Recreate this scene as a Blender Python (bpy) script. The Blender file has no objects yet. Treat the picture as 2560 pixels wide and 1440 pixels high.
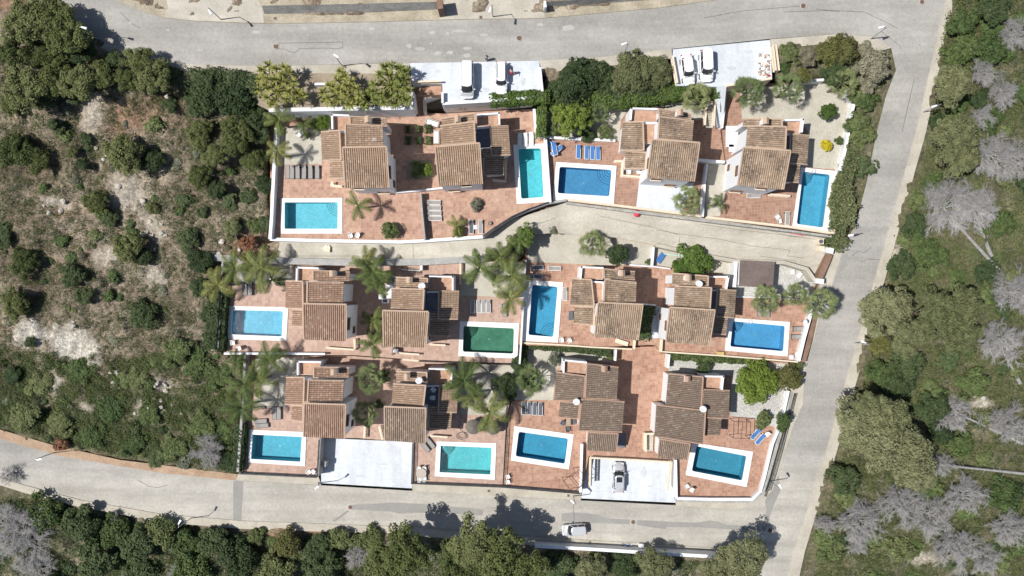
import bpy, bmesh, math, random
import numpy as np
from mathutils import Vector, Matrix
from mathutils.geometry import tessellate_polygon
R = math.radians
random.seed(7)
rng = np.random.default_rng(11)
S = bpy.context.scene
C = S.collection

# ------------------------------------------------------------------ camera, world, sun, exposure
FP = 1733.0            # focal length in photo pixels
HC = 104.0             # drone height above the lower street
cam = bpy.data.cameras.new('camera'); camo = bpy.data.objects.new('camera', cam); C.objects.link(camo)
camo.location = (0, 0, HC); camo.rotation_euler = (0, 0, 0)
cam.sensor_width = 36; cam.lens = 36 * FP / 2560; cam.clip_end = 2000; cam.clip_start = 0.5
S.camera = camo
SUN_EL, SHADOW_AZ = 57.0, 7.0           # elevation; direction in which shadows fall (deg from +X towards +Y)
w = bpy.data.worlds.new('World'); S.world = w; w.use_nodes = True
nt = w.node_tree; nt.nodes.clear()
sky = nt.nodes.new('ShaderNodeTexSky'); sky.sky_type = 'NISHITA'; sky.sun_disc = False
sky.sun_elevation = R(SUN_EL)
sx, sy = -math.cos(R(SHADOW_AZ)), -math.sin(R(SHADOW_AZ))   # towards the sun
sky.sun_rotation = math.atan2(sx, sy)
bg = nt.nodes.new('ShaderNodeBackground'); bg.inputs[1].default_value = 0.068
ow = nt.nodes.new('ShaderNodeOutputWorld')
nt.links.new(sky.outputs[0], bg.inputs[0]); nt.links.new(bg.outputs[0], ow.inputs[0])
sl = bpy.data.lights.new('sun', 'SUN'); sl.energy = 4.6; sl.angle = R(0.55); sl.color = (1.0, 0.965, 0.91)
so = bpy.data.objects.new('sun', sl); C.objects.link(so)
d = Vector((sx * math.cos(R(SUN_EL)), sy * math.cos(R(SUN_EL)), math.sin(R(SUN_EL))))
so.rotation_euler = d.to_track_quat('Z', 'Y').to_euler(); so.location = (-60, -10, 120)
S.view_settings.view_transform = 'Standard'; S.view_settings.look = 'None'
S.view_settings.exposure = 0.17; S.view_settings.gamma = 1.0

# ------------------------------------------------------------------ survey helpers
def P(u, v, z):
    k = (HC - z) / FP
    return Vector(((u - 1280) * k, -(v - 720) * k, z))
WV = [-3000, -300, 0, 60, 150, 280, 450, 600, 900, 1130, 1230, 1330, 1440, 1700, 5000]
WZ = [30, 16, 12.4, 12.0, 11.2, 9.4, 7.3, 5.6, 2.5, .5, 0, -.4, -2.6, -6, -20]
def wild(v): return float(np.interp(v, WV, WZ))
def G(u, v, dz=0.0): return P(u, v, wild(v) + dz)

# ------------------------------------------------------------------ materials
MATS = {}
def ramp(n, stops):
    e = n.color_ramp.elements
    while len(e) > 1: e.remove(e[-1])
    e[0].position = stops[0][0]; e[0].color = (*stops[0][1], 1)
    for p, c in stops[1:]:
        x = e.new(p); x.color = (*c, 1)
class MT:
    def __init__(s, name, rough=.9):
        s.m = bpy.data.materials.new(name); s.m.use_nodes = True; s.t = s.m.node_tree
        s.b = s.t.nodes['Principled BSDF']; s.b.inputs['Roughness'].default_value = rough
        s.out = s.t.nodes['Material Output']; s.geo = s.n('ShaderNodeNewGeometry').outputs['Position']
        s.oc = s.n('ShaderNodeTexCoord').outputs['Object']
        MATS[name] = s.m
    def n(s, t, **k):
        x = s.t.nodes.new(t)
        for a, b in k.items(): setattr(x, a, b)
        return x
    def l(s, a, b): s.t.links.new(a, b)
    def noise(s, scale, detail=4, rough=.6, co=None, dim=None):
        x = s.n('ShaderNodeTexNoise'); x.inputs['Scale'].default_value = scale; x.inputs['Detail'].default_value = detail
        x.inputs['Roughness'].default_value = rough; s.l(co or s.geo, x.inputs['Vector']); return x.outputs['Fac']
    def ramp(s, fac, stops):
        r = s.n('ShaderNodeValToRGB'); ramp(r, stops); s.l(fac, r.inputs[0]); return r.outputs[0]
    def mix(s, f, a, b, mode='MIX'):
        m = s.n('ShaderNodeMix', data_type='RGBA', blend_type=mode)
        for sock, val in ((m.inputs[0], f), (m.inputs[6], a), (m.inputs[7], b)):
            if hasattr(val, 'is_linked') or hasattr(val, 'links'): s.l(val, sock)
            elif isinstance(val, (int, float)): sock.default_value = val
            else: sock.default_value = (*val, 1)
        return m.outputs[2]
    def math(s, op, a, b=0.5, c=None):
        m = s.n('ShaderNodeMath', operation=op)
        for sock, val in zip(m.inputs, (a, b, c)):
            if val is None: continue
            if isinstance(val, (int, float)): sock.default_value = val
            else: s.l(val, sock)
        return m.outputs[0]
    def vmath(s, op, a, b=None, scale=None):
        m = s.n('ShaderNodeVectorMath', operation=op); s.l(a, m.inputs[0])
        if b is not None:
            if isinstance(b, tuple): m.inputs[1].default_value = b
            else: s.l(b, m.inputs[1])
        if scale is not None: m.inputs['Scale'].default_value = scale
        return m.outputs[0]
    def white(s, vec):
        x = s.n('ShaderNodeTexWhiteNoise', noise_dimensions='3D'); s.l(vec, x.inputs['Vector']); return x.outputs['Value']
    def color(s, c):
        if isinstance(c, tuple): s.b.inputs['Base Color'].default_value = (*c, 1)
        else: s.l(c, s.b.inputs['Base Color'])
        return s
    def bump(s, h, strength=.3, dist=.02):
        b = s.n('ShaderNodeBump'); b.inputs['Strength'].default_value = strength; b.inputs['Distance'].default_value = dist
        s.l(h, b.inputs['Height']); s.l(b.outputs[0], s.b.inputs['Normal']); return s
def plain(name, c, rough=.6, var=.12, scale=3.0, metal=0.0):
    m = MT(name, rough); m.b.inputs['Metallic'].default_value = metal
    lo = tuple(x * (1 - var) for x in c); hi = tuple(min(1, x * (1 + var)) for x in c)
    m.color(m.ramp(m.noise(scale, 5, .65), [(.3, lo), (.7, hi)])); return m.m
def speck(name, stops, s1=.35, s2=6.0, amt=.5, rough=.95, bump=.0, streak=None):
    m = MT(name, rough)
    co = m.geo
    base = m.ramp(m.noise(s1, 6, .65), stops)
    fine = m.ramp(m.noise(s2, 3, .7), [(.25, (1 - amt,) * 3), (.75, (1 + amt * .4,) * 3)])
    col = m.mix(1.0, base, fine, 'MULTIPLY')
    if streak:
        mp = m.n('ShaderNodeMapping'); mp.inputs['Scale'].default_value = streak; m.l(m.geo, mp.inputs['Vector'])
        st = m.ramp(m.noise(1.0, 5, .6, mp.outputs[0]), [(.35, (.86,) * 3), (.65, (1.1,) * 3)])
        col = m.mix(1.0, col, st, 'MULTIPLY')
    m.color(col)
    if bump: m.bump(m.noise(s2, 3, .7), bump, .03)
    return m.m
def rot2(m, deg):
    r = m.n('ShaderNodeVectorRotate', rotation_type='Z_AXIS'); r.inputs['Angle'].default_value = R(deg); m.l(m.geo, r.inputs['Vector']); return r.outputs[0]
def tiles(name, stops, size=.42, deg=0, patch=.5, grout=(.5, .42, .36)):
    m = MT(name, .85); co = rot2(m, deg)
    sc = m.vmath('SCALE', co, scale=1 / size)
    sc = m.vmath('MULTIPLY', sc, (1, 1, 0))
    fl = m.vmath('FLOOR', sc); wn = m.white(fl)
    pc = m.vmath('MULTIPLY', m.vmath('FLOOR', m.vmath('MULTIPLY', co, (1 / (size * 3), 1 / (size * 2), 0))), (1, 1, 0)); wn2 = m.white(pc)
    ns = m.noise(.22, 4, .6)
    f = m.math('ADD', m.math('MULTIPLY', wn, .38), m.math('ADD', m.math('MULTIPLY', wn2, .3 * patch * 2), m.math('MULTIPLY', ns, .5)))
    f = m.math('MULTIPLY', f, .85)
    col = m.ramp(f, stops)
    fr = m.vmath('FRACTION', sc); sep = m.n('ShaderNodeSeparateXYZ'); m.l(fr, sep.inputs[0])
    gx = m.math('GREATER_THAN', sep.outputs[0], .93); gy = m.math('GREATER_THAN', sep.outputs[1], .93)
    g = m.math('MAXIMUM', gx, gy)
    col = m.mix(m.math('MULTIPLY', g, .45), col, grout)
    st = m.ramp(m.noise(1.3, 6, .7), [(.3, (.85,) * 3), (.65, (1.05,) * 3)])
    m.color(m.mix(1.0, col, st, 'MULTIPLY')); m.b.inputs['Specular IOR Level'].default_value = .2
    return m.m
def roofmat(name, a, b, dark, lichen):
    m = MT(name, .9); uv = m.n('ShaderNodeUVMap').outputs[0]
    fl = m.vmath('FLOOR', uv); wn = m.white(fl)
    col = m.mix(wn, a, b)
    col = m.mix(m.math('GREATER_THAN', wn, .9), col, tuple(min(1, x * 1.25) for x in b))
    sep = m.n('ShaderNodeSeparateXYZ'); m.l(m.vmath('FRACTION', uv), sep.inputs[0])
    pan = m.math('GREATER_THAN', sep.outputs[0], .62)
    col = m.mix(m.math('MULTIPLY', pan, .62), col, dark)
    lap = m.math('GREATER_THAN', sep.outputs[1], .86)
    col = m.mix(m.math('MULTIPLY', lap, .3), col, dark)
    li = m.ramp(m.noise(.45, 6, .72), [(.42 , (0, 0, 0)), (.62, (1, 1, 1))])
    sp = m.ramp(m.noise(3.5, 4, .75), [(.35, (0, 0, 0)), (.6, (1, 1, 1))])
    lf = m.math('MULTIPLY', m.math('MULTIPLY', li, sp), lichen)
    col = m.mix(lf, col, (.10, .075, .055))
    m.color(col); return m.m
def leafmat(name, c1, c2, c3=None, rough=.75):
    m = MT(name, rough); oi = m.n('ShaderNodeObjectInfo').outputs['Random']
    ns = m.noise(1.6, 4, .7)
    f = m.math('ADD', m.math('MULTIPLY', oi, .45), m.math('MULTIPLY', ns, .6))
    col = m.ramp(f, [(.2, c1), (.75, c2)] if not c3 else [(.2, c1), (.52, c2), (.8, c3)])
    wn = m.white(m.vmath('FLOOR', m.vmath('SCALE', m.geo, scale=3.5)))
    col = m.mix(1.0, col, m.ramp(wn, [(0, (.7,) * 3), (1, (1.3,) * 3)]), 'MULTIPLY')
    m.color(col); m.b.inputs['Specular IOR Level'].default_value = .25
    tr = m.n('ShaderNodeBsdfTranslucent'); m.l(col, tr.inputs[0])
    ms = m.n('ShaderNodeMixShader'); ms.inputs[0].default_value = .22
    m.l(m.b.outputs[0], ms.inputs[1]); m.l(tr.outputs[0], ms.inputs[2]); m.l(ms.outputs[0], m.out.inputs[0])
    return m.m

M_asph = speck('asphalt', [(.25, (.30, .287, .264)), (.5, (.362, .348, .322)), (.72, (.44, .424, .392))], .14, 2.6, .2, .93, .0, (.05, .5, .1))
_t = M_asph.node_tree; _b = _t.nodes['Principled BSDF']; _src = _b.inputs['Base Color'].links[0].from_socket
_g = _t.nodes.new('ShaderNodeNewGeometry'); _s = _t.nodes.new('ShaderNodeSeparateXYZ'); _t.links.new(_g.outputs['Position'], _s.inputs[0])
_m = _t.nodes.new('ShaderNodeMapRange'); _m.inputs['From Min'].default_value = -24; _m.inputs['From Max'].default_value = -30; _t.links.new(_s.outputs['Y'], _m.inputs['Value'])   # the lower street is older, paler concrete asphalt
_x = _t.nodes.new('ShaderNodeMix'); _x.data_type = 'RGBA'; _x.blend_type = 'MULTIPLY'; _x.inputs[7].default_value = (1.22, 1.2, 1.15, 1); _t.links.new(_m.outputs[0], _x.inputs[0]); _t.links.new(_src, _x.inputs[6]); _t.links.new(_x.outputs[2], _b.inputs['Base Color'])
M_patch = speck('asphalt_patch', [(.3, (.27, .262, .245)), (.7, (.325, .315, .295))], .3, 5, .15)
M_cem = speck('cement_smear', [(.3, (.40, .39, .37)), (.7, (.48, .465, .44))], .8, 5, .15)
M_crack = plain('tar_seam', (.10, .10, .10), .9)
M_side = speck('pavement_concrete', [(.3, (.40, .365, .30)), (.7, (.56, .52, .44))], .4, 5, .22)
M_lane = speck('lane_concrete', [(.28, (.39, .36, .30)), (.5, (.50, .465, .395)), (.72, (.58, .545, .47))], .22, 3.5, .18, .95, 0, (.08, .5, .1))
M_verge = speck('dry_verge', [(.3, (.30, .26, .19)), (.5, (.42, .37, .28)), (.7, (.50, .44, .34))], .5, 5, .35)
M_redsoil = speck('red_soil', [(.3, (.36, .24, .16)), (.6, (.48, .34, .23)), (.8, (.55, .44, .33))], .6, 6, .4)
M_drive = speck('white_drive', [(.25, (.56, .59, .635)), (.5, (.62, .655, .70)), (.75, (.66, .69, .735))], .3, 2.2, .14, .9, 0, (.35, .06, .1))
M_white = plain('whitewash', (.80, .81, .83), .85, .05, 1.2)
M_whitewall = speck('weathered_whitewash', [(.3, (.66, .67, .68)), (.6, (.80, .81, .82))], .6, 4, .14)
M_cop = speck('pool_coping_white', [(.3, (.76, .76, .74)), (.6, (.83, .83, .82))], .7, 3, .06)
M_cream = plain('cream_stone', (.70, .60, .46), .8, .12, 4)
M_stone = speck('rubble_stone', [(.3, (.30, .29, .27)), (.6, (.48, .47, .44))], .8, 7, .5, .95, .6)
M_grey = speck('grey_render', [(.3, (.32, .32, .31)), (.7, (.46, .45, .43))], .8, 5, .25)
M_brown = speck('brown_render', [(.3, (.20, .12, .085)), (.7, (.30, .19, .13))], .8, 6, .3)
M_terra1 = tiles('pale_terracotta', [(.2, (0.391, 0.261, 0.207)), (.5, (0.484, 0.338, 0.273)), (.8, (0.549, 0.414, 0.339))], .40, 1, .15)
M_terra0 = tiles('warm_terracotta', [(.18, (0.344, 0.203, 0.150)), (.45, (0.446, 0.275, 0.202)), (.65, (0.502, 0.329, 0.242)), (.85, (0.558, 0.405, 0.290))], .40, 1, .45)
M_terra2 = tiles('terracotta', [(.18, (0.279, 0.158, 0.114)), (.5, (0.372, 0.225, 0.163)), (.8, (0.446, 0.293, 0.216))], .42, -4, .2)
M_terra3 = tiles('terracotta_turned', [(.18, (0.316, 0.171, 0.119)), (.5, (0.419, 0.248, 0.176)), (.85, (0.512, 0.351, 0.255))], .42, -5, .35)
M_terrad = tiles('terracotta_deck', [(.2, (.38, .22, .15)), (.6, (.50, .32, .22))], .35, 1, .2)
M_slate = tiles('slate_blue_deck', [(.2, (.14, .15, .18)), (.7, (.2, .21, .24))], .4, 1, .2, (.25, .25, .27))
M_gravel = speck('beige_gravel', [(.3, (.44, .41, .34)), (.7, (.58, .55, .47))], .4, 7, .35)
M_wgravel = speck('white_gravel', [(.3, (.44, .43, .40)), (.7, (.60, .59, .55))], .5, 4, .45)
M_soil = speck('garden_soil', [(.3, (.27, .215, .155)), (.7, (.42, .35, .26))], .7, 6, .4)
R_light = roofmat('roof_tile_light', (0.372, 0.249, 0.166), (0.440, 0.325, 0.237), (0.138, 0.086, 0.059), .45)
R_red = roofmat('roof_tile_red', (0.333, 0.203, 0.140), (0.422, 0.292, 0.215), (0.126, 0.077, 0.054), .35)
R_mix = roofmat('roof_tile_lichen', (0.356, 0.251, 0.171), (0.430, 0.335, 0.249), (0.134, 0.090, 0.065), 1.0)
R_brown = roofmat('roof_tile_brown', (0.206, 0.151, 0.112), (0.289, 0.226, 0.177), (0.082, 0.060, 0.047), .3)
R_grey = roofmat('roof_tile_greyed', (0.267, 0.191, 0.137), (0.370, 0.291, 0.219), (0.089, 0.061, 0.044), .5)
M_cap = plain('mortar_cap_tile', (.46, .335, .245), .85, .15, 5)
M_capb = plain('brown_cap_tile', (.38, .25, .18), .85, .2, 5)
M_shed = speck('brown_felt_roof', [(.3, (.14, .105, .095)), (.7, (.21, .165, .15))], .6, 5, .3)
M_dark = plain('black_metal', (.025, .025, .028), .5)
M_iron = plain('rusty_iron', (.14, .085, .07), .8, .25, 8)
M_glass = plain('window_glass', (.03, .035, .04), .12, .1)
M_frame = plain('brown_window_frame', (.17, .10, .07), .6)
M_lamp = plain('lamp_white', (.82, .83, .84), .4, .02)
M_pole = plain('galvanised_pole', (.42, .43, .45), .45, .05, 3, .2)
M_fab = plain('grey_sling', (.31, .29, .27), .9, .06, 8)
M_fabd = plain('dark_sling', (.10, .11, .13), .9, .1, 8)
M_blue = plain('blue_fabric', (.055, .17, .42), .8, .12, 6)
M_plast = plain('white_plastic', (.78, .78, .77), .5, .04, 5)
M_wood = plain('pale_wood', (.36, .28, .2), .8, .2, 6)
M_bark = plain('bark', (.16, .12, .09), .95, .3, 6)
M_dead = plain('dead_twigs', (.31, .30, .295), .95, .22, 1.5)
M_thatch = speck('dry_thatch', [(.3, (.13, .12, .10)), (.7, (.22, .20, .175))], 3, 14, .5)
M_sofa = plain('sofa_weave', (.45, .40, .35), .9, .1, 8)
M_rock = speck('limestone', [(.3, (.42, .38, .33)), (.7, (.62, .58, .52))], .9, 5, .3)
L_pine = leafmat('pine_needles', (0.069, 0.092, 0.030), (0.132, 0.155, 0.052), (0.190, 0.207, 0.086))
L_pineR = leafmat('olive_pine_needles', (0.111, 0.130, 0.055), (0.197, 0.208, 0.101), (0.263, 0.266, 0.149))
L_dark = leafmat('dark_foliage', (0.032, 0.055, 0.022), (0.070, 0.101, 0.040), (0.112, 0.143, 0.064))
L_bush = leafmat('shrub_foliage', (0.054, 0.090, 0.029), (0.108, 0.150, 0.051), (0.184, 0.198, 0.087))
L_sage = leafmat('sage_foliage', (.09, .105, .07), (.17, .18, .125), (.26, .255, .19))
L_hedge = leafmat('hedge_foliage', (0.048, 0.086, 0.018), (0.090, 0.148, 0.030), (0.152, 0.211, 0.055))
L_fresh = leafmat('fresh_foliage', (0.085, 0.133, 0.020), (0.150, 0.207, 0.035), (0.220, 0.267, 0.060))
L_palm = leafmat('palm_fronds', (0.064, 0.098, 0.030), (0.119, 0.153, 0.047), (0.212, 0.212, 0.068))
L_fan = leafmat('fan_palm_leaves', (.10, .14, .055), (.19, .23, .10), (.27, .29, .13))
L_yucca = leafmat('yucca_leaves', (.13, .17, .045), (.24, .27, .075), (.36, .35, .11))
L_yellow = leafmat('yellow_foliage', (.42, .36, .02), (.60, .50, .03))
L_silver = leafmat('silver_foliage', (.18, .17, .11), (.30, .285, .20))
L_rust = leafmat('brownish_foliage', (0.104, 0.106, 0.039), (0.171, 0.175, 0.055))
L_tuft = leafmat('maquis_tufts', (0.069, 0.092, 0.034), (0.161, 0.155, 0.069), (0.287, 0.230, 0.138))
L_tuftg = leafmat('green_understorey', (0.061, 0.087, 0.029), (0.111, 0.143, 0.047), (0.211, 0.204, 0.093))
L_red = leafmat('red_brown_scrub', (.20, .09, .05), (.30, .15, .09))

def watermat(name, tint, bump, scale):
    m = MT(name); m.t.nodes.remove(m.b)
    tr = m.n('ShaderNodeBsdfTransparent'); tr.inputs[0].default_value = (*tint, 1)
    gl = m.n('ShaderNodeBsdfGlossy'); gl.inputs['Roughness'].default_value = .06 if bump < .5 else .16
    fr = m.n('ShaderNodeFresnel'); fr.inputs[0].default_value = 1.33
    bp = m.n('ShaderNodeBump'); bp.inputs['Strength'].default_value = bump; bp.inputs['Distance'].default_value = .12 if bump < .5 else .10
    h = m.noise(scale, 3, .6); m.l(h, bp.inputs['Height']); m.l(bp.outputs[0], gl.inputs['Normal'])
    ms = m.n('ShaderNodeMixShader'); m.l(fr.outputs[0], ms.inputs[0]); m.l(tr.outputs[0], ms.inputs[1]); m.l(gl.outputs[0], ms.inputs[2])
    m.l(ms.outputs[0], m.out.inputs[0]); return m.m
W_calm = watermat('pool_water', (.62, .86, .93), .08, 2.0)
W_rip = watermat('rippled_pool_water', (.62, .86, .93), 1.0, 4.0)
W_green = watermat('green_pool_water', (.55, .80, .72), .08, 2.0)
def basinmat(name, c, blot=.12):
    m = MT(name, .6)
    f = m.noise(.5, 5, .7)
    col = m.ramp(f, [(.3, tuple(x * (1 - blot) for x in c)), (.7, tuple(min(1, x * (1 + blot)) for x in c))])
    wn = m.white(m.vmath('FLOOR', m.vmath('SCALE', m.geo, scale=6)))
    col = m.mix(1.0, col, m.ramp(wn, [(0, (.90,) * 3), (1, (1.10,) * 3)]), 'MULTIPLY')
    col = m.mix(1.0, col, m.ramp(m.noise(1.4, 4, .7), [(.3, (.92,) * 3), (.7, (1.08,) * 3)]), 'MULTIPLY')
    m.color(col); return m.m

# ------------------------------------------------------------------ mesh helpers
def tag(o, label=None, cat=None, group=None, kind=None):
    if label: o['label'] = label
    if cat: o['category'] = cat
    if group: o['group'] = group
    if kind: o['kind'] = kind
    return o
def link(name, me, mat=None, parent=None, loc=None):
    o = bpy.data.objects.new(name, me); C.objects.link(o)
    if mat is not None and me is not None and not me.materials: me.materials.append(mat)
    if parent: o.parent = parent
    if loc is not None: o.location = loc
    return o
def thing(name, label, cat, loc=(0, 0, 0), rz=0.0, group=None):
    o = bpy.data.objects.new(name, None); C.objects.link(o); o.location = loc; o.rotation_euler = (0, 0, rz)
    o.empty_display_size = .3
    return tag(o, label, cat, group)
def copy_tree(o, parent=None):
    c = o.copy(); C.objects.link(c); c.parent = parent
    for ch in list(o.children): copy_tree(ch, c)
    return c
class MB:
    def __init__(s): s.v = []; s.f = []
    def add(s, vs, fs):
        n = len(s.v); s.v += [tuple(x) for x in vs]; s.f += [tuple(i + n for i in f) for f in fs]; return s
    def prism(s, bot, top):
        n = len(bot); fs = [tuple(range(n - 1, -1, -1)), tuple(range(n, 2 * n))] + [(i, (i + 1) % n, n + (i + 1) % n, n + i) for i in range(n)]
        return s.add(list(bot) + list(top), fs)
    def box(s, c, sz, rz=0.0, taper=1.0):
        cx, cy, cz = c; a, b, h = sz[0] / 2, sz[1] / 2, sz[2] / 2; ca, sa = math.cos(rz), math.sin(rz)
        def r(x, y, z): return (cx + x * ca - y * sa, cy + x * sa + y * ca, cz + z)
        bot = [r(-a, -b, -h), r(a, -b, -h), r(a, b, -h), r(-a, b, -h)]
        top = [r(-a * taper, -b * taper, h), r(a * taper, -b * taper, h), r(a * taper, b * taper, h), r(-a * taper, b * taper, h)]
        return s.prism(bot, top)
    def bar(s, p, q, w, h=None):
        p, q = Vector(p), Vector(q); h = h or w; dd = (q - p)
        if dd.length < 1e-5: return s
        dn = dd.normalized(); up = Vector((0, 0, 1)) if abs(dn.z) < .95 else Vector((1, 0, 0))
        a = dn.cross(up).normalized() * w / 2; b = a.cross(dn).normalized() * h / 2
        return s.prism([p - a - b, p + a - b, p + a + b, p - a + b], [q - a - b, q + a - b, q + a + b, q - a + b])
    def cyl(s, c, r, h, n=12, r2=None):
        r2 = r if r2 is None else r2
        bot = [(c[0] + r * math.cos(2 * math.pi * i / n), c[1] + r * math.sin(2 * math.pi * i / n), c[2]) for i in range(n)]
        top = [(c[0] + r2 * math.cos(2 * math.pi * i / n), c[1] + r2 * math.sin(2 * math.pi * i / n), c[2] + h) for i in range(n)]
        return s.prism(bot, top)
    def lathe(s, c, prof, n=12):
        vs = []; fs = []
        for r, z in prof:
            for i in range(n): vs.append((c[0] + r * math.cos(2 * math.pi * i / n), c[1] + r * math.sin(2 * math.pi * i / n), c[2] + z))
        m = len(prof)
        for j in range(m - 1):
            for i in range(n): fs.append((j * n + i, j * n + (i + 1) % n, (j + 1) * n + (i + 1) % n, (j + 1) * n + i))
        fs.append(tuple(range(n - 1, -1, -1))); fs.append(tuple(range((m - 1) * n, m * n)))
        return s.add(vs, fs)
    def build(s, name, mat, parent=None, org=(0, 0, 0), smooth=False, bevel=0):
        me = bpy.data.meshes.new(name); ox, oy, oz = org
        me.from_pydata([(x - ox, y - oy, z - oz) for x, y, z in s.v], [], s.f); me.update()
        if bevel:
            bm = bmesh.new(); bm.from_mesh(me)
            bmesh.ops.bevel(bm, geom=list(bm.edges), offset=bevel, segments=2, affect='EDGES', profile=.6)
            bm.to_mesh(me); bm.free()
        if smooth: me.polygons.foreach_set('use_smooth', [True] * len(me.polygons))
        o = link(name, me, mat, parent)
        if not parent and tuple(org) != (0, 0, 0): o.location = org
        return o
def npmesh(name, V, F, mat=None, uv=None, smooth=False):
    me = bpy.data.meshes.new(name); k = F.shape[1]
    me.vertices.add(len(V)); me.vertices.foreach_set('co', np.asarray(V, np.float32).ravel())
    me.loops.add(F.size); me.loops.foreach_set('vertex_index', F.astype(np.int32).ravel())
    me.polygons.add(len(F)); me.polygons.foreach_set('loop_start', np.arange(0, F.size, k, dtype=np.int32))
    me.polygons.foreach_set('loop_total', np.full(len(F), k, np.int32))
    me.polygons.foreach_set('use_smooth', np.full(len(F), bool(smooth)))
    if uv is not None:
        l = me.uv_layers.new(name='UVMap'); l.data.foreach_set('uv', np.asarray(uv, np.float32).ravel())
    me.update(calc_edges=True)
    if mat: me.materials.append(mat)
    return me
def sheet(name, poly, z, mat, skirt=0.0, holes=(), kind='structure', label=None, cat=None, parent=None):
    """flat sheet at constant z from photo survey points, optional holes and a skirt down the outside"""
    loops = [[P(u, v, z) for u, v in poly]] + [[P(u, v, z) for u, v in h] if not isinstance(h[0], Vector) else h for h in holes]
    flat = [p for l in loops for p in l]
    tris = tessellate_polygon(loops)
    vs = [tuple(p) for p in flat]; fs = []
    for t in tris:
        a, b, c = (flat[i] for i in t)
        fs.append(t if (b - a).cross(c - a).z > 0 else t[::-1])
    if skirt:
        n = len(poly); b0 = len(vs); vs += [(p.x, p.y, p.z - skirt) for p in loops[0]]
        for i in range(n): j = (i + 1) % n; fs.append((i, j, b0 + j, b0 + i))
    me = bpy.data.meshes.new(name); me.from_pydata(vs, [], fs); me.update()
    o = link(name, me, mat, parent)
    return tag(o, label, cat, None, kind)
def drape(name, poly, dz, mat, skirt=0.0, kind='structure', label=None, cat=None, zf=None):
    bm = bmesh.new()
    bv = [bm.verts.new((u, v, 0)) for u, v in poly]
    for tr in tessellate_polygon([[Vector((u, v, 0)) for u, v in poly]]):
        try: bm.faces.new([bv[i] for i in tr])
        except ValueError: pass
    vs = [p[1] for p in poly]
    for v in WV:
        if min(vs) < v < max(vs):
            bmesh.ops.bisect_plane(bm, geom=bm.verts[:] + bm.edges[:] + bm.faces[:], plane_co=(0, v, 0), plane_no=(0, 1, 0), dist=1e-4)
    if skirt:
        be = [e for e in bm.edges if e.is_boundary]
        r = bmesh.ops.extrude_edge_only(bm, edges=be)
        low = {x for x in r['geom'] if isinstance(x, bmesh.types.BMVert)}
    else: low = set()
    for x in bm.verts:
        z = (zf(x.co.y) if zf else wild(x.co.y)) + dz
        q = P(x.co.x, x.co.y, z)
        if x in low: q.z -= skirt
        x.co = q
    bmesh.ops.recalc_face_normals(bm, faces=bm.faces[:])
    me = bpy.data.meshes.new(name); bm.to_mesh(me); bm.free()
    up = sum(p.normal.z * p.area for p in me.polygons)
    if up < 0: me.flip_normals()
    return tag(link(name, me, mat), label, cat, None, kind)
def inpoly(U, V, poly):
    r = np.zeros(U.shape, bool); n = len(poly)
    for i in range(n):
        x1, y1 = poly[i]; x2, y2 = poly[(i + 1) % n]
        if y1 == y2: continue
        c = ((V >= min(y1, y2)) & (V < max(y1, y2))) & (U < (V - y1) * (x2 - x1) / (y2 - y1) + x1)
        r ^= c
    return r

# ------------------------------------------------------------------ survey polygons (photo pixels)
ROAD = [(-200, -260), (100, -110), (287, 0), (366, 31), (415, 45), (497, 53), (662, 59), (900, 55), (1162, 48), (1350, 46), (1650, 19), (1830, -6), (2000, -70),
        (2395, -70), (2365, 0), (2340, 110), (2290, 330), (2215, 600), (2150, 830), (2065, 1130), (2020, 1270), (1985, 1380), (1950, 1520),
        (1850, 1520), (1890, 1420), (1885, 1377), (1600, 1358), (1340, 1343), (1000, 1317), (600, 1302), (400, 1285), (200, 1250), (60, 1213), (-60, 1175), (-260, 1110),
        (-260, 1000), (-60, 1078), (0, 1097), (150, 1140), (400, 1182), (590, 1201), (800, 1213), (1240, 1240), (1690, 1263), (1840, 1274), (1895, 1262), (1932, 1225),
        (1948, 1180), (1985, 1060), (2008, 1010), (2012, 930), (2048, 800), (2085, 700), (2112, 610), (2140, 560), (2168, 450), (2192, 330), (2215, 240), (2240, 175),
        (2228, 120), (2190, 93), (2100, 85), (1925, 97), (1680, 122), (1500, 143), (1350, 152), (1026, 158), (640, 165), (520, 163), (440, 158), (320, 128), (262, 108), (190, 60),
        (110, 0), (40, -60), (-200, -150)]
T1 = [(676, 288), (1036, 282), (1112, 284), (1336, 272), (1342, 341), (1364, 341), (1376, 506), (1280, 543), (1207, 592), (1062, 601), (675, 598)]
T2 = [(1342, 272), (1560, 242), (1786, 246), (1800, 318), (1812, 405), (1768, 409), (1758, 542), (1590, 523), (1416, 503), (1378, 506), (1366, 346), (1344, 346)]
T3 = [(1818, 216), (2064, 198), (2118, 222), (2134, 262), (2120, 340), (2100, 428), (2079, 585), (1980, 570), (1760, 543), (1770, 410), (1814, 405), (1804, 318)]
T4 = [(557, 654), (1150, 653), (1216, 650), (1310, 655), (1302, 785), (1296, 862), (1295, 908), (1085, 903), (890, 888), (575, 885), (560, 880)]
T5 = [(1315, 590), (1380, 582), (1540, 594), (1640, 612), (1840, 654), (1960, 657), (2018, 674), (2040, 706), (2030, 770), (1995, 905), (1652, 880), (1640, 862), (1480, 868), (1297, 862)]
T6 = [(612, 888), (880, 890), (1085, 905), (1297, 911), (1268, 1040), (1256, 1215), (1032, 1207), (1036, 1107), (895, 1095), (800, 1094), (795, 1190), (597, 1182)]
T7 = [(1300, 912), (1309, 864), (1480, 870), (1638, 866), (1652, 883), (1997, 908), (1972, 977), (1946, 1074), (1912, 1193), (1899, 1234), (1880, 1248), (1692, 1245), (1688, 1152), (1472, 1140), (1454, 1232), (1259, 1217), (1270, 1040)]
D1 = [(801, 1095), (1035, 1105), (1030, 1221), (803, 1208)]
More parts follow.
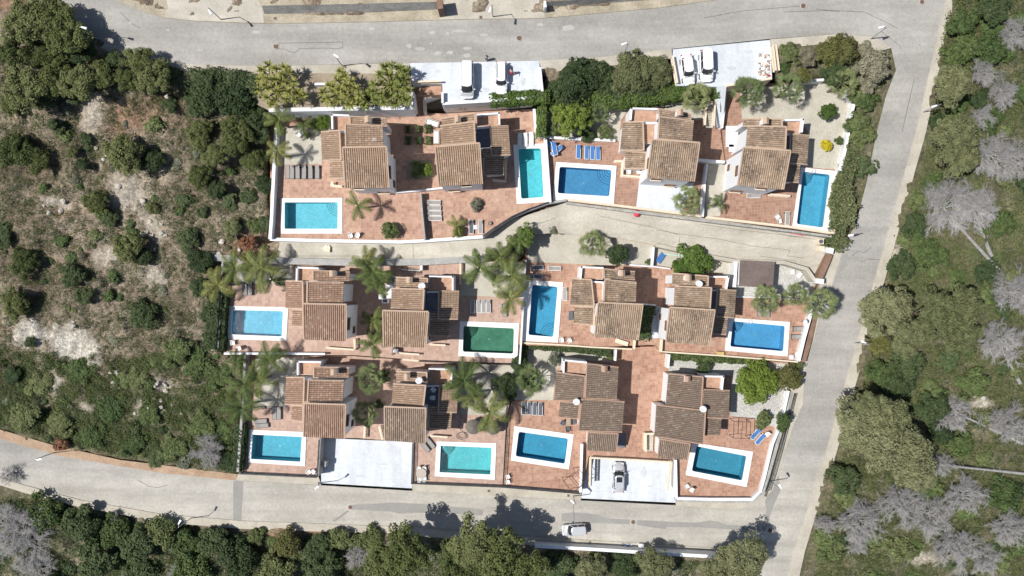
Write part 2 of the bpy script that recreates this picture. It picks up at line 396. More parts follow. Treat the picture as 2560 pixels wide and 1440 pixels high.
D2 = [(1472, 1141), (1687, 1152), (1690, 1257), (1453, 1246)]
GARD = [(560, 182), (1026, 184), (1033, 268), (672, 276), (640, 260), (560, 230)]
PAD1 = [(1025, 158), (1348, 152), (1355, 228), (1226, 252), (1106, 259), (1106, 210), (1030, 209)]
PAD2 = [(1678, 122), (1926, 98), (1930, 196), (1816, 215), (1794, 217), (1690, 214)]
LANE = [(700, 603), (1062, 606), (1210, 597), (1285, 548), (1420, 505), (1590, 525), (1760, 546), (2079, 588), (2100, 610), (2078, 640), (2048, 706), (2018, 674), (1960, 657), (1840, 654),
        (1640, 612), (1540, 594), (1380, 582), (1318, 590), (1240, 640), (1216, 650), (1000, 656), (690, 655)]
LOTS = [(T1, 7.5), (T2, 7.5), (T3, 7.5), (T4, 4.0), (T5, 4.0), (T6, 2.0), (T7, 2.0), (D1, .2), (D2, .2), (GARD, 11.1), (PAD1, 11.25), (PAD2, 11.2), ([(1030, 206), (1108, 206), (1108, 286), (1030, 286)], 9.4)]
SOFTW = []
# ------------------------------------------------------------------ ground
def smooth_noise(U, V, cell, seed):
    r = np.random.default_rng(seed); g = r.random((64, 64))
    x = (U / cell) % 64; y = (V / cell) % 64; xi = x.astype(int); yi = y.astype(int); fx = x - xi; fy = y - yi
    fx = fx * fx * (3 - 2 * fx); fy = fy * fy * (3 - 2 * fy); x1 = (xi + 1) % 64; y1 = (yi + 1) % 64
    return (g[yi, xi] * (1 - fx) + g[yi, x1] * fx) * (1 - fy) + (g[y1, xi] * (1 - fx) + g[y1, x1] * fx) * fy
us = np.concatenate([np.linspace(-4200, -700, 12), np.arange(-600, 3161, 7), np.linspace(3260, 6800, 12)])
vs_ = np.concatenate([np.linspace(-3000, -500, 10), np.arange(-420, 1861, 7), np.linspace(1960, 4800, 10)])
U, V = np.meshgrid(us, vs_)
Z = np.interp(V, WV, WZ)
def anyin(polys, pad):
    m = np.zeros(U.shape, bool)
    for p in polys:
        for a in range(0, 360, 45): m |= inpoly(U + pad * math.cos(R(a)), V + pad * math.sin(R(a)), p)
    return m
hard = anyin([ROAD, LANE], 16)
nz = (smooth_noise(U, V, 60, 1) - .5) * 1.2 + (smooth_noise(U, V, 22, 2) - .5) * .6 + (smooth_noise(U, V, 9, 5) - .5) * .35
Z = Z + np.where(hard, -.15, nz)
for poly, z in LOTS:
    m = anyin([poly], 8); Z = np.where(m, np.minimum(Z, z - 2.8), Z)
K = (HC - Z) / FP
GX, GY = (U - 1280) * K, -(V - 720) * K
def ground_z(u, v):
    i = min(len(us) - 1, int(np.argmin(abs(us - u)))); j = int(np.argmin(abs(vs_ - v))); return float(Z[j, i])
nr, nc = U.shape; idx = np.arange(nr * nc).reshape(nr, nc)
F = np.stack([idx[1:, :-1], idx[1:, 1:], idx[:-1, 1:], idx[:-1, :-1]], -1).reshape(-1, 4)
me = npmesh('ground', np.stack([GX, GY, Z], -1).reshape(-1, 3), F, smooth=True)
# soil colour as a real property of the ground: pale limestone, brown scrubland litter, red earth, green turf
n1 = smooth_noise(U, V, 95, 3); n2 = smooth_noise(U, V, 34, 4); n3 = smooth_noise(U, V, 14, 6)
pale = np.clip((n1 * .45 + n2 * .35 + n3 * .2 - .42) * 4, 0, 1)
green = np.clip((V - 880) / 150, 0, 1) * .8
green = np.where(U > 1900, .95, green); green = np.where((V > 1290) & (U < 1950), .55, green)
green = np.clip(green + (n3 - .5) * .8 + (n2 - .5) * .6, 0, 1)
def blob(u, v, ru, rv, ang=0):
    a = R(ang); x = (U - u) * math.cos(a) + (V - v) * math.sin(a); y = -(U - u) * math.sin(a) + (V - v) * math.cos(a)
    return np.clip(1.35 - np.sqrt((x / ru) ** 2 + (y / rv) ** 2) + (n3 - .5) * .7, 0, 1)
chalk = np.zeros(U.shape)
for b in [(75, 835, 40, 32), (180, 860, 70, 45, 25), (140, 960, 16, 34), (215, 1020, 22, 14), (385, 690, 30, 30), (375, 560, 18, 55, -25), (320, 480, 45, 55), (230, 290, 28, 60, 20), (350, 1015, 14, 18), (405, 965, 26, 20), (270, 640, 35, 24), (150, 510, 45, 14, 20), (2310, 1395, 60, 16), (2450, 1010, 40, 14), (2230, 625, 40, 26)]:
    chalk = np.maximum(chalk, blob(*b))
redd = np.zeros(U.shape)
for b in [(330, 290, 90, 45), (400, 260, 60, 30), (620, 610, 50, 40), (165, 525, 40, 20), (120, 1130, 90, 16, 12), (230, 1145, 60, 10, 12), (700, 1345, 60, 30), (15, 10, 40, 20), (780, 1330, 60, 10), (300, 320, 40, 25), (2480, 60, 60, 30)]:
    redd = np.maximum(redd, blob(*b))
def mixc(a, b, t): return a * (1 - t[..., None]) + np.array(b) * t[..., None]
col = np.zeros(U.shape + (3,)) + np.array((.27, .21, .155))
col = mixc(col, (.45, .37, .285), pale * .9)
col = mixc(col, (.115, .125, .055), green * .85)
col = mixc(col, (.34, .19, .12), redd * .7)
col = mixc(col, (.50, .45, .375), chalk * .9)
col = mixc(col, (.64, .60, .53), np.maximum(blob(75, 835, 40, 32), blob(180, 860, 66, 40, 25)))
ca = me.color_attributes.new('soil', 'FLOAT_COLOR', 'POINT')
ca.data.foreach_set('color', np.concatenate([col, np.ones(U.shape + (1,))], -1).astype(np.float32).ravel())
m = MT('hillside_ground', .97)
at = m.n('ShaderNodeVertexColor'); at.layer_name = 'soil'
c = m.mix(1.0, at.outputs[0], m.ramp(m.noise(2.2, 5, .72), [(.28, (.35, .36, .33)), (.5, (.9, .9, .9)), (.70, (1.7, 1.66, 1.58))]), 'MULTIPLY')
c = m.mix(1.0, c, m.ramp(m.noise(9, 3, .7), [(.3, (.7,) * 3), (.7, (1.25,) * 3)]), 'MULTIPLY')
m.color(c).bump(m.noise(2.5, 6, .75), 1.0, .35)
me.materials.append(m.m)
tag(link('ground', me), kind='structure')

# ------------------------------------------------------------------ roads, pavements, lane
drape('road', ROAD, .06, M_asph)
def st(name, poly, dz, mat, skirt=.0): return drape(name, poly, dz, mat, skirt)
st('verge', [(-180, -250), (110, -105), (287, 0), (366, 31), (415, 45), (497, 53), (662, 59), (900, 55), (1162, 48), (1350, 46), (1650, 19), (1830, -6), (2000, -70), (2000, -300), (-180, -300)][::-1], .17, M_verge, .25)
st('driveway', [(412, 43), (497, 52), (660, 57), (655, 20), (640, -20), (620, -90), (400, -90), (420, 20)][::-1], .185, M_lane)
st('driveway', [(1098, 49), (1162, 47.5), (1362, 45), (1360, -60), (1130, -60)][::-1], .185, M_side)
st('pavement', [(262, 108), (320, 128), (440, 158), (520, 163), (640, 165), (1025, 158), (1026, 186), (640, 184), (560, 182), (450, 176), (300, 143), (250, 120)][::-1], .18, M_side, .3)
st('pavement', [(1348, 152), (1500, 143), (1679, 122), (1680, 146), (1520, 165), (1356, 182)][::-1], .18, M_side, .3)
st('pavement', [(1926, 98), (2100, 85), (2190, 93), (2228, 120), (2200, 128), (2150, 112), (2060, 110), (1932, 122)][::-1], .18, M_side, .3)
st('verge', [(2395, -70), (2365, 0), (2340, 110), (2290, 330), (2215, 600), (2150, 830), (2065, 1130), (2020, 1270), (1985, 1380), (1960, 1480), (1990, 1480), (2012, 1380), (2045, 1270), (2092, 1130), (2176, 830), (2240, 600), (2315, 330), (2362, 110), (2392, 0), (2420, -70)], .16, M_side, .3)
st('pavement', [(596, 1184), (796, 1192), (803, 1213), (590, 1201)][::-1], .18, M_side, .3)
st('pavement', [(1031, 1208), (1257, 1217), (1453, 1233), (1452, 1251), (1240, 1240), (1031, 1227)][::-1], .18, M_side, .3)
st('pavement', [(1691, 1247), (1880, 1250), (1900, 1236), (1914, 1195), (1948, 1078), (1974, 980), (2000, 905), (2040, 770), (2050, 708), (2080, 640), (2100, 612), (2112, 610), (2085, 700), (2048, 800), (2012, 930), (2008, 1010), (1985, 1060), (1948, 1180), (1932, 1225), (1895, 1262), (1840, 1274), (1690, 1263)], .18, M_side, .3)
st('verge', [(-240, 990), (-60, 1058), (0, 1074), (130, 1112), (300, 1150), (596, 1186), (590, 1201), (400, 1182), (150, 1140), (0, 1097), (-60, 1078), (-240, 1005)][::-1], .16, M_redsoil, .3)
st('pavement', [(-200, 1150), (60, 1232), (200, 1268), (400, 1305), (600, 1322), (1000, 1336), (1340, 1364), (1795, 1391), (1886, 1396), (1885, 1377), (1600, 1358), (1340, 1343), (1000, 1317), (600, 1302), (400, 1285), (200, 1250), (60, 1213), (-200, 1130)], .18, M_side, .3)
st('lane', LANE, .10, M_lane)
# asphalt repairs, tar seams, manholes
for poly in ([(879, 1262), (955, 1258), (975, 1256), (1060, 1260), (1185, 1272), (1208, 1275), (1206, 1289), (1100, 1282), (1035, 1282), (1000, 1284), (975, 1279), (880, 1274)],
             [(1404, 1284), (1430, 1281), (1465, 1283), (1495, 1287), (1520, 1296), (1575, 1299), (1574, 1311), (1480, 1307), (1404, 1304)],
             [(1592, 1300), (1740, 1307), (1775, 1301), (1795, 1304), (1815, 1312), (1900, 1317), (1902, 1328), (1740, 1318), (1668, 1318), (1665, 1323), (1638, 1320), (1592, 1312)],
             [(1930, 1210), (1945, 1180), (1952, 1225), (1935, 1262), (1925, 1290), (1912, 1330), (1903, 1322), (1910, 1298), (1917, 1275), (1912, 1255)],
             [(583, 1202), (609, 1203), (603, 1301), (583, 1301)], [(2118, 635), (2118, 665), (2100, 680), (2090, 700), (2108, 640)], [(868, 1276), (874, 1278), (838, 1304), (830, 1303)]):
    st('asphalt_repair', poly, .068, M_patch)
def seam(pts, wpx=1.3, dz=.072):
    for (a, b), (c2, d2) in zip(pts, pts[1:]):
        L = math.hypot(c2 - a, d2 - b); nx, ny = -(d2 - b) / L * wpx / 2, (c2 - a) / L * wpx / 2
        yield [(a + nx, b + ny), (c2 + nx, d2 + ny), (c2 - nx, d2 - ny), (a - nx, b - ny)]
def seams(lines, mat=M_crack, dz=.072, wpx=1.0, name='tar_seam'):
    mb = MB()
    for pts in lines:
        for q in seam(pts, wpx): mb.add([P(u, v, wild(v) + dz) for u, v in q], [(0, 1, 2, 3)])
    return tag(mb.build(name, mat), kind='structure')
seams([[(2150, 655), (2172, 648), (2200, 650)], [(2130, 640), (2145, 628), (2160, 632), (2178, 618)], [(345, 1200), (372, 1216), (395, 1219), (420, 1212)], [(697, 108), (857, 105), (857, 119), (840, 122), (822, 120), (750, 121), (738, 131), (725, 130), (714, 123), (697, 122), (697, 108)],
       [(1960, 30), (2080, 26), (2160, 30), (2215, 55), (2245, 72)], [(2000, 15), (1850, 28), (1760, 45)], [(1433, 1260), (1436, 1302)], [(2100, 30), (2040, 22)],
       [(2205, 80), (2250, 115), (2262, 170)], [(2300, 110), (2285, 200), (2255, 330)], [(300, 30), (330, 60), (350, 70)],
       [(1350, 46), (1162, 48), (900, 55), (662, 59)], [(1650, 19), (1350, 46)], [(640, 165), (1026, 158)], [(1240, 1240), (1690, 1263)], [(590, 1201), (800, 1213)]])
seams([[(1640, 575), (1700, 585), (1800, 598), (1880, 615), (1975, 625), (1968, 640), (2010, 645)], [(1500, 540), (1640, 570), (1700, 588)], [(1300, 575), (1390, 545)], [(1860, 560), (1975, 590), (2050, 600)], [(730, 640), (880, 640)], [(1032, 607), (1034, 652)], [(1310, 560), (1360, 556)], [(1690, 660), (1700, 590)],
       [(1900, 640), (1985, 652), (2010, 680), (2030, 690)], [(1750, 560), (1850, 575), (2000, 592)]], M_crack, .112, .8, 'concrete_crack')
for i_, (u, v, a, b) in enumerate([(1080, 82, 8, 5), (1119, 84, 5, 4), (1131, 81, 3, 3), (1023, 115, 7, 6), (1095, 133, 11, 5), (1125, 131, 8, 5), (1168, 121, 12, 4), (1167, 139, 12, 6), (1077, 109, 4, 3), (1210, 87, 12, 4), (1050, 122, 14, 5), (325, 57, 5, 4), (255, 62, 4, 9), (420, 75, 6, 3), (690, 1232, 5, 4), (1420, 70, 16, 8), (1350, 62, 10, 4), (1150, 78, 20, 4), (930, 72, 9, 4), (760, 70, 10, 4), (640, 80, 12, 5), (500, 125, 9, 4)]):
    rb = random.Random(i_); poly = [(u + a * math.cos(t_) * rb.uniform(.7, 1.15), v + b * math.sin(t_) * rb.uniform(.7, 1.15)) for t_ in [x * .6283 for x in range(10)]]
    st('cement_patch', poly, .074 + i_ * .0004, M_cem)
k = 0
for (u, v, r, where) in [(690, 116, .42, 'beside the outlined tar patch'), (1298, 95, .40, 'of reddish iron mid upper road'), (2008, 15, .40, 'at the right end of the upper road'), (2305, 5, .36, 'at the very top of the side road'),
                     (876, 1268, .38, 'at the left tip of a long grey repair'), (1583, 1305, .38, 'between two long repairs on the lower street'), (1925, 1326, .40, 'at the lower right street corner')]:
    p = G(u, v, .07); mh = thing('manhole', 'round iron manhole cover ' + where, 'manhole', p, 0, 'manhole covers in the roads')
    MB().lathe((0, 0, 0), [(r, 0), (r, .015), (r * .85, .02), (r * .85, .02)], 20).build('ring', M_side, mh)
    MB().lathe((0, 0, .012), [(r * .8, 0), (r * .8, .02)], 20).build('cover', M_iron, mh)
for (u, v, where) in [(520, 165, 'upper pavement above the dark hedge'), (688, 46, 'by the concrete driveway at the top'), (1202, 43, 'left of the street lamp on the stained upper drive'), (862, 166, 'at the foot of a lamp on the upper pavement'), (1568, 137, 'beside the lamp above the dark bushes'),
                      (798, 1208, 'pavement corner at the white drive'), (1222, 1227, 'pavement under the turquoise pool terrace'), (1421, 1239, 'pavement just left of the lamp by the silver car drive'), (1475, 1355, 'lower pavement near the parked silver hatchback')]:
    p = G(u, v, .19); q = thing('service_hatch', 'small square metal hatch, ' + where, 'hatch', p, 0, 'square hatches in the pavements')
    MB().box((0, 0, .005), (.42, .42, .03)).build('frame', M_grey, q); MB().box((0, 0, .012), (.34, .34, .03)).build('lid', M_iron, q)

# ------------------------------------------------------------------ lots, with the openings left for the pools
POOLS = [
 ('p1', 7.5, [(702, 496), (856, 495), (856, 584), (703, 584)], [(712, 506), (845, 506), (844, 572), (712, 572)], 'NE', (.28, .56, .60), W_calm, 'light blue pool with fan steps, top left terrace'),
 ('p2', 7.5, [(1283, 362), (1363, 359), (1373, 505), (1292, 510)], [(1296, 372), (1352, 371), (1359, 493), (1303, 497)], 'NW', (.20, .58, .58), W_calm, 'narrow upright turquoise pool with leaves on its floor'),
 ('p3', 7.5, [(1390, 405), (1541, 415), (1534, 512), (1382, 500)], [(1399, 417), (1529, 425), (1523, 491), (1394, 483)], 'NE', (.14, .29, .46), W_calm, 'deep blue pool with fan steps next to the blue loungers'),
 ('p4', 7.5, [(2002, 419), (2100, 429), (2077, 584), (1980, 568)], [(2007, 429), (2075, 437), (2057, 569), (1991, 560)], 'NW', (.16, .40, .52), W_calm, 'upright blue pool by the long hedge on the right road'),
 ('p5', 4.0, [(572, 765), (721, 768), (716, 852), (569, 848)], [(581, 775), (708, 778), (705, 841), (579, 836)], None, (.18, .44, .55), W_rip, 'rippled sparkling blue pool, leftmost of the middle row'),
 ('p6', 4.0, [(1150, 803), (1297, 808), (1293, 896), (1146, 890)], [(1159, 815), (1285, 821), (1283, 884), (1157, 879)], 'NW', (.16, .255, .205), W_green, 'murky dark green pool'),
 ('p7', 4.0, [(1314, 699), (1407, 706), (1395, 856), (1303, 852)], [(1331, 712), (1394, 717), (1383, 842), (1321, 837)], 'SE', (.12, .36, .50), W_calm, 'upright blue pool with fan steps at its lower right'),
 ('p8', 4.0, [(1819, 794), (1974, 805), (1968, 891), (1812, 876)], [(1832, 803), (1962, 815), (1958, 878), (1825, 866)], 'NW', (.16, .35, .54), W_calm, 'tilted royal blue pool below the fan palms'),
 ('p9', 2.0, [(623, 1074), (766, 1080), (763, 1165), (621, 1156)], [(632, 1086), (755, 1092), (751, 1154), (628, 1147)], None, (.17, .44, .51), W_calm, 'blue pool in the lower left corner terrace'),
 ('p10', 2.0, [(1092, 1103), (1241, 1108), (1237, 1199), (1087, 1190)], [(1102, 1114), (1229, 1119), (1226, 1186), (1099, 1180)], 'NW', (.17, .52, .50), W_rip, 'turquoise rippled pool near the thatched parasols'),
 ('p11', 2.0, [(1286, 1065), (1434, 1086), (1422, 1173), (1277, 1151)], [(1297, 1079), (1420, 1096), (1412, 1159), (1289, 1140)], None, (.10, .33, .45), W_calm, 'tilted blue pool beside the four dark loungers'),
 ('p12', 2.0, [(1730, 1106), (1882, 1129), (1866, 1217), (1714, 1187)], [(1741, 1115), (1866, 1140), (1855, 1201), (1729, 1177)], None, (.10, .29, .37), W_calm, 'teal blue pool in the lower right terrace')]
def rounded(q, r, n=5):
    out = []
    for i in range(4):
        a, b, c2 = q[i - 1], q[i], q[(i + 1) % 4]
        p0 = b + (a - b).normalized() * r; p1 = b + (c2 - b).normalized() * r
        for k in range(n + 1):
            t = k / n; out.append((p0 * (1 - t) + b * t) * (1 - t) + (b * (1 - t) + p1 * t) * t)
    return out
POOLHOLES = {}
for pl in POOLS:
    z = pl[1]; outer = [P(u, v, z) for u, v in pl[2]]; cen = sum(outer, Vector()) / 4
    POOLHOLES[pl[0]] = [cen + (p - cen) * .985 for p in outer]
def holes(*n): return [POOLHOLES[x] for x in n]
sheet('terrace', T1, 7.5, M_terra0, 4.5, holes('p1', 'p2'))
sheet('terrace', T2, 7.5, M_terra2, 4.5, holes('p3'))
sheet('terrace', T3, 7.5, M_terra2, 4.5, holes('p4'))
sheet('terrace', T4, 4.0, M_terra1, 4, holes('p5', 'p6'))
sheet('terrace', T5, 4.0, M_terra3, 4, holes('p7', 'p8'))
sheet('terrace', T6, 2.0, M_terra1, 3, holes('p9', 'p10'))
sheet('terrace', T7, 2.0, M_terra3, 3, holes('p11', 'p12'))
sheet('driveway', D1, .2, M_drive, 1.2); sheet('driveway', D2, .2, M_drive, 1.2)
sheet('garden_soil', GARD, 11.1, M_soil, 4)
sheet('driveway', PAD1, 11.25, M_drive, 4.0); sheet('driveway', PAD2, 11.22, M_drive, 4.0)
M_joint = plain('dusty_joint', (.50, .52, .54), .95)
def flatlines(lines, z, wpx, mat=M_joint, name='surface_joint'):
    mb = MB()
    for pts in lines:
        for q in seam(pts, wpx): mb.add([P(u, v, z + .012) for u, v in q], [(0, 1, 2, 3)])
    return tag(mb.build(name, mat), kind='structure')
flatlines([[(802, 1190), (1030, 1201)]], .2, .7); flatlines([[(1475, 1228), (1688, 1236)]], .2, .7); flatlines([[(1190, 165), (1196, 250)], [(1290, 160), (1296, 245)], [(1112, 225), (1350, 214)]], 11.25, .6); flatlines([[(1810, 112), (1815, 210)], [(1684, 168), (1926, 150)]], 11.22, .6)
M_oil = speck('drip_stain', [(.3, (.51, .53, .555)), (.7, (.58, .605, .64))], 1.2, 5, .2)
for i_, (u, v, a, b, zz) in enumerate([(1610, 1180, 9, 14, .2), (1648, 1190, 6, 10, .2), (1625, 1215, 8, 4, .2), (960, 1160, 12, 3, .2), (900, 1190, 16, 3, .2), (1000, 1130, 5, 9, .2), (1215, 225, 9, 6, 11.25), (1310, 205, 7, 12, 11.25), (1830, 170, 12, 8, 11.22), (1870, 130, 14, 5, 11.22), (1095, 178, 10, 5, 11.25)]):
    rb = random.Random(i_ + 50); sheet('drip_stain', [(u + a * math.cos(x * .7) * rb.uniform(.5, 1.2), v + b * math.sin(x * .7) * rb.uniform(.5, 1.2)) for x in range(9)], zz + .006 + i_ * .0003, M_oil)
def over(poly, z, mat, dz=.02, name='gravel_bed'): return sheet(name, poly, z + dz, mat)
over([(690, 320), (860, 300), (855, 330), (802, 330), (805, 410), (705, 412), (695, 480), (688, 480)], 7.5, M_gravel)
over([(1345, 285), (1560, 248), (1782, 250), (1796, 300), (1740, 300), (1650, 268), (1575, 270), (1552, 300), (1548, 352), (1366, 344)], 7.5, M_gravel)
over([(1598, 452), (1735, 458), (1720, 500), (1700, 535), (1590, 520)], 7.5, M_drive, .02, 'driveway')
over([(1772, 412), (1812, 412), (1816, 470), (1800, 540), (1762, 542)], 7.5, M_lane, .02, 'path')
over([(1850, 222), (2062, 202), (2114, 226), (2130, 262), (2117, 340), (2098, 424), (2003, 418), (2020, 330), (2005, 300), (1855, 298)], 7.5, M_gravel)
over([(590, 658), (735, 656), (735, 700), (714, 708), (590, 710)], 4.0, M_gravel)
over([(1160, 655), (1314, 657), (1311, 745), (1150, 738)], 4.0, M_gravel)
over([(1317, 591), (1380, 583), (1540, 595), (1640, 613), (1838, 655), (1836, 690), (1700, 672), (1640, 662), (1500, 663), (1450, 660), (1320, 655)], 4.0, M_gravel)
over([(1838, 722), (1845, 660), (1958, 660), (2015, 677), (2036, 706), (2030, 745), (1930, 742), (1842, 745)], 4.0, M_wgravel)
over([(1604, 775), (1640, 768), (1655, 775), (1648, 845), (1598, 848)], 4.0, M_drive, .02, 'path')
over([(640, 892), (745, 893), (745, 940), (714, 945), (712, 1020), (640, 1018)], 2.0, M_gravel)
over([(1140, 908), (1294, 914), (1270, 1015), (1262, 1040), (1150, 1036)], 2.0, M_gravel)
over([(1304, 868), (1480, 874), (1535, 885), (1530, 905), (1408, 896), (1390, 930), (1382, 1000), (1274, 1000), (1300, 915)], 2.0, M_gravel)
over([(1672, 890), (1990, 911), (1968, 980), (1944, 1072), (1880, 1045), (1826, 1040), (1828, 940), (1760, 932), (1672, 930)], 2.0, M_wgravel)
# sloping white path and stairs that drop from the upper parking pads
drape('path', [(1793, 217), (1816, 215), (1806, 320), (1788, 320)][::-1], 0, M_drive, .8, zf=lambda v: float(np.interp(v, [217, 322], [11.2, 7.55])))
def stairs(name, label, quad, z0, z1, n, mat, lift=.0):
    """quad: start-left, start-right, end-right, end-left in pixels, from z0 to z1"""
    t = thing(name, label, 'stairs', P(*quad[0], min(z0, z1)))
    for i in range(n):
        a, b = i / n, (i + 1) / n; z = z0 + (z1 - z0) * (i + 1) / (n + 1)
        def L(p, q, s): return (p[0] + (q[0] - p[0]) * s, p[1] + (q[1] - p[1]) * s)
        pts = [L(quad[0], quad[3], a), L(quad[1], quad[2], a), L(quad[1], quad[2], b), L(quad[0], quad[3], b)]
        top = [P(u, v, z) for u, v in pts]; bot = [Vector((p.x, p.y, min(z0, z1) - .2)) for p in top]
        if (top[1] - top[0]).cross(top[2] - top[0]).z < 0: top.reverse(); bot.reverse()
        MB().prism(bot, top).build('step', mat, t, t.location)
    return t
stairs('stairs', 'terracotta stairs going down from the van parking pad', [(1104, 214), (1104, 236), (1038, 240), (1038, 218)], 11.2, 9.4, 9, M_terrad)
stairs('stairs', 'lower flight of brown stairs beside the white retaining wall', [(1036, 236), (1056, 236), (1056, 282), (1037, 282)], 9.4, 7.5, 10, M_terrad)
stairs('stairs', 'pale steps between two cream balustrades under the right parking pad', [(1772, 262), (1786, 262), (1782, 320), (1762, 320)], 9.6, 7.5, 9, M_side)
stairs('stairs', 'white stepped path between the two tilted villas', [(1614, 768), (1650, 766), (1646, 850), (1606, 850)], 4.35, 3.6, 7, M_drive)

# ------------------------------------------------------------------ pools
for pid, z, oq, iq, step, bc, wm, lab in POOLS:
    outer = [P(u, v, z) for u, v in oq]; inner = [P(u, v, z) for u, v in iq]
    cen = sum(inner, Vector()) / 4
    t = thing('swimming_pool', lab, 'swimming pool', cen, 0, 'swimming pools of the villas')
    o = cen
    ro = rounded(inner, .32 if pid not in ('p9', 'p10', 'p1') else .08)
    top = z + .10
    loops = [[Vector((p.x, p.y, top)) for p in outer], [Vector((p.x, p.y, top)) for p in ro]]
    flat = loops[0] + loops[1]; vs = [tuple(p) for p in flat]; fs = []
    for tri in tessellate_polygon(loops):
        a, b, c2 = (flat[i] for i in tri); fs.append(tri if (b - a).cross(c2 - a).z > 0 else tri[::-1])
    b0 = len(vs); vs += [(p.x, p.y, z - .4) for p in outer]
    fs += [(i, (i + 1) % 4, b0 + (i + 1) % 4, b0 + i) for i in range(4)]
    b1 = len(vs); n = len(ro); vs += [(p.x, p.y, z - .06) for p in ro]
    fs += [(4 + i, 4 + (i + 1) % n, b1 + (i + 1) % n, b1 + i) for i in range(n)]
    MB().add(vs, fs).build('coping', M_cop, t, o)
    bmat = basinmat('basin_' + pid, bc, .3 if pid in ('p6',) else .1)
    vs = [(p.x, p.y, z - .06) for p in ro] + [(p.x, p.y, z - 1.55) for p in ro]
    fs = [(i, (i + 1) % n, n + (i + 1) % n, n + i) for i in range(n)] + [tuple(range(2 * n - 1, n - 1, -1))]
    MB().add(vs, fs).build('basin', bmat, t, o)
    inn = [cen + (p - cen) * .999 for p in ro]
    MB().add([(p.x, p.y, z - .10) for p in inn], [tuple(range(n - 1, -1, -1))]).build('water', wm, t, o)
    MB().cyl((cen.x, cen.y, z - 1.55), .14, .03, 12).build('drain', M_pole, t, o)
    for f_ in (.25, .7):
        q_ = outer[0] * (1 - f_) + outer[1] * f_; q_ = q_ + (cen - q_).normalized() * .22; MB().box((q_.x, q_.y, z + .102), (.2, .2, .02), .3).build('skimmer_lid', M_whitewall, t, o)
    if pid in ('p4', 'p8'):
        a_ = inner[0] * .72 + inner[1] * .28
        for dx_ in (-.22, .22):
            lm = MB(); pr = [(a_.x + dx_, a_.y + .35, z + .1), (a_.x + dx_, a_.y + .32, z + .75), (a_.x + dx_, a_.y - .12, z + .8), (a_.x + dx_, a_.y - .2, z - .8)]
            for g0, g1 in zip(pr, pr[1:]): lm.bar(g0, g1, .045)
            lm.build('ladder_rail', M_lamp, t, o)
    if step:
        ci = {'NW': 0, 'NE': 1, 'SE': 2, 'SW': 3}[step]; c0 = inner[ci]; e1 = (inner[ci - 1] - c0).normalized(); e2 = (inner[(ci + 1) % 4] - c0).normalized()
        smat = basinmat('steps_' + pid, tuple(min(1, x * 1.1) for x in bc), .04)
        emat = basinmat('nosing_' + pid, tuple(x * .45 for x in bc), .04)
        for k, rr in enumerate((.65, .95, 1.25, 1.55, 1.85)):
            zt = z - .32 - k * .24; arc = [c0 + (e1 * math.cos(a) + e2 * math.sin(a)) * rr for a in [math.pi / 2 * i / 8 for i in range(9)]]
            pts = [c0] + arc
            if (pts[1] - pts[0]).cross(pts[2] - pts[0]).z < 0: pts.reverse()
            sobj = MB().prism([(p.x, p.y, z - 1.5) for p in pts], [(p.x, p.y, zt) for p in pts]).build('step', smat, t, o)
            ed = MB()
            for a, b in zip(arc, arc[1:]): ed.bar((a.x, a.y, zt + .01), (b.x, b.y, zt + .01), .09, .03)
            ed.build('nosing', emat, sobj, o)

# ------------------------------------------------------------------ walls, balustrades, fences
def path3(pts, z): return [P(u, v, z) for u, v in pts]
def offset_path(pp, w):
    Lf, Rt = [], []
    for i, p in enumerate(pp):
        a = (pp[i] - pp[i - 1]) if i > 0 else (pp[1] - pp[0]); b = (pp[i + 1] - pp[i]) if i < len(pp) - 1 else a
        a = a.normalized(); b = b.normalized(); tdir = (a + b).normalized(); nrm = Vector((-tdir.y, tdir.x, 0))
        kk = w / 2 / max(.4, nrm.dot(Vector((-a.y, a.x, 0)))); Lf.append(p + nrm * kk); Rt.append(p - nrm * kk)
    return Lf, Rt
def wallmb(pp, z0, z1, w, mb=None):
    mb = mb or MB(); Lf, Rt = offset_path(pp, w)
    for i in range(len(pp) - 1):
        q = [Rt[i], Rt[i + 1], Lf[i + 1], Lf[i]]
        mb.prism([(p.x, p.y, z0) for p in q], [(p.x, p.y, z1) for p in q])
    return mb
def wall(label, pts, ztop, zbot, mat=None, w=.25, cap=None, name='wall', group=None):
    pp = path3(pts, ztop); t = thing(name, label, 'wall', (pp[0].x, pp[0].y, zbot), 0, group)
    wallmb(pp, zbot, ztop, w).build('wall_body', mat or M_whitewall, t, t.location)
    if cap: wallmb(pp, ztop + .003, ztop + .06, w + .08).build('coping', cap, t, t.location)
    return t
_bal = MB().lathe((0, 0, 0), [(.05, 0), (.05, .06), (.03, .1), (.075, .28), (.035, .5), (.05, .56), (.05, .6)], 8)
_bm = bpy.data.meshes.new('baluster'); _bm.from_pydata(_bal.v, [], _bal.f); _bm.materials.append(M_cream)
def balustrade(label, pts, z, sp=.28, plinth=.12):
    pp = path3(pts, z); t = thing('balustrade', label, 'balustrade', pp[0])
    wallmb(pp, z, z + plinth, .24).build('plinth', M_cream, t, pp[0])
    wallmb(pp, z + plinth + .6, z + plinth + .74, .24).build('handrail', M_cream, t, pp[0])
    tot = sum((b - a).length for a, b in zip(pp, pp[1:])); sp = max(sp, tot / 98)
    for a, b in zip(pp, pp[1:]):
        n = max(1, int((b - a).length / sp))
        for i in range(n):
            q = a + (b - a) * (i + .5) / n - pp[0]; q.z = plinth
            link('baluster', _bm, None, t, q)
    return t
_pm = MB().box((0, 0, .55), (.05, .05, 1.1)); _pmm = bpy.data.meshes.new('post'); _pmm.from_pydata(_pm.v, [], _pm.f); _pmm.materials.append(M_dark)
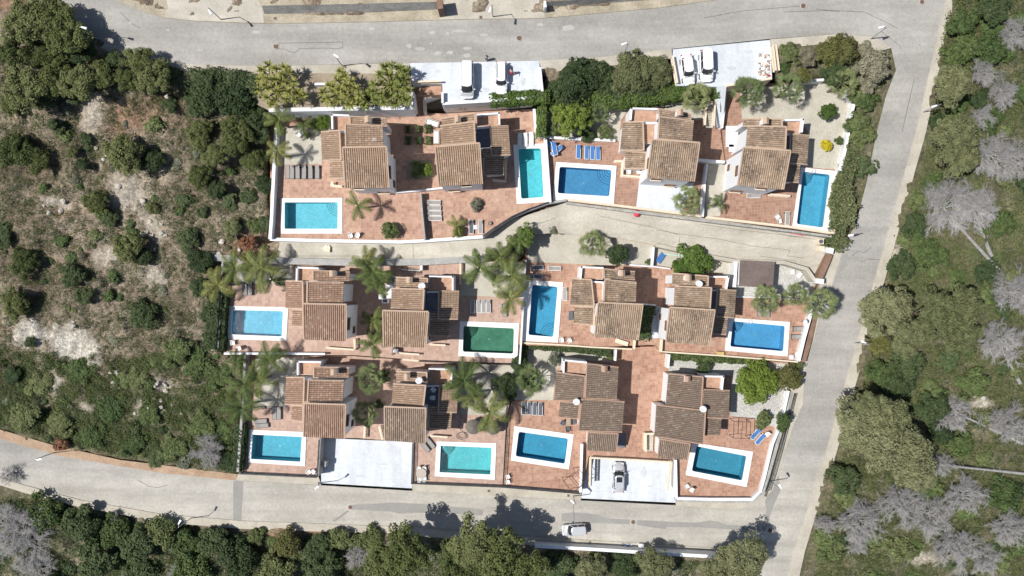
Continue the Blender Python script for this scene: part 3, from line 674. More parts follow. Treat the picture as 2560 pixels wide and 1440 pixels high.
def railing(label, pts, z, h=.9, mat=None, solid=False):
    mat = mat or M_dark
    pp = path3(pts, z); t = thing('railing', label, 'railing', pp[0]); mb = MB()
    for a, b in zip(pp, pp[1:]):
        for zz in (.12, h * .55, h): mb.bar(a + Vector((0, 0, zz)), b + Vector((0, 0, zz)), .05 if zz < h else .10, .04)
        n = int((b - a).length / .16)
        for i in range(n): q = a + (b - a) * (i + .5) / n; mb.bar(q + Vector((0, 0, .1)), q + Vector((0, 0, h)), .02)
    mb.build('rail_panel', mat, t, pp[0])
    for a, b in zip(pp, pp[1:]):
        n = max(1, int((b - a).length / 2.2))
        for i in range(n + 1):
            q = a + (b - a) * i / n - pp[0]; o = link('post', _pmm, None, t, q); o.scale = (1, 1, h / 1.1 + .03)
    return t
wall('tall white retaining wall under the yucca garden', [(672, 275), (1031, 269)], 11.5, 7.0, w=.5)
wall('white side wall of the brown stairs beside the yucca garden', [(1031, 228), (1033, 267)], 11.4, 7.0, w=.35)
wall('white retaining wall under the van parking pad', [(1107, 259), (1226, 252), (1334, 243)], 11.7, 7.0, w=.35)
wall('short white parapet closing the left end of the van parking pad', [(1106, 230), (1106, 257)], 12.0, 7.0, w=.3)
wall('white parapet on the right edge of the van parking pad', [(1350, 168), (1356, 228)], 11.9, 8, w=.3)
wall('white wall fragment standing in the yucca garden', [(786, 210), (822, 209)], 12.0, 10.9, w=.3)
wall('white boundary wall left of the top left terrace', [(690, 320), (686, 400), (679, 545), (675, 598)], 8.7, 4.5, w=.35, cap=M_white)
wall('low white wall along the foot of the top left terrace', [(675, 598), (820, 602), (1000, 605), (1062, 602), (1207, 592)], 8.0, 4.5, w=.35, cap=M_white)
wall('grey rendered curving wall above the lane bend', [(1207, 592), (1236, 571), (1280, 543), (1320, 525), (1372, 507), (1416, 500)], 8.0, 4.5, M_grey, .3)
railing('dark railing on the curving wall above the lane bend', [(1207, 591), (1236, 570), (1280, 542), (1320, 524), (1372, 506)], 8.0, .7)
wall('thin grey wall dividing the two top left terraces', [(1051, 482), (1056, 540), (1062, 600)], 8.9, 7.4, M_grey, .22)
wall('short white wall between the two top left villas', [(990, 481), (1048, 476), (1106, 470)], 8.5, 7.4, w=.22)
wall('white wall right of the turquoise upright pool', [(1335, 272), (1341, 340), (1363, 338), (1375, 506)], 8.6, 7.4, w=.3, cap=M_white)
wall('low white wall above the blue stacked loungers', [(1367, 343), (1450, 348), (1538, 351)], 8.1, 7.4, w=.3, cap=M_white)
balustrade('cream balustrade along the lane under the deep blue pool', [(1417, 500), (1500, 510), (1590, 521), (1755, 542)], 7.5, .27)
balustrade('cream balustrade along the lane under the top right villa', [(1763, 544), (1850, 554), (1979, 569), (2079, 584)], 7.5, .27)
wall('stone facing wall of the lane under the two top right villas', [(1416, 507), (1500, 518), (1590, 530), (1755, 551), (1980, 578), (2079, 591)], 7.35, 4.8, M_stone, .3)
balustrade('cream balustrade right of the upright blue pool by the hedge', [(2099, 430), (2079, 583)], 7.5, .27)
wall('white dividing wall beside the narrow concrete yard', [(1769, 410), (1762, 465), (1757, 542)], 8.8, 7.4, w=.28)
wall('white wall with recess between the two top right villas', [(1744, 399), (1812, 405)], 8.9, 7.4, w=.35)
wall('winding white garden wall of the top right corner', [(2118, 222), (2134, 262), (2125, 300), (2119, 345), (2113, 372), (2100, 426)], 8.6, 6.5, w=.35, cap=M_white)
wall('white wall piece behind the fan palms of the top right garden', [(1990, 203), (2062, 199)], 9.0, 6.5, w=.35)
balustrade('cream balustrade on the left edge of the right parking pad', [(1678, 144), (1690, 212)], 11.2, .25)
balustrade('outer cream balustrade right of the building rubble', [(1934, 117), (1942, 181)], 11.1, .25)
balustrade('inner cream balustrade right of the building rubble', [(1927, 118), (1934, 181)], 11.2, .25)
balustrade('cream balustrade down the left side of the sloping white path', [(1788, 220), (1783, 268), (1780, 318)], 9.0, .25)
balustrade('cream balustrade left of the pale steps', [(1762, 272), (1758, 316)], 8.2, .25)
wall('cream kerb wall above the palms below the right parking pad', [(1818, 214), (1870, 205), (1930, 196)], 11.5, 8.5, M_cream, .25)
wall('white kerb on the right of the sloping white path', [(1817, 216), (1812, 268), (1806, 320)], 8.8, 7.0, w=.2)
balustrade('cream balustrade over the stairs at the van pad', [(1036, 209), (1104, 207)], 11.25, .25)
wall('white planter wall with cream cap at the stair foot', [(1058, 246), (1102, 232)], 9.6, 7.4, w=.3, cap=M_cream)
wall('white planter wall with cream cap beside the stair foot', [(1060, 250), (1062, 282)], 8.9, 7.4, w=.3, cap=M_cream)
# middle row
wall('weathered concrete wall between lane and middle terraces', [(500, 643), (600, 647), (700, 652), (900, 657), (1060, 655), (1150, 650), (1216, 646)], 5.9, 3.2, M_grey, .9)
wall('grey boundary wall left of the middle row', [(556, 650), (550, 760), (543, 872)], 5.4, 1.5, M_grey, .3)
wall('white wall with dark rail below the rippled pool', [(560, 884), (700, 884), (812, 885)], 4.9, 1.5, w=.22, cap=M_white)
railing('dark railing under the dark green pool', [(1048, 902), (1180, 907), (1263, 911), (1299, 909)], 4.0, .8)
wall('white dividing wall between the green pool and the upright pool', [(1314, 650), (1308, 760), (1303, 852), (1299, 910)], 5.0, 1.5, w=.25)
wall('white wall standing by the lane above the second middle villa', [(1053, 650), (1053, 676)], 5.2, 3.8, w=.35)
wall('thin white wall beside the second middle villa', [(1003, 674), (1050, 677)], 4.5, 3.8, w=.15)
balustrade('cream balustrade between paving and gravel garden right of the second middle villa', [(1152, 654), (1152, 712)], 4.0, .25)
balustrade('brownish balustrade above the gravel garden of the first middle villa', [(731, 655), (731, 682)], 4.0, .25)
balustrade('long cream balustrade over the steps below the first middle villa', [(818, 868), (888, 873)], 4.0, .25)
balustrade('short cream balustrade right of the first middle villa', [(888, 846), (890, 872)], 4.0, .25)
balustrade('cream balustrade below the second middle villa by the white grill', [(995, 881), (1050, 885)], 4.0, .25)
balustrade('lower cream balustrade below the white grill', [(1008, 897), (1050, 901)], 3.0, .25)
balustrade('cream balustrade at the porch of the second middle villa', [(1076, 860), (1115, 862)], 4.0, .25)
wall('low white wall north of the tilted villas', [(1575, 662), (1640, 667), (1676, 672)], 4.7, 3.8, w=.2)
wall('white wall separating the gravel strip from the sand yard', [(1634, 618), (1630, 664)], 5.2, 3.8, w=.35)
wall('curved concrete kerb wall at the end of the lane', [(1640, 612), (1740, 635), (1840, 653), (1960, 656), (2018, 673), (2040, 704)], 6.0, 3.6, M_side, .5)
wall('brown wall at the lane end by the side road', [(2076, 636), (2062, 668), (2048, 700)], 6.2, 3.0, M_brown, .8)
wall('white gate pillar at the corner of the lane', [(2066, 624), (2084, 628)], 6.8, 3.5, w=.8)
wall('white gate pillar at the lower end of the brown wall', [(2040, 702), (2060, 704)], 6.5, 3.0, w=.7)
wall('white parapet along the side road beside the royal blue pool', [(2036, 740), (2024, 795), (2010, 845), (1996, 903)], 5.0, 2.0, w=.4, cap=M_white)
wall('brown outer footing wall beside the side road', [(2050, 712), (2038, 790), (2024, 850), (2008, 905)], 3.9, 1.0, M_brown, .7)
wall('low cream wall below the tilted villas, right part', [(1651, 879), (1800, 889), (1995, 905)], 4.5, 1.5, M_cream, .2)
wall('low cream wall below the tilted villas, left part', [(1304, 857), (1400, 862), (1480, 868), (1580, 873)], 4.4, 1.5, M_cream, .2)
wall('white pillar wall at the head of the long courtyard, left', [(1540, 874), (1538, 902)], 3.6, 1.9, w=.3)
wall('white pillar wall at the head of the long courtyard, right', [(1673, 886), (1670, 920)], 3.6, 1.9, w=.35)
balustrade('cream balustrade at the top of the courtyard, left', [(1585, 850), (1583, 872)], 4.0, .25)
balustrade('cream balustrade at the top of the courtyard, right', [(1652, 848), (1650, 878)], 4.0, .25)
wall('white wall of the planting strip right of the first tilted villa', [(1606, 760), (1640, 763)], 4.9, 3.8, w=.2)
wall('low white border wall of the white gravel yard', [(1838, 742), (1935, 744), (2030, 752)], 4.5, 3.9, w=.18)
# bottom row
wall('grey boundary wall left of the bottom row', [(612, 888), (606, 1010), (594, 1180)], 3.4, -.5, M_grey, .35)
wall('grey wall under the lower left corner terrace', [(600, 1182), (700, 1187), (795, 1191)], 2.3, -.4, M_grey, .25)
wall('grey wall left of the large white drive', [(795, 1190), (800, 1096)], 2.6, -.4, M_grey, .3)
railing('dark railing around the lower left corner terrace', [(604, 1182), (795, 1191), (800, 1098)], 2.3, .7)
wall('block pier beside the large white drive', [(802, 1160), (815, 1161)], 1.9, 0, M_stone, .8)
wall('grey wall under the turquoise pool terrace', [(1033, 1108), (1030, 1207), (1256, 1216), (1449, 1232)], 2.3, -.5, M_grey, .25)
railing('dark railing around the turquoise pool terrace and along the street', [(1033, 1108), (1030, 1206), (1256, 1215), (1449, 1231)], 2.3, .7)
railing('dark railing between the turquoise pool and the tilted pool', [(1268, 1000), (1264, 1090), (1257, 1214)], 2.0, .9)
wall('white wall left of the silver car drive', [(1455, 1110), (1451, 1231)], 2.9, -.3, w=.28, cap=M_white)
wall('white wall right of the silver car drive', [(1689, 1150), (1691, 1246)], 2.9, -.3, w=.28, cap=M_white)
balustrade('cream balustrade left of the silver car', [(1475, 1143), (1473, 1213)], 1.9, .22)
balustrade('cream balustrade behind the silver car', [(1475, 1141), (1580, 1146), (1674, 1152)], 2.0, .22)
balustrade('cream balustrade right of the silver car', [(1676, 1152), (1668, 1224)], 1.9, .22)
balustrade('cream balustrade at the stair by the white drive', [(915, 1060), (913, 1093)], 2.0, .22)
balustrade('cream balustrade at the lower left corner of the second bottom villa', [(950, 1063), (958, 1096)], 2.0, .22)
wall('curved white parapet of the lower right terrace', [(1971, 977), (1960, 1026), (1946, 1074), (1931, 1110), (1911, 1193), (1901, 1228), (1880, 1248), (1780, 1248), (1692, 1246)], 2.7, -.5, w=.3, cap=M_white)
wall('grey stone base wall round the lower right street corner', [(1979, 980), (1953, 1078), (1919, 1196), (1906, 1236), (1884, 1254), (1780, 1253), (1692, 1251)], 2.1, -.4, M_stone, .45)
railing('dark mesh railing outside the lower right terrace', [(1985, 984), (1959, 1080), (1925, 1198), (1911, 1238)], 2.1, .7)
wall('long white parapet along the lower pavement', [(1338, 1365), (1500, 1374), (1640, 1383), (1795, 1392)], .75, -3, w=.4, cap=M_white)
wall('whitewashed front of the lower right villa porch', [(1612, 1082), (1611, 1126)], 2.9, 1.9, M_cream, .25)
# upper edge
def gabion(label, pts0, pts1, z0, z1):
    a = [P(u, v, z0) for u, v in pts0]; b = [P(u, v, z1) for u, v in pts1]
    t = thing('stone_wall', label, 'wall', a[0]); n = len(a); vs = [tuple(x) for x in a] + [tuple(x) for x in b] + [(x.x, x.y + .3, z0 - 1) for x in b] ; fs = []
    for i in range(n - 1): fs += [(i, i + 1, n + i + 1, n + i), (n + i, n + i + 1, 2 * n + i + 1, 2 * n + i)]
    MB().add(vs, fs).build('stone_face', M_stone, t, a[0]); return t
gabion('battered rubble stone wall above the upper road, left', [(662, 39), (880, 37), (1098, 28)], [(655, 14), (880, 10), (1095, 4)], 12.0, 14.2)
gabion('battered rubble stone wall above the upper road, right', [(1364, 20), (1470, 15), (1660, 2)], [(1364, 4), (1470, -2), (1660, -22)], 12.2, 14.2)
wall('dark brown pier at the end of the left stone wall', [(1097, -8), (1101, 22)], 15.0, 11.5, M_brown, .7)
wall('white corner post at the right stone wall', [(1362, 2), (1364, 18)], 14.2, 11.5, M_whitewall, .3)

# ------------------------------------------------------------------ villas
def roof_tiles(A, B, Cc, D, sp=.27, course=.40):
    """A,B high edge; Cc,D low edge (A above D, B above Cc)."""
    A, B, Cc, D = (np.array(x, float) for x in (A, B, Cc, D))
    wid = np.linalg.norm(B - A); ln = np.linalg.norm(D - A)
    ncol = max(3, round(wid / sp)); nrow = max(2, round(ln / course))
    prof = np.array([0.0, .07, .18, .33, .48, .59, .66, .83]); hgt = np.array([.0, .05, .083, .095, .083, .05, .0, -.012])
    s = (np.arange(ncol)[:, None] + prof[None]).ravel(); h = np.tile(hgt, ncol); s = np.append(s, ncol); h = np.append(h, 0)
    t = np.stack([np.arange(nrow), np.arange(nrow) + .97], 1).ravel(); th = np.tile([.0, .035], nrow)
    n = np.cross(B - A, D - A); n /= np.linalg.norm(n); n *= np.sign(n[2])
    ss, tt = np.meshgrid(s / ncol, t / nrow); top = A + (B - A) * ss[..., None]; bot = D + (Cc - D) * ss[..., None]
    pts = top * (1 - tt[..., None]) + bot * tt[..., None] + n * (h[None, :, None] + th[:, None, None])
    r, c = ss.shape; idx = np.arange(r * c).reshape(r, c)
    F = np.stack([idx[:-1, :-1], idx[:-1, 1:], idx[1:, 1:], idx[1:, :-1]], -1).reshape(-1, 4)
    sm = (s[:-1] + s[1:]) / 2; tm = (t[:-1] + t[1:]) / 2
    tm2 = np.clip(tm, 0, nrow - .001)
    UU = np.stack(np.meshgrid(sm, tm2), -1).reshape(-1, 1, 2).repeat(4, 1)
    # skirt edge so the sheet has thickness
    v0 = pts.reshape(-1, 3)
    e1 = np.cross(v0[F[0, 1]] - v0[F[0, 0]], v0[F[0, 2]] - v0[F[0, 0]])
    if (np.cross(B - A, D - A)[2]) < 0: F = F[:, ::-1]
    return v0, F, UU
def roofpart(parent, org, quad, zhi, zlo, hi, mat, cap, base, walls=True, over=.22, name='roof', sp=.27, cap_on=True, thick=.12, wmat=None):
    """quad TL,TR,BR,BL in pixels; hi: which side is the high edge"""
    rot = {'N': [0, 1, 2, 3], 'E': [1, 2, 3, 0], 'S': [2, 3, 0, 1], 'W': [3, 0, 1, 2]}[hi]
    q = [quad[i] for i in rot]
    A, B = P(*q[0], zhi), P(*q[1], zhi); Cc, D = P(*q[2], zlo), P(*q[3], zlo)
    v, f, uv = roof_tiles(A, B, Cc, D, sp)
    me = npmesh(name, v - np.array(org), f, mat, uv.reshape(-1, 2)); ro = link(name, me, None, parent)
    dn = Vector((0, 0, thick))
    mb = MB().prism([D - dn, Cc - dn, B - dn, A - dn], [D - dn * .3, Cc - dn * .3, B - dn * .3, A - dn * .3])
    mb.build('eaves_board', cap, ro, org)
    if cap_on:
        cp = MB(); up = Vector((0, 0, .10))
        cp.bar(A + up, B + up, .2, .12)
        cp.build('ridge_cap', cap, ro, org)
        cp = MB(); cp.bar(A + up, D + up, .15, .09); cp.build('verge_cap', cap, ro, org)
        cp = MB(); cp.bar(B + up, Cc + up, .15, .09); cp.build('verge_cap', cap, ro, org)
    wallo = None
    if walls:
        cen = (A + B + Cc + D) / 4
        def ins(p, a, b):
            return p + (a - p).normalized() * over + (b - p).normalized() * over
        I = [ins(A, B, D), ins(B, A, Cc), ins(Cc, B, D), ins(D, A, Cc)]
        top = [p - Vector((0, 0, thick + .02)) for p in I]; bot = [Vector((p.x, p.y, base)) for p in I]
        if (top[1] - top[0]).cross(top[2] - top[0]).z < 0: top.reverse(); bot.reverse()
        wallo = MB().prism(bot, top).build('wall', wmat or M_white, parent, org)
    return ro, (A, B, Cc, D)
def deckpart(parent, org, quad, z, base, mat, ph=.8, sides='NESW', floor_drop=.0):
    pts = [P(u, v, z) for u, v in quad]
    top = pts; bot = [Vector((p.x, p.y, base)) for p in pts]
    tp = top[::-1]; bt = bot[::-1]
    MB().prism([p - Vector((0, 0, .03)) for p in bt], [p - Vector((0, 0, .02)) for p in tp]).build('wall', M_white, parent, org)
    cen = sum(tp, Vector()) / 4
    q = [cen + (p - cen) * .97 for p in tp]
    MB().prism([p - Vector((0, 0, .019)) for p in q], [p + Vector((0, 0, .01)) for p in q]).build('roof_terrace', mat, parent, org)
    for sd, (i, j) in {'N': (0, 1), 'E': (1, 2), 'S': (2, 3), 'W': (3, 0)}.items():
        if sd not in sides: continue
        a, b = pts[i], pts[j]; cc = sum(pts, Vector()) / 4
        dn = (b - a).normalized(); nn = Vector((-dn.y, dn.x, 0)); nn = nn if nn.dot(cc - a) > 0 else -nn
        off = nn * .12
        mb = MB(); wallmb([a + off, b + off], z - .01, z + ph, .22, mb); mb.build('parapet', M_white, parent, org)
def window(parent, org, wall_a, wall_b, s, zc, w, h, frame=M_frame, shutters=False):
    """window on the vertical wall between plan points a,b at fraction s"""
    a, b = Vector((wall_a.x, wall_a.y, 0)), Vector((wall_b.x, wall_b.y, 0)); dn = (b - a).normalized(); out = Vector((dn.y, -dn.x, 0))
    c = a + (b - a) * s; c.z = zc; ang = math.atan2(dn.y, dn.x); f = MB(); t = .09
    for ox, oz, sw, sh in ((0, h / 2 + t / 2, w + 2 * t, t), (0, -h / 2 - t / 2, w + 2 * t, t), (-w / 2 - t / 2, 0, t, h), (w / 2 + t / 2, 0, t, h)):
        p = c + dn * ox + out * .03; f.box((p.x, p.y, p.z + oz), (sw, .14, sh), ang)
    fo = f.build('window', frame, parent, org)
    p = c + out * .012; MB().box((p.x, p.y, p.z), (w, .03, h), ang).build('pane', M_glass, fo, org)
    sl_ = c + out * .1; MB().box((sl_.x, sl_.y, sl_.z - h / 2 - t - .04), (w + .3, .26, .06), ang).build('sill', M_cream, fo, org)
def chimney(parent, org, u, v, z, cap=M_cap):
    p = P(u, v, z); m = MB().box((p.x, p.y, z - .35), (.62, .62, 1.3)).build('chimney', M_white, parent, org)
    MB().box((p.x, p.y, z + .34), (.8, .8, .08)).build('chimney_slab', M_white, m, org)
    mb = MB()
    for a in (-.25, .25):
        for b in (-.25, .25): mb.box((p.x + a, p.y + b, z + .50), (.12, .12, .24))
    mb.build('chimney_vents', cap, m, org)
    q = MB().prism([(p.x - .42, p.y - .42, z + .62), (p.x + .42, p.y - .42, z + .62), (p.x + .42, p.y + .42, z + .62), (p.x - .42, p.y + .42, z + .62)],
               [(p.x - .08, p.y - .42, z + .88), (p.x + .08, p.y - .42, z + .88), (p.x + .08, p.y + .42, z + .88), (p.x - .08, p.y + .42, z + .88)])
    q.build('chimney_cap', cap, m, org)
def dish(parent, org, u, v, z, r=.5):
    p = P(u, v, z); t = MB().bar((p.x, p.y, z - 1.0), (p.x, p.y, z), .06)
    mast = t.build('dish_mast', M_pole, parent, org)
    mb = MB().lathe((0, 0, 0), [(.02, -.06), (r * .5, .0), (r, .12), (r * .98, .14), (r * .5, .03), (.02, -.02)], 20)
    rm = Matrix.Rotation(R(-32), 3, 'X'); mb.v = [tuple(rm @ Vector(x) + Vector((p.x, p.y, z + .1))) for x in mb.v]
    mb.build('satellite_dish', M_lamp, mast, org, smooth=True)
VILL = {}
def villa(label, lz, main, second, back, patio, deck2, annex, lower, side, tile, chim=None, dish_=None, annex2=None, deckmat=None, cap=M_cap, mainhi='N', south=None, tile2=None, hm=(8.0, 7.0), h2=(7.2, 6.6)):
    c = P((main[0][0] + main[2][0]) / 2, (main[0][1] + main[2][1]) / 2, lz)
    t = thing('villa', label, 'villa', (c.x, c.y, lz), 0, 'white villas with tiled roofs'); o = (c.x, c.y, lz)
    inner = 'E' if side == 'W' else 'W'         # court side
    tile2 = tile2 or tile
    _, (A, B, Cc, D) = roofpart(t, o, main, lz + hm[0], lz + hm[1], mainhi, tile, cap, lz)
    roofpart(t, o, second, lz + h2[0], lz + h2[1], side, tile2, cap, lz)
    if back: roofpart(t, o, back, lz + h2[0] - 1.5, lz + h2[1] - 1.5, side, tile2, cap, lz)
    if patio: deckpart(t, o, patio, lz + 3.4, lz, M_terrad, .75, 'N' + side)
    if deck2: deckpart(t, o, deck2, lz + 3.42, lz, deckmat or M_terrad, .3, 'N')
    if annex: roofpart(t, o, annex, lz + 4.2, lz + 3.6, inner, tile2, cap, lz, over=.3)
    if annex2: roofpart(t, o, annex2, lz + 4.2, lz + 3.9, inner, tile2, cap, lz, over=.3, cap_on=False)
    if lower: roofpart(t, o, lower, lz + 3.7, lz + 3.2, inner, tile2, cap, lz, over=.3)
    if south: roofpart(t, o, south, lz + 4.0, lz + 3.2, 'N', tile2, cap, lz, over=.25)
    # windows on the plan of the main block
    if mainhi == 'N':
        a, b, c2, d2 = A, B, Cc, D
        ov = .225
        def pl(p, x, y): return p + (x - p).normalized() * ov + (y - p).normalized() * ov
        a, b, c2, d2 = pl(A, B, D), pl(B, A, Cc), pl(Cc, B, D), pl(D, A, Cc)
        window(t, o, c2, b, .45, lz + 5.6, 1.5, .8); window(t, o, c2, b, .22, lz + 2.2, .8, .8)
        window(t, o, a, d2, .55, lz + 5.6, 1.2, .8); window(t, o, a, d2, .30, lz + 1.9, .7, .7)
        window(t, o, d2, c2, .22 if side == 'W' else .62, lz + 5.6, 1.1, .8)
        window(t, o, d2, c2, .7 if side == 'W' else .25, lz + 1.6, 1.3, 1.1)
    if chim: chimney(t, o, chim[0], chim[1], lz + h2[0] - (1.0 if back else 0), cap)
    if dish_: dish(t, o, dish_[0], dish_[1], lz + dish_[2])
    VILL[label] = t
    return t
villa('first villa from the left in the top row, orange roof with an aerial', 7.5, [(857, 369), (967, 367), (973, 470), (863, 470)], [(864, 311), (957, 315), (959, 367), (865, 368)],
      [(875, 291), (966, 297), (968, 318), (876, 311)], [(831, 288), (876, 290), (872, 326), (832, 326)], [(849, 328), (865, 328), (866, 402), (853, 402)],
      [(803, 330), (849, 326), (853, 400), (806, 401)], [(825, 404), (858, 403), (861, 446), (825, 446)], 'W', R_mix if False else R_light, (922, 301))
villa('second villa from the left in the top row, above the turquoise upright pool', 7.5, [(1088, 368), (1199, 358), (1206, 460), (1097, 466)], [(1100, 315), (1185, 304), (1188, 357), (1103, 364)],
      [(1104, 297), (1187, 283), (1188, 304), (1104, 316)], [(1192, 288), (1250, 284), (1251, 315), (1193, 317)], [(1190, 320), (1226, 317), (1229, 371), (1192, 373)],
      [(1225, 316), (1271, 315), (1276, 388), (1229, 389)], [(1208, 393), (1261, 392), (1260, 437), (1210, 438)], 'E', R_light, (1145, 300), annex2=[(1206, 371), (1229, 371), (1229, 389), (1207, 389)], deckmat=M_slate, tile2=R_grey if False else R_light)
villa('third villa in the top row, next to the deep blue pool', 7.5, [(1630, 349), (1749, 357), (1735, 454), (1618, 445)], [(1648, 292), (1734, 303), (1730, 355), (1645, 347)],
      [(1645, 272), (1727, 285), (1729, 303), (1648, 292)], [(1575, 272), (1643, 274), (1642, 305), (1572, 303)], [(1607, 307), (1643, 307), (1640, 360), (1606, 358)],
      [(1557, 305), (1607, 305), (1609, 376), (1550, 376)], [(1563, 379), (1615, 381), (1612, 423), (1562, 421)], 'W', R_mix, (1697, 284), tile2=R_mix)
villa('fourth villa in the top row, left of the long roadside hedge', 7.5, [(1858, 369), (1976, 377), (1958, 474), (1843, 464)], [(1869, 315), (1965, 317), (1962, 374), (1864, 367)],
      [(1858, 297), (1954, 298), (1954, 317), (1857, 316)], [(1956, 302), (2005, 300), (2001, 334), (1964, 334)], [(1963, 335), (1976, 335), (1974, 375), (1962, 374)],
      [(1976, 335), (2022, 339), (2017, 412), (1972, 407)], [(1971, 411), (2000, 414), (1996, 457), (1964, 454)], 'E', R_mix, (1910, 305), deckmat=M_slate)
villa('leftmost villa of the middle row beside the rippled pool', 4.0, [(758, 759), (866, 761), (866, 853), (760, 849)], [(769, 704), (860, 706), (857, 759), (768, 757)],
      [(783, 676), (875, 680), (873, 703), (783, 701)], [(744, 667), (800, 669), (784, 703), (743, 702)], [(757, 706), (769, 706), (768, 758), (755, 758)],
      [(715, 702), (757, 703), (758, 771), (714, 770)], [(732, 774), (758, 775), (758, 816), (730, 815)], 'W', R_red, (834, 684))
villa('second villa of the middle row, left of the dark green pool', 4.0, [(957, 776), (1071, 779), (1065, 869), (959, 866)], [(979, 721), (1060, 723), (1057, 778), (977, 772)],
      [(990, 693), (1069, 696), (1067, 720), (989, 719)], [(1074, 689), (1135, 690), (1135, 726), (1073, 726)], [(1068, 728), (1097, 728), (1095, 780), (1066, 779)],
      [(1097, 727), (1148, 728), (1145, 798), (1096, 798)], [(1073, 800), (1125, 801), (1123, 840), (1073, 838)], 'E', R_red if False else R_light, (1025, 700), (1055, 716, 6.6), annex2=[(1073, 781), (1096, 781), (1096, 798), (1073, 798)], deckmat=M_slate)
villa('third villa of the middle row, tilted, beside the pool with steps at its lower right', 4.0, [(1495, 756), (1607, 761), (1595, 850), (1486, 842)], [(1512, 699), (1591, 706), (1589, 757), (1509, 754)],
      [(1509, 672), (1587, 679), (1587, 700), (1510, 697)], [(1451, 666), (1507, 668), (1507, 699), (1448, 697)], [(1478, 702), (1510, 704), (1508, 756), (1476, 754)],
      [(1431, 696), (1478, 699), (1485, 765), (1425, 763)], [(1436, 766), (1485, 768), (1483, 813), (1434, 808)], 'W', R_mix, (1553, 683))
villa('fourth villa of the middle row, tilted, beside the royal blue pool', 4.0, [(1674, 768), (1787, 775), (1773, 864), (1664, 855)], [(1687, 715), (1778, 719), (1774, 773), (1684, 767)],
      [(1681, 683), (1770, 690), (1769, 715), (1680, 712)], [(1771, 690), (1820, 690), (1814, 723), (1771, 719)], [(1776, 724), (1794, 724), (1789, 774), (1775, 773)],
      [(1794, 723), (1840, 726), (1835, 795), (1787, 790)], [(1786, 793), (1819, 795), (1815, 837), (1780, 833)], 'E', R_mix, (1718, 695), (1747, 710, 6.6), deckmat=M_slate)
villa('leftmost villa of the bottom row, reddish roof, left of the large white drive', 2.0, [(761, 1008), (864, 1011), (862, 1096), (759, 1092)], [(772, 950), (860, 951), (857, 1004), (769, 1004)],
      [(785, 917), (873, 919), (872, 943), (785, 944)], [(746, 901), (806, 902), (786, 938), (746, 936)], [(761, 946), (771, 947), (769, 1004), (758, 1003)],
      [(716, 943), (761, 943), (759, 1012), (712, 1011)], [(730, 1013), (758, 1015), (758, 1053), (728, 1050)], 'W', R_red, (837, 929))
villa('second villa of the bottom row, weathered roof, left of the thatched parasols', 2.0, [(961, 1016), (1065, 1020), (1063, 1108), (962, 1101)], [(983, 959), (1064, 963), (1058, 1019), (979, 1012)],
      [(992, 928), (1067, 931), (1067, 956), (991, 954)], [(1073, 919), (1134, 920), (1130, 958), (1072, 960)], [(1068, 963), (1099, 962), (1096, 1015), (1066, 1013)],
      [(1099, 962), (1146, 962), (1142, 1031), (1096, 1030)], [(1073, 1032), (1130, 1033), (1127, 1073), (1072, 1070)], 'E', R_grey, (1019, 940), (1048, 952, 6.6), annex2=[(1072, 1015), (1096, 1015), (1096, 1030), (1072, 1030)], deckmat=M_slate, tile2=R_light)
villa('third villa of the bottom row, brown roofs, above the silver car drive', 2.0, [(1454, 997), (1561, 1004), (1555, 1080), (1446, 1076)], [(1467, 909), (1546, 918), (1542, 999), (1463, 995)],
      None, [(1407, 897), (1466, 903), (1463, 936), (1406, 930)], None, [(1391, 930), (1463, 940), (1459, 1003), (1385, 1000)], [(1400, 1003), (1449, 1008), (1445, 1047), (1397, 1042)], 'W', R_brown, (1510, 921), (1441, 1005, 5.0),
      cap=M_capb, mainhi='W', south=[(1470, 1080), (1545, 1084), (1540, 1130), (1467, 1125)], tile2=R_brown, hm=(4.6, 4.2), h2=(4.4, 4.1))
villa('fourth villa of the bottom row, brown roofs, above the teal pool', 2.0, [(1641, 1012), (1763, 1026), (1758, 1110), (1636, 1090)], [(1671, 934), (1757, 942), (1752, 1027), (1664, 1015)],
      None, [(1759, 937), (1807, 938), (1803, 973), (1756, 970)], None, [(1758, 973), (1824, 976), (1821, 1046), (1753, 1043)], [(1767, 1043), (1803, 1048), (1800, 1088), (1760, 1087)], 'E', R_brown, (1716, 946), (1757, 1023, 5.2),
      cap=M_capb, mainhi='E', south=[(1649, 1097), (1725, 1109), (1717, 1149), (1644, 1145)], tile2=R_brown, hm=(4.6, 4.2), h2=(4.4, 4.1))
# tv aerial on villa 1
t = VILL['first villa from the left in the top row, orange roof with an aerial']; p = P(938, 352, 15.0); a = MB().bar((p.x, p.y, 13.9), (p.x + .1, p.y + .1, 16.1), .05)
for k in range(5): a.bar((p.x - .25, p.y + .2 - k * .1, 15.7 + k * .07), (p.x + .35, p.y + .25 - k * .1, 15.7 + k * .07), .02)
a.build('tv_aerial', M_lamp, t, tuple(t.location))
# garage shed with brown roof
q = [(1850, 651), (1937, 655), (1932, 720), (1848, 715)]; c = P(1892, 686, 4); t = thing('shed', 'white shed with a flat brown felt roof on the white gravel', 'shed', c)
pts = [P(u, v, 6.8) for u, v in q][::-1]; cc = sum(pts, Vector()) / 4
MB().prism([Vector((*(cc + (p - cc) * .95).xy, 3.9)) for p in pts], [Vector((*(cc + (p - cc) * .95).xy, 6.64)) for p in pts]).build('wall', M_white, t, c)
MB().prism([p - Vector((0, 0, .14)) for p in pts], pts).build('roof', M_shed, t, c)
MB().box((cc.x - 2.55, cc.y, 4.95), (.1, 1.2, 2.0)).build('door', M_frame, t, c)
wall('white screen wall left of the brown roofed shed', [(1840, 654), (1836, 718)], 6.3, 3.9, w=.5)
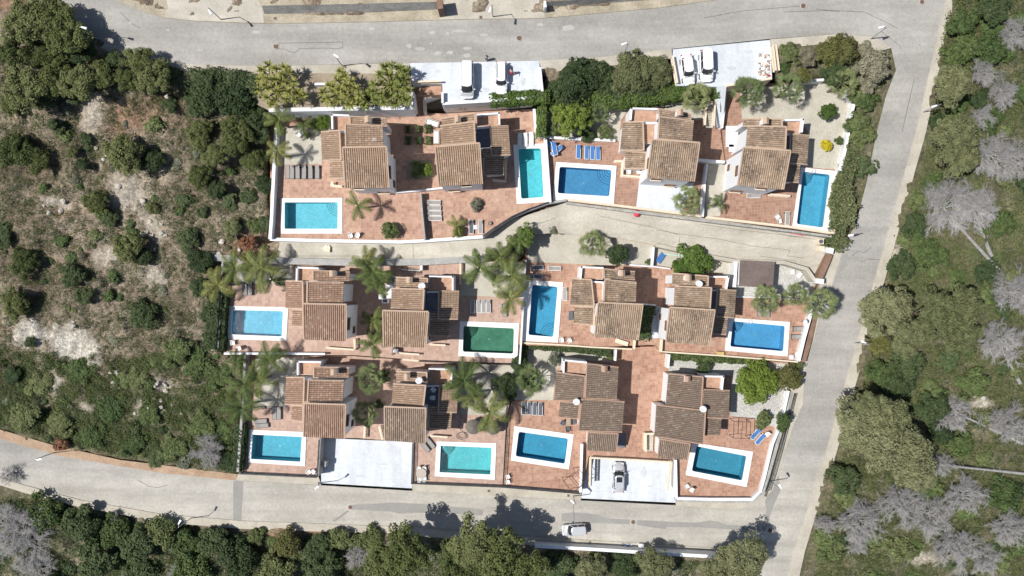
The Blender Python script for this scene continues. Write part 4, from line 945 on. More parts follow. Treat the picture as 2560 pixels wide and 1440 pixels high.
# porches of the two brown roofed villas
def porch(label, quad, lz, mat):
    c = P(*quad[0], lz); t = thing('porch', label, 'porch', c); pts = [P(u, v, lz + .35) for u, v in quad][::-1]
    MB().prism([Vector((p.x, p.y, lz - .1)) for p in pts], pts).build('floor', mat, t, c)
    mb = MB(); pp = [P(u, v, lz + .35) for u, v in quad]
    return t
porch('blue grey side porch of the brown roofed villa above the silver car', [(1546, 1086), (1566, 1083), (1562, 1120), (1543, 1118)], 2.0, M_slate)
porch('pale tiled side porch of the brown roofed villa left of the teal pool', [(1612, 1081), (1634, 1083), (1632, 1128), (1612, 1126)], 2.0, M_gravel)
balustrade('cream balustrade of the pale side porch', [(1612, 1126), (1612, 1082), (1632, 1081)], 2.35, .2)
balustrade('cream balustrade round the porch of the third top villa', [(1534, 405), (1555, 406), (1553, 441), (1604, 445)], 7.5, .25)
balustrade('cream balustrade at the second top villa porch', [(1232, 452), (1264, 455), (1266, 400)], 7.5, .25)
balustrade('cream balustrade at the fourth top villa by its side door', [(1920, 488), (1970, 492)], 7.5, .25)
balustrade('cream balustrade at the second bottom villa porch', [(1077, 1087), (1120, 1090)], 2.0, .25)
balustrade('cream balustrade at the first top villa porch', [(834, 456), (832, 466), (858, 468)], 7.5, .25)


# ------------------------------------------------------------------ vegetation meshes
def quads_from(c, n, s, asp=1.0, jit=.5, r=None):
    """leaf cards: centres c, normals n, half sizes s"""
    r = r or rng; N = len(c)
    n = n + r.normal(0, jit, (N, 3)); n /= np.linalg.norm(n, axis=1)[:, None] + 1e-9
    a = r.normal(0, 1, (N, 3)); a -= n * (a * n).sum(1)[:, None]; a /= np.linalg.norm(a, axis=1)[:, None] + 1e-9
    b = np.cross(n, a); s = np.asarray(s).reshape(-1, 1)
    V = np.stack([c - a * s - b * s * asp * .6, c + a * s * .2 - b * s * asp, c + a * s + b * s * asp * .5, c - a * s * .3 + b * s * asp], 1).reshape(-1, 3)
    return V, np.arange(N * 4).reshape(-1, 4)
def tube_mesh(segs, sides=3):
    segs = np.array(segs, float); p0, p1, r0, r1 = segs[:, :3], segs[:, 3:6], segs[:, 6], segs[:, 7]
    d_ = p1 - p0; d_ /= np.linalg.norm(d_, axis=1)[:, None] + 1e-9
    up = np.where(abs(d_[:, 2:3]) < .9, [[0, 0, 1.]], [[1., 0, 0]]); a = np.cross(d_, up); a /= np.linalg.norm(a, axis=1)[:, None]; b = np.cross(a, d_)
    V = []
    for p, r_ in ((p0, r0), (p1, r1)):
        for k in range(sides):
            t = 2 * math.pi * k / sides; V.append(p + (a * math.cos(t) + b * math.sin(t)) * r_[:, None])
    V = np.stack(V, 1); n = len(segs); base = np.arange(n)[:, None] * (2 * sides)
    F = np.concatenate([base + np.array([k, (k + 1) % sides, sides + (k + 1) % sides, sides + k]) for k in range(sides)], 0)
    return V.reshape(-1, 3), F
def crown_mesh(name, mat, seed, ncl=40, per=110, leaf=.06, flat=.62, clr=.27, jag=.22, hollow=.55):
    """unit crown (radius 1, base at z 0); many leaf cards gathered in uneven clumps"""
    r = np.random.default_rng(seed)
    ph = r.random(6) * 6.28
    def lob(th): return 1 + jag * (np.sin(2 * th + ph[0]) * .5 + np.sin(3 * th + ph[1]) * .5 + np.sin(5 * th + ph[2]) * .35)
    th = r.random(ncl) * 2 * math.pi; el = np.arcsin(r.random(ncl) ** .8); rad = hollow + (1 - hollow) * r.random(ncl) ** .5
    rad *= (1 - clr * .8)
    cc = np.stack([np.cos(th) * np.cos(el) * rad * lob(th), np.sin(th) * np.cos(el) * rad * lob(th), np.sin(el) * rad * flat * 1.1 + .16], 1)
    # a few clumps low and centred so the middle is closed
    k = max(3, ncl // 6); cc[:k, :2] *= .35; cc[:k, 2] = flat * (.55 + .35 * r.random(k))
    cr = clr * (.6 + .8 * r.random(ncl))
    d_ = r.normal(0, 1, (ncl, per, 3)); d_[..., 2] = np.abs(d_[..., 2]) * 1.0 - .35; d_ /= np.linalg.norm(d_, axis=2)[..., None]
    rr = (.72 + .36 * r.random((ncl, per, 1)))
    c = (cc[:, None] + d_ * rr * cr[:, None, None] * np.array([1, 1, .8])).reshape(-1, 3)
    n = (d_ * .8 + np.array([0, 0, .55])).reshape(-1, 3)
    V, F = quads_from(c, n, leaf * (.6 + .8 * r.random(len(c))), .8, .38, r)
    # inner core keeps daylight out of the middle of the crown
    for j in range(0, ncl, 2):
        u_, v_ = np.meshgrid(np.arange(6) / 6 * 2 * math.pi, np.array([.15, .5, .85]) * math.pi)
        sp = np.stack([np.sin(v_) * np.cos(u_), np.sin(v_) * np.sin(u_), np.cos(v_)], -1).reshape(-1, 3) * cr[j] * .62 + cc[j]
        idx = np.arange(18).reshape(3, 6); nx = np.roll(idx, -1, 1)
        f = np.stack([idx[:-1], idx[1:], nx[1:], nx[:-1]], -1).reshape(-1, 4); F = np.concatenate([F, f + len(V)]); V = np.concatenate([V, sp])
    return npmesh(name, V, F, mat)
def trunk_mesh(name, seed, h=1.0, r0=.05, mat=None, limbs=5):
    r = np.random.default_rng(seed); segs = []
    p = np.array([0, 0, -.25]); dd = np.array([0, 0, 1.0])
    pts = [p]
    for k in range(4): p = p + np.array([r.normal(0, .03), r.normal(0, .03), (h * .55 + .25) / 4]); pts.append(p)
    for k in range(4): segs.append([*pts[k], *pts[k + 1], r0 * (1 - k * .15), r0 * (1 - (k + 1) * .15)])
    for j in range(limbs):
        a = 2 * math.pi * j / limbs + r.random(); q = pts[2 + j % 3]; e = q + np.array([math.cos(a) * .3, math.sin(a) * .3, .22 + .1 * r.random()])
        e2 = e + np.array([math.cos(a) * .25, math.sin(a) * .25, .1]); segs += [[*q, *e, r0 * .5, r0 * .32], [*e, *e2, r0 * .32, r0 * .12]]
    V, F = tube_mesh(segs, 6); return npmesh(name, V, F, mat or M_bark)
def variants(fn, n, *a, **k): return [fn(*(x if not callable(x) else x(i) for x in a), seed=100 + i * 13, **k) for i in range(n)]
def mkset(nm, mat, n, **k): return [crown_mesh(nm, mat, 17 * i + len(nm) * 7 + 3, **k) for i in range(n)]
CR = {
 'pine': mkset('crown', L_pine, 6, ncl=80, per=125, leaf=.032, clr=.19, flat=.55, jag=.30),
 'olivepine': mkset('crown', L_pineR, 5, ncl=70, per=170, leaf=.026, clr=.20, flat=.62, jag=.24),
 'dark': mkset('crown', L_dark, 5, ncl=52, per=115, leaf=.042, clr=.22, flat=.5, jag=.28),
 'bush': mkset('crown', L_bush, 6, ncl=44, per=75, leaf=.05, clr=.24, flat=.40, jag=.38),
 'sage': mkset('crown', L_sage, 2, ncl=24, per=80, leaf=.07, clr=.30, flat=.6, jag=.2),
 'fresh': mkset('crown', L_fresh, 2, ncl=110, per=110, leaf=.030, clr=.17, flat=.62, jag=.03, hollow=.3),
 'ball': mkset('crown', L_bush, 2, ncl=70, per=60, leaf=.05, clr=.20, flat=.7, jag=.02, hollow=.3),
 'hedgegreen': mkset('crown', L_hedge, 2, ncl=44, per=90, leaf=.055, clr=.25, flat=.6, jag=.22),
 'yellow': mkset('crown', L_yellow, 1, ncl=26, per=90, leaf=.07, clr=.3, flat=.7, jag=.06),
 'silver': mkset('crown', L_silver, 2, ncl=40, per=110, leaf=.045, clr=.24, flat=.6, jag=.2),
 'rust': mkset('crown', L_rust, 2, ncl=40, per=110, leaf=.045, clr=.24, flat=.55, jag=.2),
 'small': mkset('crown', L_bush, 4, ncl=9, per=50, leaf=.15, clr=.45, flat=.55, jag=.2),
 'smalldark': mkset('crown', L_dark, 3, ncl=9, per=50, leaf=.15, clr=.45, flat=.6, jag=.2),
 'smallsage': mkset('crown', L_sage, 3, ncl=9, per=50, leaf=.15, clr=.45, flat=.55, jag=.2),
 'red': mkset('crown', L_red, 1, ncl=14, per=60, leaf=.09, clr=.35, flat=.5, jag=.25)}
TR = [trunk_mesh('trunk', i) for i in range(3)]
STEM = [trunk_mesh('stem', 9 + i, r0=.04) for i in range(2)]
cnt = [0]
def tree(kind, u, v, rpx, label, h=None, name='pine_tree', cat='tree', group=None, z=None, flat=1.0, stretch=1.0, rz=None):
    """crown centre seen at photo pixel u,v with radius rpx"""
    cnt[0] += 1; k = cnt[0]; zg = z if z is not None else min(wild(v), ground_z(u, v) if True else 0)
    if z is None: zg = ground_z(u, v)
    rm = rpx * (HC - zg) / FP; h = h or rm * 1.5
    ch = rm * .75 * flat                      # crown height
    c = P(u, v, zg + max(0, h - ch * .6)); t = thing(name, label, cat, (c.x, c.y, zg), rz if rz is not None else random.uniform(0, 6.28), group)
    cr = link('crown' if cat != 'shrub' else 'foliage', random.choice(CR[kind]), None, t, (0, 0, max(0, h - ch))); cr.scale = (rm * stretch, rm / stretch, rm * flat * (1.05))
    if cat == 'tree' or rpx > 22:
        tk = link('trunk' if cat == 'tree' else 'stem', random.choice(TR if cat == 'tree' else STEM), None, t, (0, 0, 0)); tk.scale = (min(1, rm * .55) * 3, min(1, rm * .55) * 3, max(.6, h) * 1.0) if cat == 'tree' else (rm, rm, h * 1.0)
    return t
# ---- palms
def frond(V, F, base, az, L, rise, droop, r, nl=16, lw=.06, ll=.42, ncurl=10):
    pts = []; p = np.array(base, float); el = rise
    for k in range(ncurl + 1):
        pts.append(p.copy()); p = p + np.array([math.cos(az) * math.cos(el), math.sin(az) * math.cos(el), math.sin(el)]) * L / ncurl; el -= droop / ncurl; az += r.normal(0, .02)
    pts = np.array(pts)
    for k in range(ncurl):
        a, b = pts[k], pts[k + 1]; dd = (b - a) / np.linalg.norm(b - a); sd = np.cross(dd, [0, 0, 1]); sd /= np.linalg.norm(sd) + 1e-9
        w_ = .03 * (1 - k / ncurl) + .008; n0 = len(V); V += [a - sd * w_, a + sd * w_, b + sd * w_ * .9, b - sd * w_ * .9]; F.append((n0, n0 + 1, n0 + 2, n0 + 3))
        if k < 1: continue
        m_ = 4
        for j in range(m_):
            q = a + (b - a) * j / m_; f = (k + j / m_) / ncurl; l = ll * math.sin(math.pi * min(1, .18 + f * .8)) + .08
            for sgn in (-1, 1):
                tip = q + sd * sgn * l * .8 + dd * l * .55 + np.array([0, 0, -l * (.25 + .35 * r.random())]); n0 = len(V)
                V += [q - dd * lw * .5, q + dd * lw, tip + dd * lw * .4, tip - dd * lw * .2]; F.append((n0, n0 + 1, n0 + 2, n0 + 3))
def feather_crown(seed, nf=15):
    r = np.random.default_rng(seed); V, F = [], []
    for i in range(nf):
        lay = i / nf; frond(V, F, (0, 0, 0), i * 2.4 + r.normal(0, .2), 1.0 + .15 * r.random(), R(58 - 46 * lay), R(78 + 45 * r.random()), r, ll=.17, lw=.016)
    return npmesh('fronds', np.array(V), np.array(F), L_palm)
def fan_crown(seed, nf=20):
    r = np.random.default_rng(seed); V, F = [], []
    for i in range(nf):
        lay = i / nf; az = i * 2.4 + r.normal(0, .15); el = R(62 - 66 * lay); Lp = .40 + .22 * lay * r.random()
        dd = np.array([math.cos(az) * math.cos(el), math.sin(az) * math.cos(el), math.sin(el)]); sd = np.array([-math.sin(az), math.cos(az), 0]); up = np.cross(dd, sd)
        a = np.zeros(3); b = dd * Lp; n0 = len(V); V += [a - sd * .015, a + sd * .015, b + sd * .012, b - sd * .012]; F.append((n0, n0 + 1, n0 + 2, n0 + 3))
        R_ = .40; nb = 13
        for k in range(nb):
            t = (k / (nb - 1) - .5) * R(165); w_ = R(6.2); d1 = dd * math.cos(t) + sd * math.sin(t)
            def pt(tt, rad, fold): return b + (dd * math.cos(tt) + sd * math.sin(tt)) * rad + np.array([0, 0, -1]) * (rad * rad * .55) + up * fold
            n0 = len(V); rl = R_ * (.85 + .2 * r.random()) * (1 - .15 * abs(t))
            V += [b, pt(t - w_, rl * .6, .012), pt(t, rl, 0), pt(t + w_, rl * .6, -.008)]; F.append((n0, n0 + 1, n0 + 2, n0 + 3))
    return npmesh('fan_leaves', np.array(V), np.array(F), L_fan)
def yucca_head(seed):
    r = np.random.default_rng(seed); V, F = [], []
    for i in range(46):
        az = r.random() * 6.28; el = R(85 - 105 * r.random()); L = .9 + .25 * r.random()
        dd = np.array([math.cos(az) * math.cos(el), math.sin(az) * math.cos(el), math.sin(el)]); sd = np.array([-math.sin(az), math.cos(az), 0]); n0 = len(V)
        m_ = dd * L * .5; e = dd * L + np.array([0, 0, -.12]); V += [-sd * .05, sd * .05, m_ + sd * .075, m_ - sd * .075]; F.append((n0, n0 + 1, n0 + 2, n0 + 3)); n0 = len(V)
        V += [m_ - sd * .075, m_ + sd * .075, e + sd * .01, e - sd * .01]; F.append((n0, n0 + 1, n0 + 2, n0 + 3))
    return V, F
FE = [feather_crown(3, 9), feather_crown(8, 8), feather_crown(21, 6), feather_crown(44, 10)]; FA = [fan_crown(5), fan_crown(12, 22), fan_crown(31, 18)]
_pt = MB().lathe((0, 0, 0), [(.17, -.3), (.15, .3), (.13, 1.0)], 10)
PT = bpy.data.meshes.new('trunk'); PT.from_pydata(_pt.v, [], _pt.f); PT.materials.append(M_bark)
def palm(u, v, rpx, label, h=4.0, z=4.0, fan=False, few=False):
    c = P(u, v, z + h); t = thing('palm_tree', label, 'palm', (c.x, c.y, z), random.uniform(0, 6.28)); rm = rpx * (HC - z - h) / FP
    tk = link('trunk', PT, None, t); tk.scale = (1, 1, h)
    cr = link('fronds', random.choice(FA) if fan else (FE[2] if few else random.choice([FE[0], FE[1], FE[3]])), None, t, (0, 0, h)); k = rm / (.74 if fan else .74); cr.scale = (k, k, k * .9)
    return t
def yucca(u, v, pts, label, z, h=3.4):
    c = P(u, v, z); t = thing('yucca_tree', label, 'tree', c); segs = []; VV, FF = [], []
    for (a, b) in pts:
        hh = h * random.uniform(.7, 1.1); q = P(a, b, z + hh) - c; mid = (q.x * .5, q.y * .5, hh * .45); segs += [[0, 0, -.2, *mid, .16, .11], [*mid, q.x, q.y, hh, .11, .07]]
        hv, hf = yucca_head(random.randint(0, 9999)); s = random.uniform(.78, 1.0); n0 = len(VV)
        VV += [x * s + np.array([q.x, q.y, hh]) for x in hv]; FF += [tuple(i + n0 for i in f) for f in hf]
    link('foliage', npmesh('foliage', np.array(VV), np.array(FF), L_yucca), None, t)
    V_, F_ = tube_mesh(segs, 6); link('trunk', npmesh('trunk', V_, F_, M_bark), None, t)
# ---- bare dead trees
def dead_crown(seed, spread=1.0):
    r = np.random.default_rng(seed); segs = []
    def grow(p, dd, L, rad, lev):
        n = 3; 
        for k in range(n):
            dd = dd + r.normal(0, .16, 3); dd[2] += .02; dd /= np.linalg.norm(dd); q = p + dd * L / n; segs.append([*p, *q, rad * (1 - k * .2), rad * (1 - (k + 1) * .2)]); p = q
            if lev < 3:
                for j in range(2 if lev < 2 else 4):
                    e = dd + r.normal(0, .55, 3); e[2] = e[2] * .6; e /= np.linalg.norm(e); grow(p, e, L * (.62 if lev < 2 else .55), rad * .62, lev + 1)
    for i in range(13):
        a = 6.283 * i / 13 + r.normal(0, .2); grow(np.array([0, 0, .1]), np.array([math.cos(a), math.sin(a), .45 + .3 * r.random()]) , .60 * (.65 + .6 * r.random()), .018, 0)
    V, F = tube_mesh(segs, 3); return npmesh('bare_twigs', V, F, M_dead)
DC = [dead_crown(x) for x in (2, 5, 9, 14, 23)]
def dead(u, v, rpx, label, base=None, h=3.0, stretch=1.0, rz=None):
    zg = ground_z(u, v); c = P(u, v, zg + h * .6); rm = rpx * (HC - zg - h * .5) / FP
    t = thing('dead_tree', label, 'dead tree', (c.x, c.y, zg))
    cr = link('bare_twigs', random.choice(DC), None, t, (0, 0, h * .35)); cr.scale = (rm * 1.02, rm * 1.02 / stretch, rm * .6); cr.rotation_euler = (0, 0, rz if rz is not None else random.uniform(0, 6.28))
    o = np.array([c.x, c.y, zg])
    if base:
        b = G(*base, .5); b.z = ground_z(*base) + .3; e = np.array([*b]) - o; m1 = e * .5 + np.array([0, 0, .5]); segs = [[0, 0, h * .4, *m1, .13, .19], [*m1, *e, .19, .26]]
        for k in range(9):
            f = random.uniform(.15, .7); q = np.array([0, 0, h * .4]) * (1 - f) + e * f; sdn = np.cross(e / np.linalg.norm(e), [0, 0, 1]) * random.choice((-1, 1)); w_ = q + (sdn * random.uniform(.5, 1.1) - e / np.linalg.norm(e) * 1.0) * rm * .55 + np.array([0, 0, .8])
            segs.append([*q, *w_, .05, .012])
    else: segs = [[0, 0, -.3, 0, 0, h * .5, .18, .12]]
    V, F = tube_mesh(segs, 6); link('trunk', npmesh('trunk', V, F, M_dead), None, t)
# ---- clipped hedges
def hedge(label, pts, wid, h, z, mat=None, name='hedge', leaf=.11, dens=70, cat='hedge', lump=.18):
    pp = path3(pts, z + h * .8); o = Vector((pp[0].x, pp[0].y, z)); mb = MB(); Vs = []; Ns = []
    for a, b in zip(pp, pp[1:]):
        L = (b - a).length; dn = (b - a).normalized(); sd = Vector((-dn.y, dn.x, 0)); n = int(L * (wid + 2 * h) * dens); r_ = rng.random((n, 3)); perim = wid + 2 * h * .9
        s = r_[:, 0] * (L + wid * .5) - wid * .25; q = r_[:, 1] * perim; jit = rng.normal(0, .05, n)
        wav = lump * (np.sin(s * 1.9 + a.x) + np.sin(s * 4.1 + a.y * 2)) * .5
        x = np.where(q < h * .9, -wid / 2, np.where(q < h * .9 + wid, q - h * .9 - wid / 2, wid / 2)); zz = np.where(q < h * .9, q, np.where(q < h * .9 + wid, h, perim - q))
        edge = np.clip(np.abs(x) / (wid / 2), 0, 1) ** 4; zz = zz - edge * h * .12 * (zz > h * .8)
        x = x * (1 + wav * .6) + jit; zz = zz * (1 + wav * .35) + jit
        A = np.array([a.x, a.y]); P2 = A + np.outer(s, [dn.x, dn.y]) + np.outer(x, [sd.x, sd.y])
        Vs.append(np.column_stack([P2, z + zz])); Ns.append(np.column_stack([np.outer(np.sign(x) * (np.abs(x) > wid * .45), [sd.x, sd.y]), np.ones(n) * .7]))
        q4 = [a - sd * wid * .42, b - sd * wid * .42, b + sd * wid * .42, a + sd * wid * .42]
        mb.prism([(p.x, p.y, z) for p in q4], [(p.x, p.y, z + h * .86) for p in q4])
    c = np.concatenate(Vs); n = np.concatenate(Ns); V, F = quads_from(c, n, leaf * (.6 + .8 * rng.random(len(c))), .8, .45)
    V = V - np.array(o); t = thing(name, label, cat, o); mt = mat or L_hedge
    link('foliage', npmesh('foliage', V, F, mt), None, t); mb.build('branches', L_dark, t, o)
    return t


#--PART3--
# ------------------------------------------------------------------ vehicles
P_white = plain('car_paint_white', (.80, .81, .82), .22, .02); P_silver = plain('car_paint_silver', (.62, .63, .65), .28, .03, 2, .3)
P_silverb = plain('car_paint_pale_silver', (.72, .73, .75), .3, .03, 2, .1)
for mm in (P_white, P_silver, P_silverb): mm.node_tree.nodes['Principled BSDF'].inputs['Coat Weight'].default_value = .6
M_tyre = plain('tyre_rubber', (.02, .02, .02), .9); M_rim = plain('alloy_rim', (.5, .5, .52), .35, .03, 3, .7)
M_red = plain('red_lens', (.45, .02, .02), .25); M_head = plain('headlight_lens', (.7, .72, .75), .1); M_plas = plain('black_trim', (.03, .03, .03), .7)
def car(label, u, v, ang, L, W, H, z, paint, hood=.27, boot=.05, rake=.55, sunroof=False, rails=False, cat='car', name='parked_car', rear_rake=.25):
    """front along local +Y"""
    c = P(u, v, z + .02); c2 = P(u, v, z + H * .55); c = Vector((c2.x, c2.y, z + .02))
    t = thing(name, label, cat, c, R(ang), 'cars parked round the villas'); w = W / 2; h = L / 2; zs = H * .58
    st_ = [(-h, w * .72, zs * .82), (-h + .08, w * .86, zs * .95), (-h + .35, w * .95, zs), (-h * .5, w, zs * 1.02), (0, w, zs * 1.02), (h * .45, w, zs), (h - hood * L * .55, w * .98, zs * .96), (h - .45, w * .94, zs * .86), (h - .15, w * .84, zs * .74), (h, w * .62, zs * .60)]
    V, F = [], []
    for y, ww, z1 in st_:
        zb = .22
        ring = [(-ww * .9, zb), (-ww, zb + .18), (-ww, z1 - .14), (-ww * .94, z1 - .03), (-ww * .72, z1 + .02), (-ww * .3, z1 + .05), (ww * .3, z1 + .05), (ww * .72, z1 + .02), (ww * .94, z1 - .03), (ww, z1 - .14), (ww, zb + .18), (ww * .9, zb)]
        V += [(x, y, zz) for x, zz in ring]
    n = 12
    for i in range(len(st_) - 1):
        for j in range(n): F.append((i * n + j, i * n + (j + 1) % n, (i + 1) * n + (j + 1) % n, (i + 1) * n + j))
    F.append(tuple(range(n))); F.append(tuple(range(len(V) - 1, len(V) - n - 1, -1)))
    mb = MB().add(V, F); body = mb.build('body', paint, t, smooth=True)
    # greenhouse
    yf0 = h - hood * L; yr0 = -h + boot * L + .05; yf1 = yf0 - rake; yr1 = yr0 + rear_rake; z0 = zs + .0; z1 = H - .05
    def ring(yf, yr, ww, zz, k=.16):
        return [(-ww + k, yr, zz), (ww - k, yr, zz), (ww, yr + k * 1.3, zz), (ww * 1.0, (yf + yr) / 2, zz), (ww, yf - k * 1.8, zz), (ww * .7, yf - .03, zz), (0, yf + .05, zz), (-ww * .7, yf - .03, zz), (-ww, yf - k * 1.8, zz), (-ww, (yf + yr) / 2, zz), (-ww, yr + k * 1.3, zz)]
    b0, b1 = ring(yf0, yr0, w * .90, z0), ring(yf1, yr1, w * .74, z1)
    g = MB().prism(b0, b1).build('window', M_glass, t, smooth=False)
    rr = ring(yf1 + .05, yr1 - .05, w * .76, z1 + .005); r2 = ring(yf1 - .06, yr1 + .04, w * .68, H, .2)
    MB().prism(rr, r2).build('roof', paint, t, smooth=False)
    for i in (2, 3, 4, 8, 9, 10):
        a, b = Vector(b0[i]), Vector(b1[i]); MB().bar(a + Vector((0, 0, -.02)), b, .06, .05).build('pillar', paint, t)
    if sunroof: MB().prism([(-w * .48, yf1 - .95, H - .01), (w * .48, yf1 - .95, H - .01), (w * .48, yf1 - .18, H - .01), (-w * .48, yf1 - .18, H - .01)], [(-w * .48, yf1 - .95, H + .015), (w * .48, yf1 - .95, H + .015), (w * .48, yf1 - .18, H + .015), (-w * .48, yf1 - .18, H + .015)]).build('sunroof', M_glass, t)
    if rails:
        for s in (-1, 1): MB().bar((s * w * .66, yr1 + .1, H + .04), (s * w * .66, yf1 - .15, H + .04), .05).build('roof_rail', M_plas, t)
    for s in (-1, 1):
        m_ = MB().box((s * (w + .09), yf0 - .35, zs + .10), (.2, .13, .14)).build('mirror', paint, t)
        MB().box((s * w * .66, h - .22, zs * .72), (.34, .28, .12)).build('headlight', M_head, t)
        MB().box((s * w * .80, -h + .05, zs * .86), (.16, .14, .22)).build('taillight', M_red, t)
        for y in (h - L * .19, -h + L * .19):
            cyl = MB().cyl((0, 0, -.11), .32, .22, 18); cyl.v = [(s * (w - .10) + zz, y + yy, .32 + xx) for xx, yy, zz in cyl.v]; wh = cyl.build('wheel', M_tyre, t)
            cyl = MB().cyl((0, 0, -.115), .2, .23, 14); cyl.v = [(s * (w - .10) + zz, y + yy, .32 + xx) for xx, yy, zz in cyl.v]; cyl.build('rim', M_rim, wh)
    MB().box((0, h - .03, .36), (W * .62, .08, .16)).build('grille', M_plas, t)
    yy = yf0 + .1
    for s in (-1, 1): MB().bar((s * w * .78, yy, zs + .02), (s * w * .62, h - .35, zs * .86), .02).build('bonnet_seam', M_plas, t)
    MB().bar((-w * .7, yf0 + .06, zs + .05), (w * .7, yf0 + .06, zs + .05), .07, .03).build('wiper_tray', M_plas, t)
    return t
car('long pale silver van with dark windscreen, left on the upper pad', 1168, 199, 180, 4.85, 1.78, 1.9, 11.26, P_silverb, hood=.15, boot=.0, rake=.62, cat='van', name='parked_van', rear_rake=.1)
car('white family car with dark roof edges beside the woman in red', 1253, 194, 180, 4.25, 1.62, 1.5, 11.26, P_white, hood=.25, boot=.03, rake=.5, rails=True)
car('white saloon with rounded roof, left one on the right pad', 1720, 174, 187, 4.0, 1.62, 1.45, 11.23, P_white, hood=.26, boot=.08, rake=.55)
car('tall white people carrier, right one on the right pad', 1767, 164, 182, 4.2, 1.75, 1.75, 11.23, P_white, hood=.22, boot=.0, rake=.5, rear_rake=.1)
car('silver car with black sunroof alone on the lower white drive', 1547, 1194, 0, 4.45, 1.75, 1.5, .21, P_silver, hood=.27, boot=.1, rake=.6, sunroof=True)
car('silver hatchback with red tail lights by the lower kerb', 1436, 1325, 94, 3.75, 1.7, 1.45, wild(1325) + .08, P_silver, hood=.24, boot=.0, rake=.55, rear_rake=.2)

# ------------------------------------------------------------------ street lamps
def lamp(b, hd, label, dz=.15, h=4.7):
    base = G(*b, dz); top = base.z + h; H_ = P(*hd, top + .12); arm = Vector((H_.x - base.x, H_.y - base.y, 0)); L = arm.length
    if L > 1.6: arm = arm * (1.6 / L); H_ = Vector((base.x + arm.x, base.y + arm.y, H_.z))
    t = thing('street_lamp', label, 'street lamp', base, 0, 'street lamps'); dn = arm.normalized() if arm.length > .05 else Vector((0, 1, 0))
    MB().lathe((0, 0, 0), [(.09, -.1), (.075, .3), (.05, h * .85)], 10).build('pole', M_pole, t)
    tp = Vector((0, 0, h * .83)); e = Vector((arm.x, arm.y, h + .1)); MB().bar(tp, tp + (e - tp) * .5, .06).bar(tp + (e - tp) * .5, e, .05).build('arm', M_pole, t)
    hd_ = MB(); sd = Vector((-dn.y, dn.x, 0)); a = e - dn * .1; b2 = e + dn * .62
    hd_.prism([a - sd * .09, a + sd * .09, b2 + sd * .17, b2 - sd * .17], [a - sd * .07 + Vector((0, 0, .12)), a + sd * .07 + Vector((0, 0, .12)), b2 + sd * .14 + Vector((0, 0, .12)), b2 - sd * .14 + Vector((0, 0, .12))]) if sd.cross(dn).z > 0 else hd_.prism([a + sd * .09, a - sd * .09, b2 - sd * .17, b2 + sd * .17], [a + sd * .07 + Vector((0, 0, .12)), a - sd * .07 + Vector((0, 0, .12)), b2 - sd * .14 + Vector((0, 0, .12)), b2 + sd * .14 + Vector((0, 0, .12))])
    hd_.build('lamp_head', M_lamp, t)
for b, hd, l in [((243, 97), (205, 68), 'street lamp leaning over the big dark pine at the top left bend'), ((553, 49), (522, 26), 'street lamp on the concrete driveway at the top'),
     ((856, 165), (836, 137), 'street lamp above the yucca garden'), ((1232, 42), (1226, 19), 'street lamp on the stained drive at the top edge'), ((1558, 137), (1565, 108), 'street lamp behind the wide dark bushes'),
     ((2176, 97), (2208, 67), 'street lamp at the upper street corner by pale shrubs'), ((2307, 280), (2340, 264), 'street lamp on the far verge of the side road, upper one'), ((2112, 589), (2132, 587), 'street lamp hidden by the end of the long hedge'),
     ((2137, 857), (2163, 857), 'street lamp on the far verge of the side road, lower one'), ((1924, 1202), (1952, 1220), 'street lamp at the lower right terrace corner'), ((1433, 1240), (1434, 1258), 'street lamp at the left of the silver car drive'),
     ((801, 1207), (788, 1222), 'street lamp at the left corner of the large white drive'), ((478, 1295), (447, 1309), 'street lamp on the lower scrub side pavement'), ((134, 1132), (94, 1149), 'leftmost street lamp of the lower street')]:
    lamp(b, hd, l)

